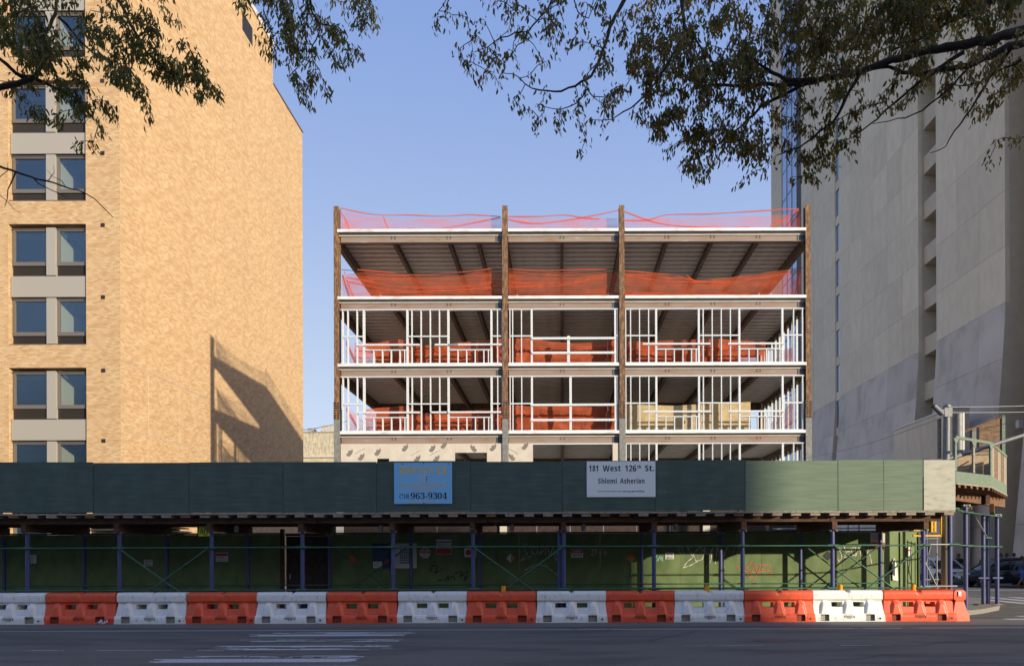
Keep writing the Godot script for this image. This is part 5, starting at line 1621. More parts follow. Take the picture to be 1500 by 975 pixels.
func barrier_body() -> SurfaceTool:
	var holes := [[-0.428, -0.135], [0.142, 0.427]]
	var pockets := [[-0.747, -0.52], [0.435, 0.67]]
	var cones := [-0.615, 0.0, 0.562]
	var xs := [-0.915, 0.915]
	for p in holes + pockets:
		xs.append(p[0])
		xs.append(p[1])
	for k in 91:
		var x := -0.90 + k * 0.02
		var near := false
		for q in xs.slice(0, 10):
			near = near or absf(q - x) < 0.011
		if not near:
			xs.append(x)
	xs.sort()
	var ys := [0.0, 0.02, 0.10, 0.19, 0.215, 0.26, 0.30, 0.34, 0.38, 0.42, 0.46, 0.51, 0.54, 0.555, 0.57, 0.585, 0.60, 0.64, 0.68, 0.72, 0.75, 0.77, 0.79, 0.805, 0.815, 0.82]
	var at := func(x: float, y: float, side: float) -> Vector3:
		var h := barrier_half(y)
		if y > 0.20 and y < 0.545:
			for c in cones:
				var v := (0.54 - y) / 0.33
				var wide := lerpf(0.05, 0.125, v)
				var d: float = absf(x - c) - wide
				h += 0.085 * minf(1.0, v * 2.5 + 0.3) * clampf(1.0 - (d + 0.012) / 0.035, 0.0, 1.0) * (1.0 - 0.45 * v)
		var yy := y
		# filler dimple in the middle of the top
		if y > 0.70:
			var dx := absf(x) / 0.075
			if dx < 1.0:
				h -= 0.06 * (1.0 - dx) * smoothstep(0.70, 0.80, y)
				yy -= 0.05 * (1.0 - dx) * smoothstep(0.75, 0.82, y)
		# the top bar is a little longer at its middle, the foot spreads at the ends
		var k := x / 0.915
		var xx := x
		if absf(k) > 0.97:
			xx += signf(k) * (lerpf(0.03, -0.022, clampf(y / 0.54, 0, 1)) if y < 0.54 else -0.012 + 0.006 * sin((y - 0.54) / 0.28 * PI))
		return Vector3(xx, yy, side * h)
	var st := new_st()
	st.set_smooth_group(0)
	for side in [1.0, -1.0]:
		for j in ys.size() - 1:
			for i in xs.size() - 1:
				var mx: float = (xs[i] + xs[i + 1]) / 2
				var my: float = (ys[j] + ys[j + 1]) / 2
				var open := false
				if my > 0.38 and my < 0.51:
					for q in holes:
						open = open or (mx > q[0] and mx < q[1])
				if my > 0.02 and my < 0.19:
					for q in pockets:
						open = open or (mx > q[0] and mx < q[1])
				if open:
					continue
				var a: Vector3 = at.call(xs[i], ys[j], side)
				var b: Vector3 = at.call(xs[i + 1], ys[j], side)
				var c: Vector3 = at.call(xs[i + 1], ys[j + 1], side)
				var d: Vector3 = at.call(xs[i], ys[j + 1], side)
				st.set_smooth_group(0 if my > 0.54 or (my > 0.215 and my < 0.54) else 1)
				for v in ([a, c, b, a, d, c] if side > 0 else [a, b, c, a, c, d]):
					st.add_vertex(v)
	st.set_smooth_group(-1)
	# top, ends
	for i in xs.size() - 1:
		var a: Vector3 = at.call(xs[i], 0.82, 1.0)
		var b: Vector3 = at.call(xs[i + 1], 0.82, 1.0)
		var c: Vector3 = at.call(xs[i + 1], 0.82, -1.0)
		var d: Vector3 = at.call(xs[i], 0.82, -1.0)
		for v in [a, c, b, a, d, c]:
			st.add_vertex(v)
	for e in [-0.915, 0.915]:
		for j in ys.size() - 1:
			var a: Vector3 = at.call(e, ys[j], 1.0)
			var b: Vector3 = at.call(e, ys[j], -1.0)
			var c: Vector3 = at.call(e, ys[j + 1], -1.0)
			var d: Vector3 = at.call(e, ys[j + 1], 1.0)
			for v in ([a, c, b, a, d, c] if e > 0 else [a, b, c, a, c, d]):
				st.add_vertex(v)
	# sides of the two see-through windows
	for q in holes:
		for s in [[q[0], 1.0], [q[1], -1.0]]:
			for j in [8, 9, 10]:
				var a: Vector3 = at.call(s[0], ys[j], 1.0)
				var b: Vector3 = at.call(s[0], ys[j], -1.0)
				var c: Vector3 = at.call(s[0], ys[j + 1], -1.0)
				var d: Vector3 = at.call(s[0], ys[j + 1], 1.0)
				for v in ([a, c, b, a, d, c] if s[1] > 0 else [a, b, c, a, c, d]):
					st.add_vertex(v)
		for y in [0.38, 0.51]:
			var a: Vector3 = at.call(q[0], y, 1.0)
			var b: Vector3 = at.call(q[1], y, 1.0)
			var c: Vector3 = at.call(q[1], y, -1.0)
			var d: Vector3 = at.call(q[0], y, -1.0)
			for v in ([a, c, b, a, d, c] if y < 0.45 else [a, b, c, a, c, d]):
				st.add_vertex(v)
	st.index()
	st.generate_normals()
	return st

func make_barrier(called: String, label: String, m: Material, group: String) -> Node3D:
	var t := thing(called, label, "traffic barrier", Vector3.ZERO, group)
	part("body", barrier_body(), m, t)
	# dirty forklift pockets through the foot
	for q in [[-0.747, -0.52], [0.435, 0.67]]:
		for s in [1.0, -1.0]:
			var st := new_st()
			var zf: float = 0.234 * s
			var zb: float = 0.165 * s
			quad(st, Vector3(q[0], 0.02, zb), Vector3(q[1], 0.02, zb), Vector3(q[1], 0.19, zb), Vector3(q[0], 0.19, zb))
			quad(st, Vector3(q[0], 0.02, zf), Vector3(q[0], 0.02, zb), Vector3(q[0], 0.19, zb), Vector3(q[0], 0.19, zf))
			quad(st, Vector3(q[1], 0.02, zb), Vector3(q[1], 0.02, zf), Vector3(q[1], 0.19, zf), Vector3(q[1], 0.19, zb))
			quad(st, Vector3(q[0], 0.19, zf), Vector3(q[0], 0.19, zb), Vector3(q[1], 0.19, zb), Vector3(q[1], 0.19, zf))
			part("forklift_pocket", st, M.pocket_white if m == M.white_plastic else M.pocket_red, t)
	# drain plug at one end, moulded box at the other
	var d := new_st()
	add_tube(d, [Vector3(0.80, 0.085, 0.232), Vector3(0.80, 0.085, 0.243)], 0.052, 14)
	add_box(d, Vector3(0.80, 0.085, 0.2365), Vector3(0.145, 0.145, 0.006))
	part("drain_plate", d, m, t)
	d = new_st()
	add_tube(d, [Vector3(0.80, 0.085, 0.24), Vector3(0.80, 0.085, 0.249)], 0.026, 10)
	part("drain_plug", d, M.black, t)
	d = new_st()
	add_bb(d, Vector3(-0.90, 0.125, 0.234), Vector3(-0.78, 0.135, 0.240))
	add_bb(d, Vector3(-0.79, 0.02, 0.234), Vector3(-0.78, 0.125, 0.240))
	part("moulded_rim", d, m, t)
	lettering("letter", "YODOCK", Vector3(0.0, 0.128, 0.237), 0.066, M.black, t, false, 0.30, 900)
	var st2 := new_st()
	add_box(st2, Vector3(0, 0.083, 0.237), Vector3(0.11, 0.012, 0.002))
	part("print_line", st2, M.ink_soft, t)
	return t

func barriers():
	var g := "red and white barriers along the road edge"
	var white := make_barrier("white_barrier", "", M.white_plastic, g)
	var red := make_barrier("red_barrier", "", M.red_plastic, g)
	var labels := [
		"white plastic barrier cut off by the left edge of the photo",
		"red plastic barrier with crumpled paper litter at its foot",
		"white plastic barrier in front of the second and third blue posts",
		"red plastic barrier below the lime sign",
		"white plastic barrier in front of the brown gate",
		"red plastic barrier below the orange diamond placard",
		"white plastic barrier right below the blue contractor sign",
		"red plastic barrier in the shade with an amber lamp on top",
		"white plastic barrier in front of the paired blue posts",
		"red plastic barrier below the pale address board",
		"white plastic barrier in the shade with an amber lamp on top",
		"bright red sunlit plastic barrier without a lamp, between two white ones",
		"bright white sunlit plastic barrier with an amber lamp on top",
		"bright red barrier at the right end of the row, crossed by shadows",
		"red barrier standing end-on behind the last one of the row"]
	var edges := [-40, 62.5, 168, 271.5, 374, 477.5, 581, 683, 786, 887, 989, 1091, 1193.5, 1294.5]
	var z := -18.125
	for i in 14:
		var zi: float = z + [0.0, -0.02, 0.015, -0.01, 0.02, 0.0, -0.025, 0.01, 0.02, -0.015, 0.0, 0.02, -0.01, 0.01][i]
		var kind := white if i % 2 == 0 else red
		var x: float = (edges[i] + 51.0 - 820.0) * 0.0179 + (0.06 if i == 13 else 0.0)
		var turn := [0.004, 0.016, -0.014, 0.01, -0.016, 0.014, -0.006, -0.014, 0.012, 0.004, -0.012, 0.016, -0.018, -0.025][i] as float
		if i < 2:
			kind.position = Vector3(x, 0.006, zi)
			kind.rotation.y = turn
			kind.set_meta("label", labels[i])
		else:
			dup(kind, "white_barrier" if i % 2 == 0 else "red_barrier", labels[i], Vector3(x, 0.006, zi), turn)
	var end := dup(red, "red_barrier", labels[14], Vector3(10.48, 0.006, -18.83), PI / 2 + 0.04)
	var sticker := bx("sticker", Vector3(0.935, 0.70, -0.02), Vector3(0.004, 0.13, 0.08), M.paper, self)
	remove_child(sticker)
	sticker.name = "sticker"
	sticker.position = Vector3(-0.93, 0.72, -0.02)
	end.add_child(sticker)
	# amber warning lamps
	var lamps := [[-1.50, "amber lamp on the shaded red barrier"], [3.91, "amber lamp on the shaded white barrier"], [7.46, "amber lamp on the sunlit white barrier"], [9.40, "amber lamp on the last red barrier of the row"]]
	for l in lamps:
		var t := thing("warning_lamp", l[1], "warning lamp", Vector3(l[0], 0.79, z), "amber lamps on the barriers")
		var st := new_st()
		var c := Vector3(l[0], 0.775, z - 0.02)
		add_tube(st, [c, c + Vector3(0, 0.055, 0)], 0.075, 12)
		part("base", st, M.yellow, t)
		st = new_st()
		add_tube(st, [c + Vector3(0, 0.056, 0), c + Vector3(0, 0.06, 0), c + Vector3(0, 0.16, 0), c + Vector3(0, 0.185, 0), c + Vector3(0, 0.195, 0)], [0.05, 0.058, 0.062, 0.054, 0.02], 14)
		part("lens", st, M.amber, t)
	# litter
	var litter := new_st()
	var o := Vector3(-11.95, 0.02, -17.7)
	var r := RandomNumberGenerator.new()
	r.seed = 9
	for k in 6:
		var a := o + Vector3(r.randf_range(-0.13, 0.13), r.randf_range(0, 0.03), r.randf_range(-0.08, 0.08))
		tri(litter, a, a + Vector3(0.13, r.randf_range(0.02, 0.09), 0.03), a + Vector3(0.02, r.randf_range(0.03, 0.13), -0.08))
	tag(part("paper_litter", litter, M.paper), "crumpled white paper lying by the foot of a red barrier", "litter")
	var bits := new_st()
	for k in 260:
		var p := Vector3(r.randf_range(-15.5, 11.5), 0.006, -17.85 + absf(r.randfn(0, 0.12)))
		var s := r.randf_range(0.008, 0.03)
		var n := Vector3(cos(k * 1.7), 0, sin(k * 1.7)) * s
		tri(bits, p - n, p + Vector3(-n.z, 0.3 * s, n.x), p + n)
	var bt := part("fallen_leaves_debris", bits, M.pocket_dirt)
	bt.set_meta("kind", "stuff")
	tag(bt, "scattered dry leaves and grit along the feet of the barriers", "debris")

# ---------------------------------------------------------------- poles, signals, cables

func street_furniture():
	var t := thing("signal_pole", "grey traffic signal pole with camera on top and long mast arm", "signal pole", Vector3(11.15, 0.13, -19.7))
	var st := new_st()
	add_tube(st, [Vector3(11.15, 2.95, -19.7), Vector3(11.2, 6.0, -19.7)], [0.105, 0.085], 14)
	part("pole", st, M.pole, t)
	st = new_st()
	add_tube(st, [Vector3(11.15, 0.13, -19.7), Vector3(11.15, 2.94, -19.7)], [0.135, 0.115], 14)
	part("lower_pole", st, M.pole_olive, t)
	st = new_st()
	var arm := []
	var rad := []
	for k in 9:
		var u := k / 8.0
		arm.append(Vector3(11.2 + 7.2 * u, 4.5 + 2.3 * u - 0.15 * u * u, -19.7 - 0.5 * u))
		rad.append(lerpf(0.062, 0.035, u))
	add_tube(st, arm, rad, 10)
	part("mast_arm", st, M.pole, t)
	st = new_st()
	add_tube(st, [Vector3(11.2, 6.0, -19.7), Vector3(11.2, 6.05, -19.7), Vector3(11.2, 6.10, -19.7)], [0.11, 0.11, 0.02], 12)
	add_bb(st, Vector3(11.08, 5.72, -19.6), Vector3(11.3, 5.98, -19.66))
	part("cap", st, M.pole, t)
	var cam := new_st()
	add_tube(cam, [Vector3(10.78, 6.02, -19.62), Vector3(10.98, 5.82, -19.6), Vector3(11.02, 5.78, -19.6)], [0.075, 0.08, 0.06], 10)
	add_tube(cam, [Vector3(10.95, 5.88, -19.6), Vector3(11.15, 5.92, -19.65)], 0.03, 6)
	part("camera_housing", cam, M.pole, t)
	cam = new_st()
	add_tube(cam, [Vector3(10.775, 6.025, -19.62), Vector3(10.75, 6.05, -19.62)], 0.07, 10)
	part("lens", cam, M.black, t)
	# control cabinet on the far side of the pole
	var c := thing("sign_cabinet", "tall narrow grey metal cabinet fixed beside the signal pole", "cabinet", Vector3(11.5, 4.6, -19.75))
	st = new_st()
	add_tube(st, [Vector3(11.56, 4.6, -19.8), Vector3(11.56, 5.83, -19.8)], 0.135, 14)
	part("body", st, M.pole, c)
	bb("edge_strip", Vector3(11.67, 4.6, -19.72), Vector3(11.72, 5.85, -19.86), M.coping, c)
	bb("edge_strip", Vector3(11.00, 4.55, -19.80), Vector3(11.09, 5.7, -19.86), M.timber_pale, c)
	# pedestrian signal hung under the shed
	var p := thing("pedestrian_signal", "yellow pedestrian signal box below the right end of the shed", "pedestrian signal", Vector3(10.5, 2.5, -19.7))
	bb("housing", Vector3(10.18, 2.44, -19.62), Vector3(10.66, 2.87, -19.75), M.yellow, p)
	bb("face", Vector3(10.24, 2.50, -19.61), Vector3(10.56, 2.83, -19.63), M.pole, p)
	for x in [10.60, 10.69]:
		bb("visor", Vector3(x, 2.40, -19.45), Vector3(x + 0.055, 2.86, -19.62), M.yellow, p)
	for y in [2.40, 2.54, 2.69, 2.83]:
		bb("louver", Vector3(10.59, y, -19.46), Vector3(10.76, y + 0.02, -19.6), M.yellow, p)
	st = new_st()
	add_bb(st, Vector3(10.2, 2.28, -19.66), Vector3(11.1, 2.33, -19.72))
	add_bb(st, Vector3(10.66, 2.94, -19.66), Vector3(11.06, 2.99, -19.72))
	add_bb(st, Vector3(11.0, 2.3, -19.66), Vector3(11.05, 2.98, -19.72))
	part("bracket", st, M.yellow, p)
	p = thing("red_site_sign", "small red sign tilted above the corner of the green fence", "sign", Vector3(10.35, 2.6, -21.6))
	bx("board", Vector3(10.55, 2.72, -21.6), Vector3(0.62, 0.28, 0.02), M.sign_red, p, Basis(Vector3.BACK, 0.12))
	bx("band", Vector3(10.55, 2.72, -21.588), Vector3(0.34, 0.06, 0.004), M.paper, p, Basis(Vector3.BACK, 0.12))
	pipe("stake", Vector3(10.55, 0.13, -21.63), Vector3(10.55, 2.6, -21.63), 0.02, M.timber_pale, p)
	# overhead cables
	for q in [[Vector3(11.15, 5.75, -19.72), Vector3(10.95, 6.1, -30.3), 0.15, "pale cable from the signal pole down to the steel frame"], [Vector3(11.25, 6.02, -19.72), Vector3(24.0, 8.4, -27.0), 0.25, "upper pale cable running right from the signal pole"], [Vector3(11.25, 5.86, -19.72), Vector3(24.0, 7.9, -26.6), 0.2, "lower pale cable running right from the signal pole"]]:
		var pts := []
		for k in 13:
			var u := k / 12.0
			pts.append((q[0] as Vector3).lerp(q[1], u) - Vector3(0, q[2] * sin(PI * u), 0))
		st = new_st()
		add_tube(st, pts, 0.010, 5, false)
		tag(part("overhead_cable", st, M.cable_pale), q[3], "cable", "cables at the signal pole")
	# lamp fixed to the tower wall
	p = thing("wall_lamp", "small white lamp on the dark side of the stone tower", "wall lamp", Vector3(29.6, 10.2, -43.6))
	bb("housing", Vector3(29.3, 9.9, -43.5), Vector3(29.6, 10.4, -43.8), M.coping, p)
	bb("arm", Vector3(29.5, 9.6, -43.6), Vector3(30.4, 9.68, -43.7), M.frame_grey, p)

# ---------------------------------------------------------------- cars

func loft(rows: Array, ring: Callable) -> SurfaceTool:
	var st := new_st()
	st.set_smooth_group(0)
	var all := []
	for r in rows:
		all.append(ring.call(r))
	for i in all.size() - 1:
		var n: int = all[i].size()
		for k in n:
			var a: Vector3 = all[i][k]
			var b: Vector3 = all[i][(k + 1) % n]
			var c: Vector3 = all[i + 1][(k + 1) % n]
			var d: Vector3 = all[i + 1][k]
			for v in [a, b, c, a, c, d]:
				st.add_vertex(v)
	for e in [0, all.size() - 1]:
		var n: int = all[e].size()
		var mid := Vector3.ZERO
		for v in all[e]:
			mid += v / n
		for k in n:
			for v in ([mid, all[e][(k + 1) % n], all[e][k]] if e == 0 else [mid, all[e][k], all[e][(k + 1) % n]]):
				st.add_vertex(v)
	st.index()
	st.generate_normals()
	return st

# a sport-utility car along its x axis, front at +x; built at the origin
func make_car(called: String, label: String, paint: Material) -> Node3D:
	var t := thing(called, label, "car")
	# x, belt height, half width, underside
	var rows := [[-2.15, 0.82, 0.74, 0.42], [-2.10, 0.98, 0.84, 0.34], [-1.9, 1.03, 0.89, 0.27], [-1.2, 1.04, 0.91, 0.24], [-0.3, 1.02, 0.92, 0.22], [0.6, 1.00, 0.92, 0.22], [1.05, 0.97, 0.91, 0.23], [1.5, 0.91, 0.89, 0.25], [1.95, 0.83, 0.83, 0.28], [2.12, 0.74, 0.74, 0.34], [2.18, 0.62, 0.66, 0.40]]
	var body := loft(rows, func(r) -> Array:
		var o := []
		for q in [[-1.0, 0.15], [-1.0, 0.55], [-0.97, 0.85], [-0.88, 0.97], [-0.5, 1.0], [0.5, 1.0], [0.88, 0.97], [0.97, 0.85], [1.0, 0.55], [1.0, 0.15], [0.92, 0.0], [-0.92, 0.0]]:
			o.append(Vector3(r[0], lerpf(r[3], r[1], q[1]), q[0] * r[2]))
		return o)
	part("body", body, paint, t)
	var cab := [[-2.02, 1.0, 0.80, 1.02], [-1.85, 1.0, 0.80, 1.48], [-1.6, 1.0, 0.80, 1.58], [-0.6, 1.0, 0.81, 1.62], [0.25, 1.0, 0.80, 1.58], [0.55, 0.99, 0.80, 1.46], [1.2, 0.95, 0.80, 0.99]]
	var ring := func(r, grow: float, low: float) -> Array:
		var o := []
		for q in [[-1.0, 0.0], [-0.93, 0.5], [-0.84, 0.88], [-0.72, 1.0], [0.72, 1.0], [0.84, 0.88], [0.93, 0.5], [1.0, 0.0]]:
			o.append(Vector3(r[0], lerpf(r[1], r[3], maxf(q[1], low)) + grow * (1.0 if q[1] > 0.9 else 0.0), q[0] * (r[2] + grow)))
		return o
	part("window", loft(cab, func(r) -> Array: return ring.call(r, 0.0, 0.0)), M.car_glass, t)
	# roof skin and pillars stand proud of the glass
	var top := []
	for r in cab.slice(1, 6):
		top.append(r)
	var roof := loft(top, func(r) -> Array:
		var o := []
		for q in [[-0.865, 0.82], [-0.73, 1.0], [0.73, 1.0], [0.865, 0.82], [0.70, 0.86], [-0.70, 0.86]]:
			o.append(Vector3(r[0], lerpf(r[1], r[3], q[1]) + (0.018 if q[1] > 0.9 else 0.0), q[0] * (r[2] + 0.02)))
		return o)
	part("roof", roof, paint, t)
	for s in [-1.0, 1.0]:
		for p in [[1.2, 0.98, 0.42, 1.5], [-0.05, 1.0, -0.12, 1.56], [-1.1, 1.0, -1.1, 1.56], [-2.0, 1.02, -1.72, 1.52]]:
			bar("pillar", Vector3(p[0], p[1], s * 0.815), Vector3(p[2], p[3], s * 0.70), 0.08, 0.035, paint, t)
		bar("roof_rail", Vector3(-1.6, 1.63, s * 0.58), Vector3(0.2, 1.63, s * 0.58), 0.03, 0.03, M.rim, t)
		var st := new_st()
		add_tube(st, [Vector3(0.72, 1.04, s * 0.86), Vector3(0.72, 1.06, s * 1.02)], [0.05, 0.085], 8)
		part("mirror", st, paint, t)
		st = new_st()
		add_box(st, Vector3(2.02, 0.70, s * 0.60), Vector3(0.16, 0.15, 0.28), Basis(Vector3.UP, -s * 0.35))
		part("headlight", st, M.lamp_clear, t)
		st = new_st()
		add_box(st, Vector3(-2.08, 0.88, s * 0.72), Vector3(0.08, 0.24, 0.16))
		part("tail_lamp", st, M.lamp_red, t)
	for wx in [-1.32, 1.35]:
		for s in [-1.0, 1.0]:
			var st := new_st()
			add_tube(st, [Vector3(wx, 0.35, s * 0.70), Vector3(wx, 0.35, s * 0.72), Vector3(wx, 0.35, s * 0.91), Vector3(wx, 0.35, s * 0.93)], [0.31, 0.35, 0.35, 0.31], 20)
			var w := part("tyre", st, M.tyre, t)
			st = new_st()
			add_tube(st, [Vector3(wx, 0.35, s * 0.92), Vector3(wx, 0.35, s * 0.938)], 0.215, 14)
			part("rim", st, M.rim, w)
			st = new_st()
			add_tube(st, [Vector3(wx, 0.37, s * 0.80), Vector3(wx, 0.37, s * 0.922)], 0.40, 20)
			part("wheel_arch", st, M.black, t)
	var g := new_st()
	for k in 3:
		add_box(g, Vector3(2.15, 0.66 + k * 0.05, 0), Vector3(0.05, 0.03, 0.85))
	part("grille", g, M.rim, t)
	bb("bumper", Vector3(2.10, 0.34, -0.72), Vector3(2.22, 0.52, 0.72), M.black, t)
	bb("licence_plate", Vector3(2.21, 0.46, -0.16), Vector3(2.235, 0.62, 0.16), M.plate, t)
	return t

func cars_and_people():
	var white := make_car("white_car", "white sport-utility car parked facing us behind the signal pole", M.car_white)
	white.position = Vector3(24.3, 0.0, -43.6)
	white.rotation.y = -PI / 2
	var dark := make_car("black_car", "dark blue-black car seen from its side at the right edge", M.car_dark)
	dark.position = Vector3(24.75, 0.0, -38.2)
	dark.rotation.y = PI - 0.12
	people()


# ---------------------------------------------------------------- people: one smooth surface grown round a skeleton

# bones: [a, b, radius at a, radius at b, colour]
func field_mesh(st: SurfaceTool, bones: Array, cell: float, blend: float):
	var lo := Vector3.INF
	var hi := -Vector3.INF
	for b in bones:
		var r := maxf(b[2], b[3]) + cell * 2.0
		for p in [b[0], b[1]]:
			lo = lo.min(p - Vector3.ONE * r)
			hi = hi.max(p + Vector3.ONE * r)
	var n := Vector3i(((hi - lo) / cell).ceil()) + Vector3i.ONE
	var nx := n.x
	var ny := n.y
	var total := nx * ny * n.z
	var f := PackedFloat32Array()
	f.resize(total)
	f.fill(9.0)
	var near := PackedFloat32Array()
	near.resize(total)
	near.fill(9.0)
	var who := PackedInt32Array()
	who.resize(total)
	for bi in bones.size():
		var b = bones[bi]
		var pa: Vector3 = b[0]
		var ba: Vector3 = b[1] - b[0]
		var l2 := maxf(ba.length_squared(), 1e-9)
		var reach := maxf(b[2], b[3]) + blend * 2.0 + cell * 2.0
		var l: Vector3 = ((b[0] as Vector3).min(b[1]) - Vector3.ONE * reach - lo) / cell
		var h: Vector3 = ((b[0] as Vector3).max(b[1]) + Vector3.ONE * reach - lo) / cell
		for z in range(maxi(0, int(l.z)), mini(n.z, int(h.z) + 2)):
			for y in range(maxi(0, int(l.y)), mini(ny, int(h.y) + 2)):
				var row := (z * ny + y) * nx
				for x in range(maxi(0, int(l.x)), mini(nx, int(h.x) + 2)):
					var q := lo + Vector3(x, y, z) * cell - pa
					var u := clampf(q.dot(ba) / l2, 0.0, 1.0)
					var d: float = (q - ba * u).length() - lerpf(b[2], b[3], u)
					var i := row + x
					if d < near[i]:
						near[i] = d
						who[i] = bi
					var e := f[i]
					var k := maxf(blend - absf(d - e), 0.0) / blend
					f[i] = minf(d, e) - k * k * blend * 0.25
	# surface nets
	var vid := PackedInt32Array()
	vid.resize(total)
	vid.fill(-1)
	var pts := []
	var cols := []
	var steps := [0, 1, nx, nx + 1, nx * ny, nx * ny + 1, nx * ny + nx, nx * ny + nx + 1]
	var edges := [[0, 1], [2, 3], [4, 5], [6, 7], [0, 2], [1, 3], [4, 6], [5, 7], [0, 4], [1, 5], [2, 6], [3, 7]]
	for z in n.z - 1:
		for y in ny - 1:
			for x in nx - 1:
				var i := (z * ny + y) * nx + x
				var inside := 0
				for s in steps:
					if f[i + s] < 0.0:
						inside += 1
				if inside == 0 or inside == 8:
					continue
				var sum := Vector3.ZERO
				var c := 0
				for e in edges:
					var va := f[i + steps[e[0]]]
					var vb := f[i + steps[e[1]]]
					if (va < 0.0) != (vb < 0.0):
						var u := va / (va - vb)
						var p0 := Vector3(e[0] & 1, (e[0] >> 1) & 1, e[0] >> 2)
						var p1 := Vector3(e[1] & 1, (e[1] >> 1) & 1, e[1] >> 2)
						sum += p0.lerp(p1, u)
						c += 1
				vid[i] = pts.size()
				pts.append(lo + (Vector3(x, y, z) + sum / c) * cell)
				cols.append(bones[who[i]][4])
	var grad := func(p: Vector3) -> Vector3:
		var g := (p - lo) / cell
		var x := clampi(int(round(g.x)), 1, nx - 2)
		var y := clampi(int(round(g.y)), 1, ny - 2)
		var z := clampi(int(round(g.z)), 1, n.z - 2)
		var i := (z * ny + y) * nx + x
		return Vector3(f[i + 1] - f[i - 1], f[i + nx] - f[i - nx], f[i + nx * ny] - f[i - nx * ny]).normalized()
	var axes := [[1, nx, nx * ny], [nx, nx * ny, 1], [nx * ny, 1, nx]]
	for z in range(1, n.z - 1):
		for y in range(1, ny - 1):
			for x in range(1, nx - 1):
				var i := (z * ny + y) * nx + x
				for a in axes:
					var inside := f[i] < 0.0
					if inside == (f[i + a[0]] < 0.0):
						continue
					var q := [vid[i], vid[i - a[1]], vid[i - a[1] - a[2]], vid[i - a[2]]]
					if q.has(-1):
						continue
					var order := [0, 2, 1, 0, 3, 2] if inside else [0, 1, 2, 0, 2, 3]
					for k in order:
						st.set_color(cols[q[k]])
						st.set_normal(grad.call(pts[q[k]]))
						st.add_vertex(pts[q[k]])

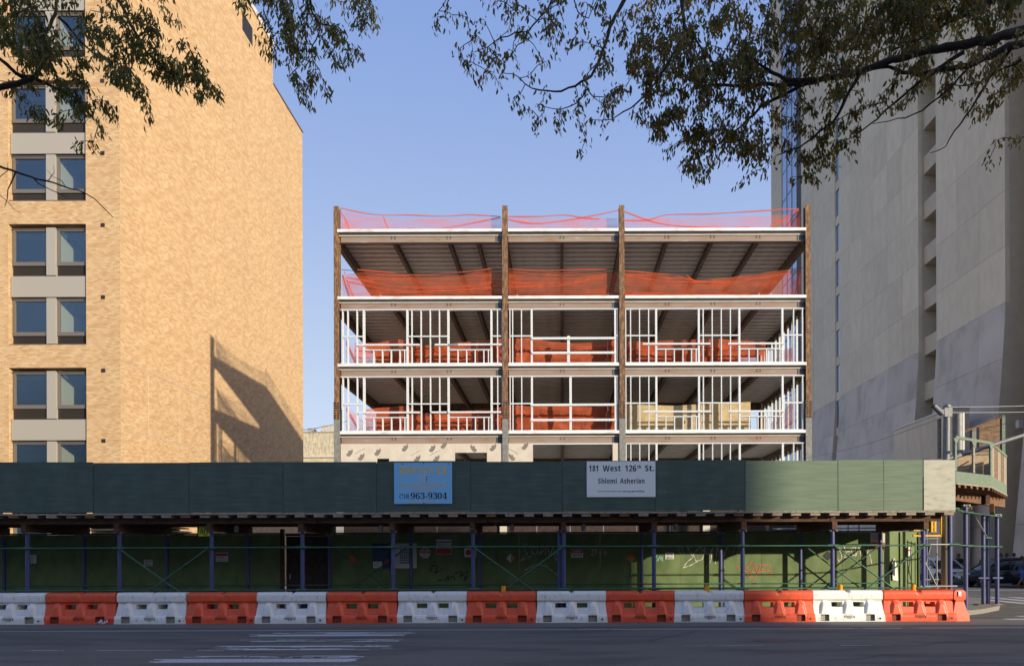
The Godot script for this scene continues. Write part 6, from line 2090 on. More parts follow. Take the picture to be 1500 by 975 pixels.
# look: skin, hair, shirt, trousers, shoes, bare_leg; pose: stride (m), lean, arm swing; facing +z
func make_person(label: String, look: Dictionary, stride: float, swing: float, bend := 0.0, hip_drop := 0.0) -> Node3D:
	var t := thing("person", label, "person")
	var S: Color = look.skin
	var T: Color = look.shirt
	var P: Color = look.trousers
	var shoe: Color = look.shoes
	var hip := Vector3(0, 0.92 - 0.10 * absf(stride) - hip_drop, 0)
	var chest := hip + Vector3(0, 0.40, 0.04 + bend)
	var neck := chest + Vector3(0, 0.16, 0.01)
	var head := neck + Vector3(0, 0.165, 0.035)
	var bones := []
	bones.append([hip + Vector3(-0.06, 0, 0), hip + Vector3(0.06, 0, 0), 0.125, 0.125, P])
	bones.append([hip + Vector3(0, 0.05, 0), chest + Vector3(0, -0.12, 0), 0.125, 0.14, T])
	bones.append([chest + Vector3(-0.08, -0.02, 0), chest + Vector3(0.08, -0.02, 0), 0.13, 0.13, T])
	bones.append([chest + Vector3(-0.17, 0.07, 0), chest + Vector3(0.17, 0.07, 0), 0.065, 0.065, T])
	bones.append([chest + Vector3(0, 0.08, 0), neck + Vector3(0, 0.02, 0.01), 0.06, 0.055, S])
	for s in [-1.0, 1.0]:
		var f: float = s * stride
		var foot := Vector3(s * 0.09, 0.075, f * 0.5)
		if f < 0.0:
			foot.y += 0.06
		var knee := hip.lerp(foot, 0.5) + Vector3(0, 0, 0.06 + 0.10 * absf(stride) * (1.0 if f < 0 else 0.4))
		var thigh_end := hip.lerp(knee, 1.0)
		bones.append([hip + Vector3(s * 0.085, -0.02, 0), Vector3(s * 0.095, knee.y, knee.z), 0.092, 0.064, P])
		bones.append([Vector3(s * 0.095, knee.y, knee.z), foot + Vector3(0, 0.02, 0), 0.058, 0.038, look.get("bare_leg", P)])
		bones.append([foot + Vector3(0, -0.02, -0.05), foot + Vector3(s * 0.015, -0.035, 0.15), 0.045, 0.036, shoe])
		var sh := chest + Vector3(s * 0.20, 0.07, 0)
		var elbow := sh + Vector3(s * 0.05, -0.27, -s * swing * 0.22)
		var hand := elbow + Vector3(-s * 0.01, -0.23, -s * swing * 0.12 + 0.08)
		bones.append([sh, elbow, 0.056, 0.045, T])
		bones.append([elbow, hand, 0.042, 0.032, look.get("sleeve", T)])
		# hand: palm, four unequal curled fingers and a thumb from the side of the palm
		var hb := []
		var down := (hand - elbow).normalized()
		var fwd := Vector3(0, 0, 1)
		var inn := Vector3(-s, 0, 0)
		hb.append([hand, hand + down * 0.085, 0.028, 0.026, S])
		hb.append([hand + fwd * 0.022 + down * 0.03, hand - fwd * 0.022 + down * 0.07, 0.02, 0.02, S])
		var lens := [0.072, 0.082, 0.076, 0.06]
		for k in 4:
			var root := hand + down * 0.085 + fwd * (0.030 - 0.020 * k)
			var mid: Vector3 = root + (down * 0.9 + inn * 0.30).normalized() * lens[k] * 0.55
			var tip: Vector3 = mid + (down * 0.75 + inn * 0.65).normalized() * lens[k] * 0.45
			hb.append([root, mid, 0.0095, 0.009, S])
			hb.append([mid, tip, 0.009, 0.0075, S])
		var tr := hand + down * 0.025 + fwd * 0.030
		var tm := tr + (fwd * 0.7 + down * 0.7).normalized() * 0.04
		hb.append([tr, tm, 0.013, 0.011, S])
		hb.append([tm, tm + (down * 0.9 + inn * 0.3).normalized() * 0.032, 0.011, 0.009, S])
		look["hands_%d" % int(s)] = hb
	var st := new_st()
	field_mesh(st, bones, 0.022, 0.05)
	for s in [-1, 1]:
		field_mesh(st, look["hands_%d" % s], 0.0065, 0.006)
	# head with face
	var hd := []
	hd.append([head + Vector3(0, 0.035, -0.012), head + Vector3(0, 0.03, 0.012), 0.088, 0.086, S])
	hd.append([head + Vector3(0, -0.03, 0.02), head + Vector3(0, -0.075, 0.045), 0.072, 0.040, S])
	hd.append([head + Vector3(0, 0.012, 0.094), head + Vector3(0, -0.022, 0.112), 0.010, 0.014, S])
	hd.append([head + Vector3(-0.022, -0.062, 0.083), head + Vector3(0.022, -0.062, 0.083), 0.011, 0.011, Color(0.16, 0.06, 0.05)])
	hd.append([head + Vector3(0, -0.10, -0.01), neck, 0.052, 0.055, S])
	for s in [-1.0, 1.0]:
		hd.append([head + Vector3(s * 0.088, 0.015, -0.005), head + Vector3(s * 0.084, -0.025, 0.0), 0.018, 0.012, S])
		hd.append([head + Vector3(s * 0.032, 0.01, 0.082), head + Vector3(s * 0.034, 0.01, 0.083), 0.0125, 0.0125, Color(0.02, 0.015, 0.01)])
	field_mesh(st, hd, 0.0105, 0.014)
	part("body", st, M.body, t)
	st = new_st()
	field_mesh(st, [[head + Vector3(0, 0.062, -0.022), head + Vector3(0, 0.055, 0.02), 0.086, 0.078, look.hair], [head + Vector3(0, 0.03, -0.05), head + Vector3(0, -0.03, -0.06), 0.068, 0.045, look.hair]], 0.0125, 0.03)
	part("hair", st, M.body, t)
	return t

func people():
	var dark := Color(0.02, 0.015, 0.012)
	var skin := Color(0.16, 0.085, 0.055)
	var pale := Color(0.36, 0.21, 0.15)
	var denim := Color(0.035, 0.06, 0.10)
	var black := Color(0.015, 0.015, 0.017)
	var p := make_person("person in a denim jacket, blue shorts and red shoes walking by the dark car", {"skin": skin, "hair": dark, "shirt": denim, "trousers": Color(0.05, 0.10, 0.34), "shoes": Color(0.36, 0.02, 0.02), "bare_leg": skin}, 0.62, 1.0)
	p.position = Vector3(24.75, 0.0, -36.6)
	p.rotation.y = PI / 2 + 0.2
	p = make_person("person in a dark top standing against the stone wall behind the white car", {"skin": skin, "hair": dark, "shirt": black, "trousers": black, "shoes": black}, 0.12, 0.2)
	p.position = Vector3(26.55, 0.13, -45.4)
	p.rotation.y = -0.5
	p = make_person("person in a dark brown coat leaning forward behind the dark car", {"skin": skin, "hair": dark, "shirt": Color(0.05, 0.028, 0.02), "trousers": black, "shoes": black}, 0.2, 0.3, 0.22, 0.05)
	p.position = Vector3(26.4, 0.13, -43.0)
	p.rotation.y = PI / 2
	var whites := [["person in a pale blue shirt beyond the roof of the dark car", Color(0.34, 0.40, 0.48), 26.35, -40.9, 1.2], ["person in a white shirt between two others beyond the dark car", Color(0.62, 0.62, 0.62), 26.75, -40.75, -1.0], ["person in a white shirt near the right edge beyond the dark car", Color(0.58, 0.57, 0.56), 27.0, -40.6, 2.0]]
	for w in whites:
		p = make_person(w[0], {"skin": pale if w[2] > 26.9 else skin, "hair": dark, "shirt": w[1], "trousers": black, "shoes": black, "sleeve": skin}, 0.1, 0.2)
		p.position = Vector3(w[2], 0.13, w[3])
		p.rotation.y = w[4]


# ---------------------------------------------------------------- trees

func smooth_path(pts: Array, step: float) -> Array:
	var c := Curve3D.new()
	for i in pts.size():
		var d: Vector3 = (pts[mini(i + 1, pts.size() - 1)] - pts[maxi(i - 1, 0)]) / 6.0
		c.add_point(pts[i], -d, d)
	var l := c.get_baked_length()
	var n := maxi(3, int(l / step))
	var out := []
	for i in n + 1:
		out.append(c.sample_baked(l * i / n))
	return out

func leaf(st: SurfaceTool, base: Vector3, along: Vector3, face: Vector3, long: float, wide: float, c: Color):
	var s := along.cross(face).normalized() * wide
	var f := face * wide * 0.35
	var a := base + along * long * 0.30
	var b := base + along * long * 0.68
	var tip := base + along * long - face * long * 0.10
	var p := [base, a + s * 0.80 + f, b + s * 0.78 + f, tip, b - s * 0.78 + f, a - s * 0.80 + f]
	st.set_color(c)
	tri(st, p[0], p[1], a)
	tri(st, a, p[1], p[2])
	tri(st, a, p[2], b)
	tri(st, b, p[2], p[3])
	tri(st, p[0], a, p[5])
	tri(st, a, p[4], p[5])
	tri(st, a, b, p[4])
	tri(st, b, p[3], p[4])

# limbs: [points, thick radius, thin radius]; clusters: [x, y, z, rx, ry, count]
func make_tree(called: String, label: String, trunk: Array, trunk_r: Array, limbs: Array, clusters: Array, tones: Array, leaf_long: float, per: int, seed_: int, bare := [], slim := 0.20, sparse := 1.0):
	var r := RandomNumberGenerator.new()
	r.seed = seed_
	var foot: Vector3 = trunk[0]
	var t := thing(called, label, "tree", foot)
	var st := new_st()
	add_tube(st, trunk, trunk_r, 12)
	part("trunk", st, M.bark, t)
	var nodes := []
	var grid := {}
	var put := func(p: Vector3):
		nodes.append(p)
	for l in limbs + bare:
		var run := smooth_path(l[0], 0.09)
		var rad := []
		for i in run.size():
			rad.append(lerpf(l[1], l[2], float(i) / (run.size() - 1)) * (1.0 + 0.07 * sin(i * 2.3)))
			if i > 0 and i < run.size() - 1:
				run[i] += Vector3(r.randfn(0, 0.006), r.randfn(0, 0.006), r.randfn(0, 0.01))
			if not bare.has(l):
				nodes.append(run[i])
		st = new_st()
		add_tube(st, run, rad, 8 if l[1] > 0.03 else 5)
		part("branch", st, M.bark, t)
	# twigs grow towards every leaf cluster from the nearest wood
	var goals := []
	var thin := []
	for c in clusters:
		for k in c[5]:
			var a := r.randf() * TAU
			var q := sqrt(r.randf())
			goals.append(Vector3(c[0] + cos(a) * q * c[3], c[1] + 0.075 + sin(a) * q * c[4], c[2] + r.randfn(0, 0.28)))
			thin.append(sparse if c[3] < 0.13 else 1.0)
	var first := {}
	var order := []
	for gi in goals.size():
		var g: Vector3 = goals[gi]
		var best := 1e9
		for p in nodes:
			best = minf(best, (p as Vector3).distance_squared_to(g))
		order.append([best, g, thin[gi]])
	order.sort_custom(func(a, b): return a[0] < b[0])
	var wood := new_st()
	var crown := new_st()
	for o in order:
		var g: Vector3 = o[1]
		var best := 1e9
		var from: Vector3 = nodes[0]
		for p in nodes:
			var d: float = (p as Vector3).distance_squared_to(g)
			# prefer wood that is higher, so that twigs arch over and hang
			d += 0.10 * maxf(0.0, g.y - p.y)
			if d < best:
				best = d
				from = p
		var mid := from.lerp(g, 0.5) + Vector3(r.randfn(0, 0.03), 0.05 * from.distance_to(g) + r.randfn(0, 0.02), r.randfn(0, 0.03))
		var tip := g + Vector3(r.randfn(0, 0.03), -0.07, r.randfn(0, 0.03))
		var run := smooth_path([from, mid, g, tip], 0.10)
		var rad := []
		for i in run.size():
			rad.append(lerpf(0.0062, 0.0025, float(i) / (run.size() - 1)))
		add_tube(wood, run, rad, 3, false)
		for i in run.size():
			if i % 2 == 0:
				nodes.append(run[i])
		# leaves hang from the last stretch of the twig, alternating sides
		var n := int((per + r.randi_range(-3, 3)) * o[2])
		var out := (g - from)
		out.y = 0
		out = out.normalized() if out.length() > 0.01 else Vector3.RIGHT
		var side := out.cross(Vector3.UP).normalized()
		for k in n:
			var u := r.randf_range(0.35, 1.0)
			var p: Vector3 = run[mini(int(u * (run.size() - 1)), run.size() - 2)]
			p = p.lerp(run[mini(int(u * (run.size() - 1)) + 1, run.size() - 1)], r.randf())
			var s := 1.0 if k % 2 == 0 else -1.0
			p += Vector3(r.randfn(0, 0.036), r.randfn(0, 0.03), r.randfn(0, 0.045))
			var along := (Vector3(0, -1.0, 0) + side * s * r.randf_range(0.1, 0.75) + out * r.randf_range(-0.25, 0.6) + Vector3(0, 0, r.randfn(0, 0.3))).normalized()
			var face := (Vector3(r.randfn(0, 0.7), 0.35, r.randfn(0, 0.7) + 0.4)).normalized()
			face = (face - along * face.dot(along)).normalized()
			var tone: Color = tones[r.randi() % tones.size()] * r.randf_range(0.75, 1.25)
			var sz := leaf_long * r.randf_range(0.7, 1.2)
			leaf(crown, p, along, face, sz, sz * slim * r.randf_range(0.85, 1.2), tone)
	part("twigs", wood, M.bark, t).set_meta("kind", "stuff")
	part("crown", crown, M.leaf, t).set_meta("kind", "stuff")

func trees():
	var green := [Color(0.124, 0.150, 0.033), Color(0.155, 0.173, 0.036), Color(0.106, 0.129, 0.033), Color(0.185, 0.168, 0.033), Color(0.216, 0.145, 0.030)]
	var autumn := [Color(0.124, 0.125, 0.028), Color(0.153, 0.129, 0.028), Color(0.186, 0.124, 0.028), Color(0.236, 0.157, 0.025), Color(0.099, 0.110, 0.028), Color(0.136, 0.139, 0.031), Color(0.297, 0.198, 0.022)]
	# left tree: trunk outside the frame, crown hanging into the upper left corner
	make_tree("street_tree", "leafy tree hanging into the upper left corner before the brick building",
		[Vector3(-10.2, 0.1, -8.0), Vector3(-10.15, 1.2, -8.0), Vector3(-10.2, 3.4, -8.05), Vector3(-10.3, 5.2, -8.1), Vector3(-10.1, 7.2, -8.2), Vector3(-9.6, 9.6, -8.4), Vector3(-9.2, 11.5, -8.4)], [0.26, 0.19, 0.17, 0.16, 0.13, 0.09, 0.05],
		[
			[[Vector3(-10.043, 6.323, -8.3), Vector3(-8.908, 6.92, -8.325), Vector3(-7.849, 7.269, -8.35), Vector3(-6.867, 7.487, -8.375), Vector3(-6.653, 7.555, -8.4), Vector3(-6.504, 7.648, -8.425), Vector3(-6.447, 7.733, -8.45), Vector3(-6.399, 7.87, -8.475), Vector3(-6.401, 8.126, -8.5), Vector3(-6.428, 8.273, -8.525), Vector3(-6.336, 8.446, -8.55), Vector3(-6.311, 8.56, -8.575), Vector3(-6.338, 8.812, -8.6)], 0.075, 0.014],
			[[Vector3(-6.562, 7.701, -8.5), Vector3(-6.65, 7.683, -8.45), Vector3(-6.745, 7.74, -8.4), Vector3(-6.847, 7.846, -8.35), Vector3(-7.055, 7.983, -8.3)], 0.03, 0.012],
			[[Vector3(-6.511, 7.684, -8.5), Vector3(-6.38, 7.683, -8.633), Vector3(-6.268, 7.661, -8.767), Vector3(-6.141, 7.636, -8.9)], 0.024, 0.008],
			[[Vector3(-6.304, 8.537, -8.6), Vector3(-6.238, 8.486, -8.7), Vector3(-6.107, 8.335, -8.8), Vector3(-5.963, 8.215, -8.9)], 0.018, 0.008],
			[[Vector3(-6.794, 8.812, -8.6), Vector3(-6.626, 8.611, -8.65), Vector3(-6.568, 8.451, -8.7)], 0.014, 0.010],
			[[Vector3(-9.66, 9.067, -8.4), Vector3(-8.221, 9.387, -8.475), Vector3(-6.669, 9.284, -8.55), Vector3(-5.779, 9.005, -8.625), Vector3(-5.429, 8.486, -8.7), Vector3(-5.362, 8.299, -8.775), Vector3(-5.23, 8.16, -8.85), Vector3(-5.087, 8.055, -8.925), Vector3(-4.905, 8.045, -9)], 0.07, 0.008],
			[[Vector3(-5.58, 8.648, -9), Vector3(-5.616, 8.243, -9), Vector3(-5.652, 8.135, -9), Vector3(-5.733, 8.054, -9), Vector3(-5.67, 7.838, -9)], 0.012, 0.006],
			[[Vector3(-9.408, 9.907, -8.4), Vector3(-6.961, 9.909, -8.489), Vector3(-4.889, 9.652, -8.578), Vector3(-3.64, 9.387, -8.667), Vector3(-3.24, 9.116, -8.756), Vector3(-3.202, 8.926, -8.844), Vector3(-3.225, 8.847, -8.933), Vector3(-3.14, 8.764, -9.022), Vector3(-3.198, 8.734, -9.111), Vector3(-3.312, 8.618, -9.2)], 0.07, 0.007],
			[[Vector3(-3.202, 8.904, -9.2), Vector3(-3.071, 8.859, -9.167), Vector3(-2.932, 8.806, -9.133), Vector3(-2.803, 8.662, -9.1)], 0.008, 0.004],
			[[Vector3(-3.822, 9.772, -9.1), Vector3(-3.743, 9.305, -9.086), Vector3(-3.674, 9.057, -9.071), Vector3(-3.587, 8.846, -9.057), Vector3(-3.518, 8.518, -9.043), Vector3(-3.449, 8.354, -9.029), Vector3(-3.452, 8.19, -9.014), Vector3(-3.555, 8.045, -9)], 0.024, 0.005],
			[[Vector3(-3.467, 8.389, -9.1), Vector3(-3.379, 8.367, -9.133), Vector3(-3.291, 8.383, -9.167), Vector3(-3.22, 8.296, -9.2)], 0.006, 0.004],
			[[Vector3(-3.496, 9.584, -9.2), Vector3(-2.955, 9.521, -9.233), Vector3(-2.687, 9.317, -9.267), Vector3(-2.558, 9.205, -9.3)], 0.02, 0.006],
		],
		[[-6.333, 8.258, -8.333, 0.625, 0.375, 44], [-6.327, 7.719, -8.112, 0.406, 0.243, 24], [-6.736, 7.69, -8.981, 0.494, 0.198, 18], [-6.176, 7.764, -8.578, 0.343, 0.3, 17], [-7.231, 7.729, -9.039, 0.226, 0.181, 6], [-5.356, 8.135, -8.176, 0.368, 0.327, 26], [-5.302, 8.173, -8.551, 0.385, 0.299, 22], [-5.17, 8.06, -8.689, 0.261, 0.156, 11], [-5.763, 7.867, -8.601, 0.215, 0.215, 6], [-5.173, 7.337, -8.146, 0.122, 0.122, 7], [-5.369, 7.61, -8.729, 0.157, 0.105, 8], [-5.993, 7.621, -9.012, 0.18, 0.108, 6], [-5.055, 7.981, -8.947, 0.224, 0.161, 10], [-4.404, 7.504, -8.232, 0.206, 0.165, 12], [-4.394, 7.573, -8.45, 0.101, 0.085, 4], [-6.225, 8.155, -8.528, 0.426, 0.341, 14], [-5.218, 9.05, -8.996, 0.36, 0.108, 6], [-7.143, 8.641, -8.819, 0.265, 0.353, 12]] + [[-4.073, 9.131, -9.152, 0.137, 0.073, 3], [-3.751, 9.037, -9.148, 0.229, 0.183, 12], [-3.673, 8.879, -9.299, 0.186, 0.205, 12], [-3.374, 9.014, -9.12, 0.274, 0.182, 12], [-3.961, 8.811, -9.211, 0.074, 0.092, 3], [-3.888, 8.569, -9.258, 0.139, 0.13, 5], [-3.584, 8.478, -9.074, 0.109, 0.127, 5], [-3.074, 8.635, -9.042, 0.127, 0.109, 5], [-2.872, 8.601, -9.117, 0.164, 0.201, 9], [-3.382, 8.604, -9.267, 0.093, 0.074, 3], [-3.303, 8.056, -8.927, 0.179, 0.125, 8], [-3.546, 8.055, -9.092, 0.109, 0.055, 3], [-3.015, 9.119, -9.137, 0.11, 0.091, 3], [-2.627, 8.991, -9.057, 0.181, 0.145, 8], [-2.499, 9.052, -9.087, 0.109, 0.109, 4], [-4.263, 9.144, -9.167, 0.073, 0.073, 2]],
		green, 0.086, 24, 51,
		[
			[[Vector3(-8.16, 6.796, -8), Vector3(-7.227, 6.534, -8.03), Vector3(-6.609, 6.343, -8.06), Vector3(-6.423, 6.287, -8.09), Vector3(-6.252, 6.239, -8.12), Vector3(-6.096, 6.223, -8.15), Vector3(-5.906, 6.158, -8.18), Vector3(-5.722, 6.117, -8.21), Vector3(-5.644, 6.084, -8.24), Vector3(-5.5, 5.959, -8.27), Vector3(-5.42, 5.858, -8.3)], 0.028, 0.004],
			[[Vector3(-6.448, 6.293, -8.1), Vector3(-6.555, 6.133, -8.133), Vector3(-6.59, 5.987, -8.167), Vector3(-6.658, 5.939, -8.2)], 0.009, 0.003], [[Vector3(-6.237, 6.228, -8.1), Vector3(-6.232, 6.177, -8.125), Vector3(-6.153, 6.174, -8.15), Vector3(-6.049, 6.106, -8.175), Vector3(-5.904, 6.046, -8.2)], 0.008, 0.003], [[Vector3(-6.72, 6.14, -8), Vector3(-6.587, 6.191, -8.033), Vector3(-6.534, 6.298, -8.067), Vector3(-6.537, 6.414, -8.1)], 0.006, 0.003], [[Vector3(-6.134, 6.251, -8.2), Vector3(-6.084, 6.349, -8.2), Vector3(-6.068, 6.431, -8.2)], 0.005, 0.002], [[Vector3(-6.64, 6.036, -8), Vector3(-6.523, 5.934, -8.033), Vector3(-6.453, 5.854, -8.067), Vector3(-6.383, 5.807, -8.1)], 0.005, 0.002], [[Vector3(-5.92, 6.169, -8.2), Vector3(-5.97, 6.251, -8.2), Vector3(-6.052, 6.284, -8.2), Vector3(-6.15, 6.382, -8.2)], 0.005, 0.002],
		], 0.15)
	# right tree: one long limb with three lesser ones, autumn leaves
	make_tree("street_tree", "autumn-leaved tree whose long dark limb crosses the upper right corner",
		[Vector3(10.6, 0.1, -7.6), Vector3(10.5, 1.4, -7.6), Vector3(10.3, 3.6, -7.7), Vector3(10.0, 5.6, -7.9), Vector3(9.4, 7.6, -8.1), Vector3(8.6, 9.6, -8.2), Vector3(7.6, 11.2, -8.3)], [0.30, 0.23, 0.21, 0.19, 0.15, 0.10, 0.05],
		[
			[[Vector3(9.92, 6.876, -8), Vector3(8.295, 7.796, -8.053), Vector3(6.728, 8.144, -8.106), Vector3(6.038, 8.105, -8.159), Vector3(5.584, 8.023, -8.212), Vector3(5.124, 7.932, -8.265), Vector3(4.658, 7.897, -8.318), Vector3(4.185, 7.811, -8.371), Vector3(3.976, 7.782, -8.424), Vector3(3.806, 7.735, -8.476), Vector3(3.54, 7.705, -8.529), Vector3(3.313, 7.699, -8.582), Vector3(3.083, 7.676, -8.635), Vector3(2.606, 7.712, -8.688), Vector3(2.133, 7.74, -8.741), Vector3(1.882, 7.794, -8.794), Vector3(1.672, 7.893, -8.847), Vector3(1.549, 8.037, -8.9)], 0.115, 0.010],
			[[Vector3(3.23, 7.633, -8.5), Vector3(2.865, 7.641, -8.5), Vector3(2.695, 7.71, -8.5), Vector3(2.55, 7.82, -8.5), Vector3(2.439, 7.913, -8.5), Vector3(2.295, 8.05, -8.5)], 0.035, 0.006],
			[[Vector3(6.48, 8.091, -8.1), Vector3(5.864, 7.906, -8.144), Vector3(5.437, 7.817, -8.189), Vector3(5.228, 7.743, -8.233), Vector3(4.991, 7.643, -8.278), Vector3(4.71, 7.642, -8.322), Vector3(4.493, 7.624, -8.367), Vector3(4.281, 7.663, -8.411), Vector3(4.059, 7.771, -8.456), Vector3(3.825, 7.761, -8.5)], 0.062, 0.014],
			[[Vector3(5.445, 7.793, -8.2), Vector3(5.299, 7.578, -8.267), Vector3(5.125, 7.308, -8.333), Vector3(4.998, 7.068, -8.4), Vector3(4.868, 6.915, -8.467), Vector3(4.83, 6.786, -8.533), Vector3(4.687, 6.783, -8.6)], 0.022, 0.004],
			[[Vector3(4.879, 7.76, -8.2), Vector3(4.582, 7.601, -8.3), Vector3(4.276, 7.404, -8.4), Vector3(4.08, 7.242, -8.5), Vector3(3.87, 7.092, -8.6), Vector3(3.697, 7.024, -8.7)], 0.026, 0.006],
			[[Vector3(5.021, 7.668, -8.3), Vector3(4.788, 7.429, -8.4), Vector3(4.505, 7.242, -8.5), Vector3(4.214, 7.195, -8.6), Vector3(4.002, 7.216, -8.7)], 0.016, 0.004],
			[[Vector3(6.724, 8.891, -8.2), Vector3(5.945, 8.776, -8.257), Vector3(5.28, 8.493, -8.314), Vector3(5.031, 8.347, -8.371), Vector3(4.846, 8.316, -8.429), Vector3(4.684, 8.217, -8.486), Vector3(4.519, 8.167, -8.543), Vector3(4.214, 8.081, -8.6)], 0.06, 0.010],
			[[Vector3(3.757, 7.71, -8.5), Vector3(3.612, 7.474, -8.58), Vector3(3.533, 7.26, -8.66), Vector3(3.347, 7.136, -8.74), Vector3(3.149, 7.01, -8.82), Vector3(2.848, 6.942, -8.9)], 0.026, 0.006],
			[[Vector3(3.106, 7.729, -8.7), Vector3(2.889, 7.635, -8.78), Vector3(2.658, 7.574, -8.86), Vector3(2.405, 7.35, -8.94), Vector3(2.039, 7.103, -9.02), Vector3(1.82, 6.996, -9.1)], 0.024, 0.006],
			[[Vector3(6.724, 9.219, -8.2), Vector3(4.802, 9.458, -8.28), Vector3(2.759, 9.283, -8.36), Vector3(1.688, 8.933, -8.44), Vector3(1.559, 8.661, -8.52), Vector3(1.591, 8.382, -8.6), Vector3(1.51, 8.175, -8.68), Vector3(1.332, 7.911, -8.76), Vector3(1.078, 7.64, -8.84), Vector3(0.812, 7.489, -8.92), Vector3(0.612, 7.469, -9)], 0.075, 0.006],
			[[Vector3(1.637, 8.511, -8.8), Vector3(1.83, 8.291, -8.8), Vector3(1.989, 8.106, -8.8), Vector3(2.235, 7.886, -8.8)], 0.018, 0.006],
			[[Vector3(2.838, 9.5, -8.6), Vector3(1.115, 9.306, -8.575), Vector3(0.257, 9.027, -8.55), Vector3(-0.034, 8.665, -8.525), Vector3(-0.221, 8.432, -8.5), Vector3(-0.356, 8.26, -8.475), Vector3(-0.431, 8.088, -8.45), Vector3(-0.522, 8.01, -8.425), Vector3(-0.596, 7.866, -8.4)], 0.035, 0.005],
			[[Vector3(-0.445, 8.168, -8.4), Vector3(-0.653, 8.084, -8.367), Vector3(-0.858, 7.942, -8.333), Vector3(-1.021, 7.85, -8.3)], 0.009, 0.004],
			[[Vector3(1.376, 9.242, -8.6), Vector3(0.901, 8.796, -8.58), Vector3(0.685, 8.402, -8.56), Vector3(0.606, 8.173, -8.54), Vector3(0.486, 7.851, -8.52), Vector3(0.348, 7.65, -8.5), Vector3(0.144, 7.534, -8.48), Vector3(-0.068, 7.487, -8.46), Vector3(-0.279, 7.49, -8.44), Vector3(-0.413, 7.552, -8.42), Vector3(-0.546, 7.656, -8.4)], 0.032, 0.005],
			[[Vector3(0.353, 7.462, -8.4), Vector3(0.218, 7.294, -8.4), Vector3(0.008, 7.21, -8.4), Vector3(-0.168, 7.252, -8.4)], 0.009, 0.004],
			[[Vector3(0.353, 7.471, -8.4), Vector3(0.44, 7.398, -8.467), Vector3(0.555, 7.46, -8.533), Vector3(0.688, 7.522, -8.6)], 0.008, 0.004],
			[[Vector3(0.128, 8.814, -8.5), Vector3(0.195, 8.624, -8.475), Vector3(0.27, 8.409, -8.45), Vector3(0.388, 8.373, -8.425), Vector3(0.462, 8.521, -8.4)], 0.010, 0.005],
			[[Vector3(0.255, 8.985, -8.5), Vector3(-0.339, 8.963, -8.475), Vector3(-1.014, 8.815, -8.45), Vector3(-1.39, 8.583, -8.425), Vector3(-1.47, 8.437, -8.4)], 0.014, 0.004],
			[[Vector3(4.032, 7.303, -8.4), Vector3(3.728, 7.241, -8.433), Vector3(3.514, 7.136, -8.467), Vector3(3.23, 7.098, -8.5)], 0.008, 0.004],
			[[Vector3(5.644, 7.734, -8.3), Vector3(5.444, 7.663, -8.375), Vector3(5.239, 7.59, -8.45), Vector3(5.03, 7.574, -8.525), Vector3(4.816, 7.651, -8.6)], 0.014, 0.004],
		],
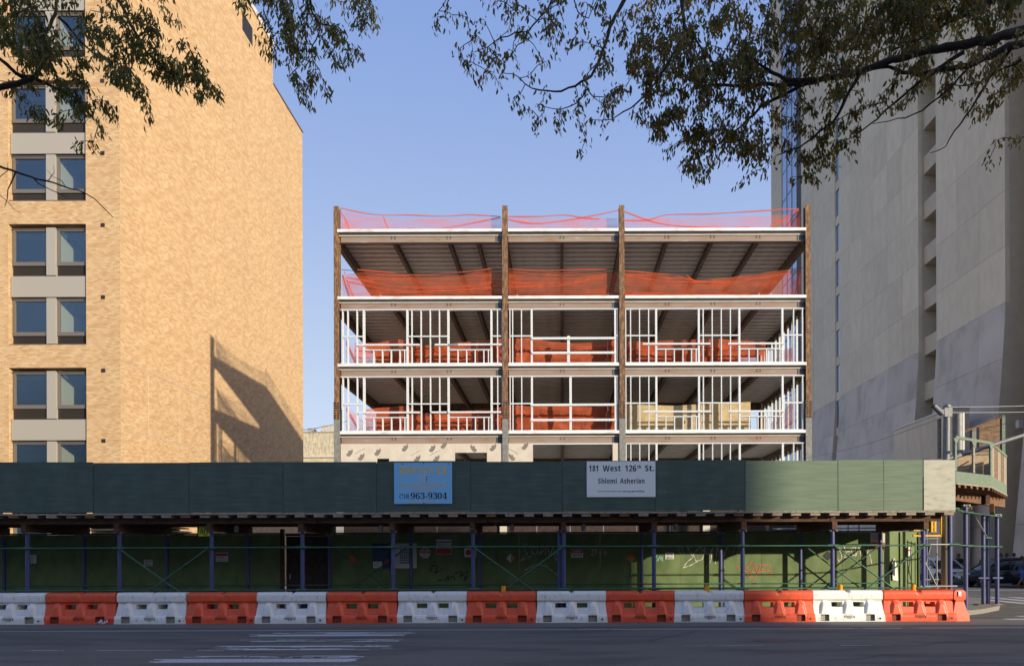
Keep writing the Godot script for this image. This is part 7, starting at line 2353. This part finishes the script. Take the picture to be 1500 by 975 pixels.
		[[-1.492, 8.537, -8.525, 0.102, 0.153, 4], [-1.282, 8.248, -8.268, 0.066, 0.083, 2], [-1.077, 8.263, -8.286, 0.05, 0.099, 2], [-0.929, 8.215, -8.226, 0.066, 0.099, 3], [-0.816, 8.433, -8.323, 0.067, 0.1, 3], [-0.729, 8.667, -8.58, 0.12, 0.086, 4], [-0.425, 8.311, -8.508, 0.119, 0.119, 5], [-0.544, 8.49, -8.362, 0.125, 0.067, 3], [-0.203, 7.967, -8.118, 0.114, 0.146, 5], [-0.041, 8.285, -8.262, 0.099, 0.182, 5], [0, 8.101, -8.345, 0.083, 0.125, 3], [-0.101, 7.944, -8.382, 0.05, 0.067, 2], [-1.158, 8.022, -8.578, 0.12, 0.12, 5], [-0.935, 7.624, -8.126, 0.081, 0.081, 3], [-0.848, 7.565, -8.237, 0.049, 0.066, 2], [-0.726, 7.87, -8.546, 0.103, 0.103, 4], [-0.615, 7.453, -8.195, 0.082, 0.066, 3], [-0.414, 7.592, -8.275, 0.083, 0.05, 2], [-0.066, 7.614, -8.191, 0.049, 0.066, 2], [0.082, 7.875, -8.212, 0.066, 0.066, 2], [-0.5, 7.381, -8.329, 0.083, 0.05, 2], [0.291, 8.004, -8.327, 0.1, 0.083, 4], [0.499, 7.747, -8.317, 0.083, 0.116, 4], [0.409, 7.559, -8.528, 0.102, 0.085, 4], [0.591, 7.92, -8.44, 0.084, 0.169, 4], [0.549, 8.435, -8.451, 0.118, 0.135, 5], [-0.257, 7.148, -8.58, 0.086, 0.086, 3], [-0.017, 6.98, -8.394, 0.084, 0.067, 3], [0.297, 7.282, -8.497, 0.085, 0.119, 4], [0.337, 6.934, -8.414, 0.067, 0.067, 2], [0.508, 7.138, -8.47, 0.068, 0.068, 2], [0.61, 6.837, -8.128, 0.065, 0.065, 3], [-0.463, 7.169, -8.427, 0.042, 0.042, 1], [-0.164, 7.126, -8.197, 0.049, 0.033, 1], [0.596, 7.553, -8.52, 0.102, 0.119, 4]] + [[1.307, 8.769, -9.339, 0.514, 0.56, 46], [1.775, 8.959, -9.343, 0.561, 0.374, 34], [1.926, 7.871, -8.373, 0.502, 0.419, 40], [1.111, 7.657, -8.546, 0.299, 0.256, 18], [1.416, 7.257, -8.331, 0.417, 0.292, 26], [2.098, 7.619, -8.744, 0.481, 0.306, 28], [1.743, 7.163, -8.714, 0.479, 0.244, 22], [1.242, 7.352, -8.873, 0.266, 0.177, 8], [2.571, 8.777, -9.349, 0.374, 0.561, 24], [2.528, 7.254, -8.718, 0.349, 0.305, 20], [2.05, 6.841, -8.541, 0.342, 0.171, 13], [1.9, 7.093, -9.267, 0.185, 0.148, 7], [1.826, 6.274, -8.301, 0.066, 0.066, 3], [2.457, 6.631, -8.473, 0.254, 0.169, 11], [2.807, 8.139, -8.505, 0.34, 0.468, 28], [3.112, 7.988, -9.152, 0.275, 0.275, 11], [3.141, 7.326, -8.974, 0.314, 0.314, 15], [3.458, 7.018, -9.346, 0.234, 0.131, 9], [3.483, 8.378, -8.707, 0.392, 0.392, 30], [4.263, 8.9, -9.267, 0.417, 0.371, 40], [4.322, 8.241, -8.311, 0.374, 0.291, 38], [5.42, 9.148, -9.345, 0.421, 0.234, 28], [5.509, 8.412, -8.475, 0.297, 0.237, 22], [6.032, 8.161, -9.139, 0.183, 0.228, 10], [3.108, 7.807, -8.401, 0.252, 0.252, 12], [3.707, 8.054, -8.622, 0.259, 0.216, 12], [3.502, 7.539, -8.755, 0.158, 0.175, 6], [3.524, 7.07, -8.921, 0.25, 0.125, 9], [3.719, 7.025, -9.071, 0.181, 0.109, 6], [3.826, 6.978, -8.696, 0.104, 0.07, 3], [5.051, 7.987, -9.02, 0.271, 0.18, 9], [4.838, 8.092, -9.304, 0.233, 0.14, 6], [5.579, 8.029, -9.146, 0.229, 0.165, 8], [5.934, 7.884, -9.271, 0.185, 0.139, 6], [5.839, 7.077, -8.715, 0.087, 0.139, 5], [3.763, 7.406, -8.751, 0.131, 0.105, 3], [4.193, 7.526, -8.735, 0.131, 0.131, 3], [5.725, 8.69, -9.234, 0.277, 0.111, 5]] + [[2.95, 7.848, -7.763, 0.466, 0.194, 20], [3.413, 7.668, -7.583, 0.379, 0.228, 24], [3.839, 7.662, -7.528, 0.376, 0.188, 24], [4.656, 8.138, -8.028, 0.361, 0.145, 20], [5.027, 7.926, -7.735, 0.232, 0.124, 14], [2.486, 7.552, -7.532, 0.301, 0.226, 14], [4.246, 7.484, -8.011, 0.32, 0.144, 8], [3.257, 7.222, -7.755, 0.31, 0.14, 8], [4.91, 7.339, -7.92, 0.277, 0.127, 7], [2.208, 7.481, -8.176, 0.286, 0.245, 12], [1.557, 7.904, -8.195, 0.328, 0.246, 12]],
		autumn, 0.074, 26, 77, [], 0.20, 0.5)
	# small trees along the side street
	var gr := [Color(0.05, 0.075, 0.02), Color(0.06, 0.085, 0.025), Color(0.04, 0.06, 0.018), Color(0.08, 0.08, 0.02)]
	make_tree("small_street_tree", "small green tree at the right edge beside the walking person", [Vector3(25.6, 0.1, -35.0), Vector3(25.55, 1.4, -35.0), Vector3(25.5, 3.2, -35.0)], [0.09, 0.07, 0.04],
		[[[Vector3(25.55, 1.6, -35), Vector3(25.0, 2.4, -35), Vector3(24.3, 2.9, -35)], 0.04, 0.012], [[Vector3(25.55, 1.9, -35), Vector3(26.2, 2.8, -35.2), Vector3(26.6, 3.4, -35)], 0.04, 0.012], [[Vector3(25.5, 2.6, -35), Vector3(25.4, 3.6, -34.8)], 0.03, 0.01]],
		[[24.5, 2.6, -35, 0.55, 0.7, 20], [25.0, 3.2, -35, 0.6, 0.6, 18], [25.9, 3.3, -35, 0.7, 0.6, 18], [24.6, 2.0, -35, 0.4, 0.4, 8], [26.2, 2.5, -35, 0.6, 0.5, 14]], gr, 0.16, 13, 5)
	make_tree("dark_street_tree", "dark leafy tree on the side street behind the white car", [Vector3(26.6, 0.1, -49.2), Vector3(26.6, 2.0, -49.2), Vector3(26.6, 4.4, -49.2)], [0.15, 0.12, 0.06],
		[[[Vector3(26.6, 1.8, -49.2), Vector3(25.6, 3.0, -49.4), Vector3(25.2, 3.8, -49.2)], 0.06, 0.02], [[Vector3(26.6, 2.2, -49.2), Vector3(27.5, 3.4, -49.0), Vector3(27.9, 4.2, -49)], 0.06, 0.02]],
		[[26.6, 3.8, -49.2, 1.5, 0.9, 60], [25.9, 2.6, -49.2, 1.0, 0.9, 40], [27.2, 2.6, -49.2, 0.9, 0.9, 34], [26.6, 4.7, -49.2, 1.0, 0.5, 24]], green, 0.2, 14, 6)
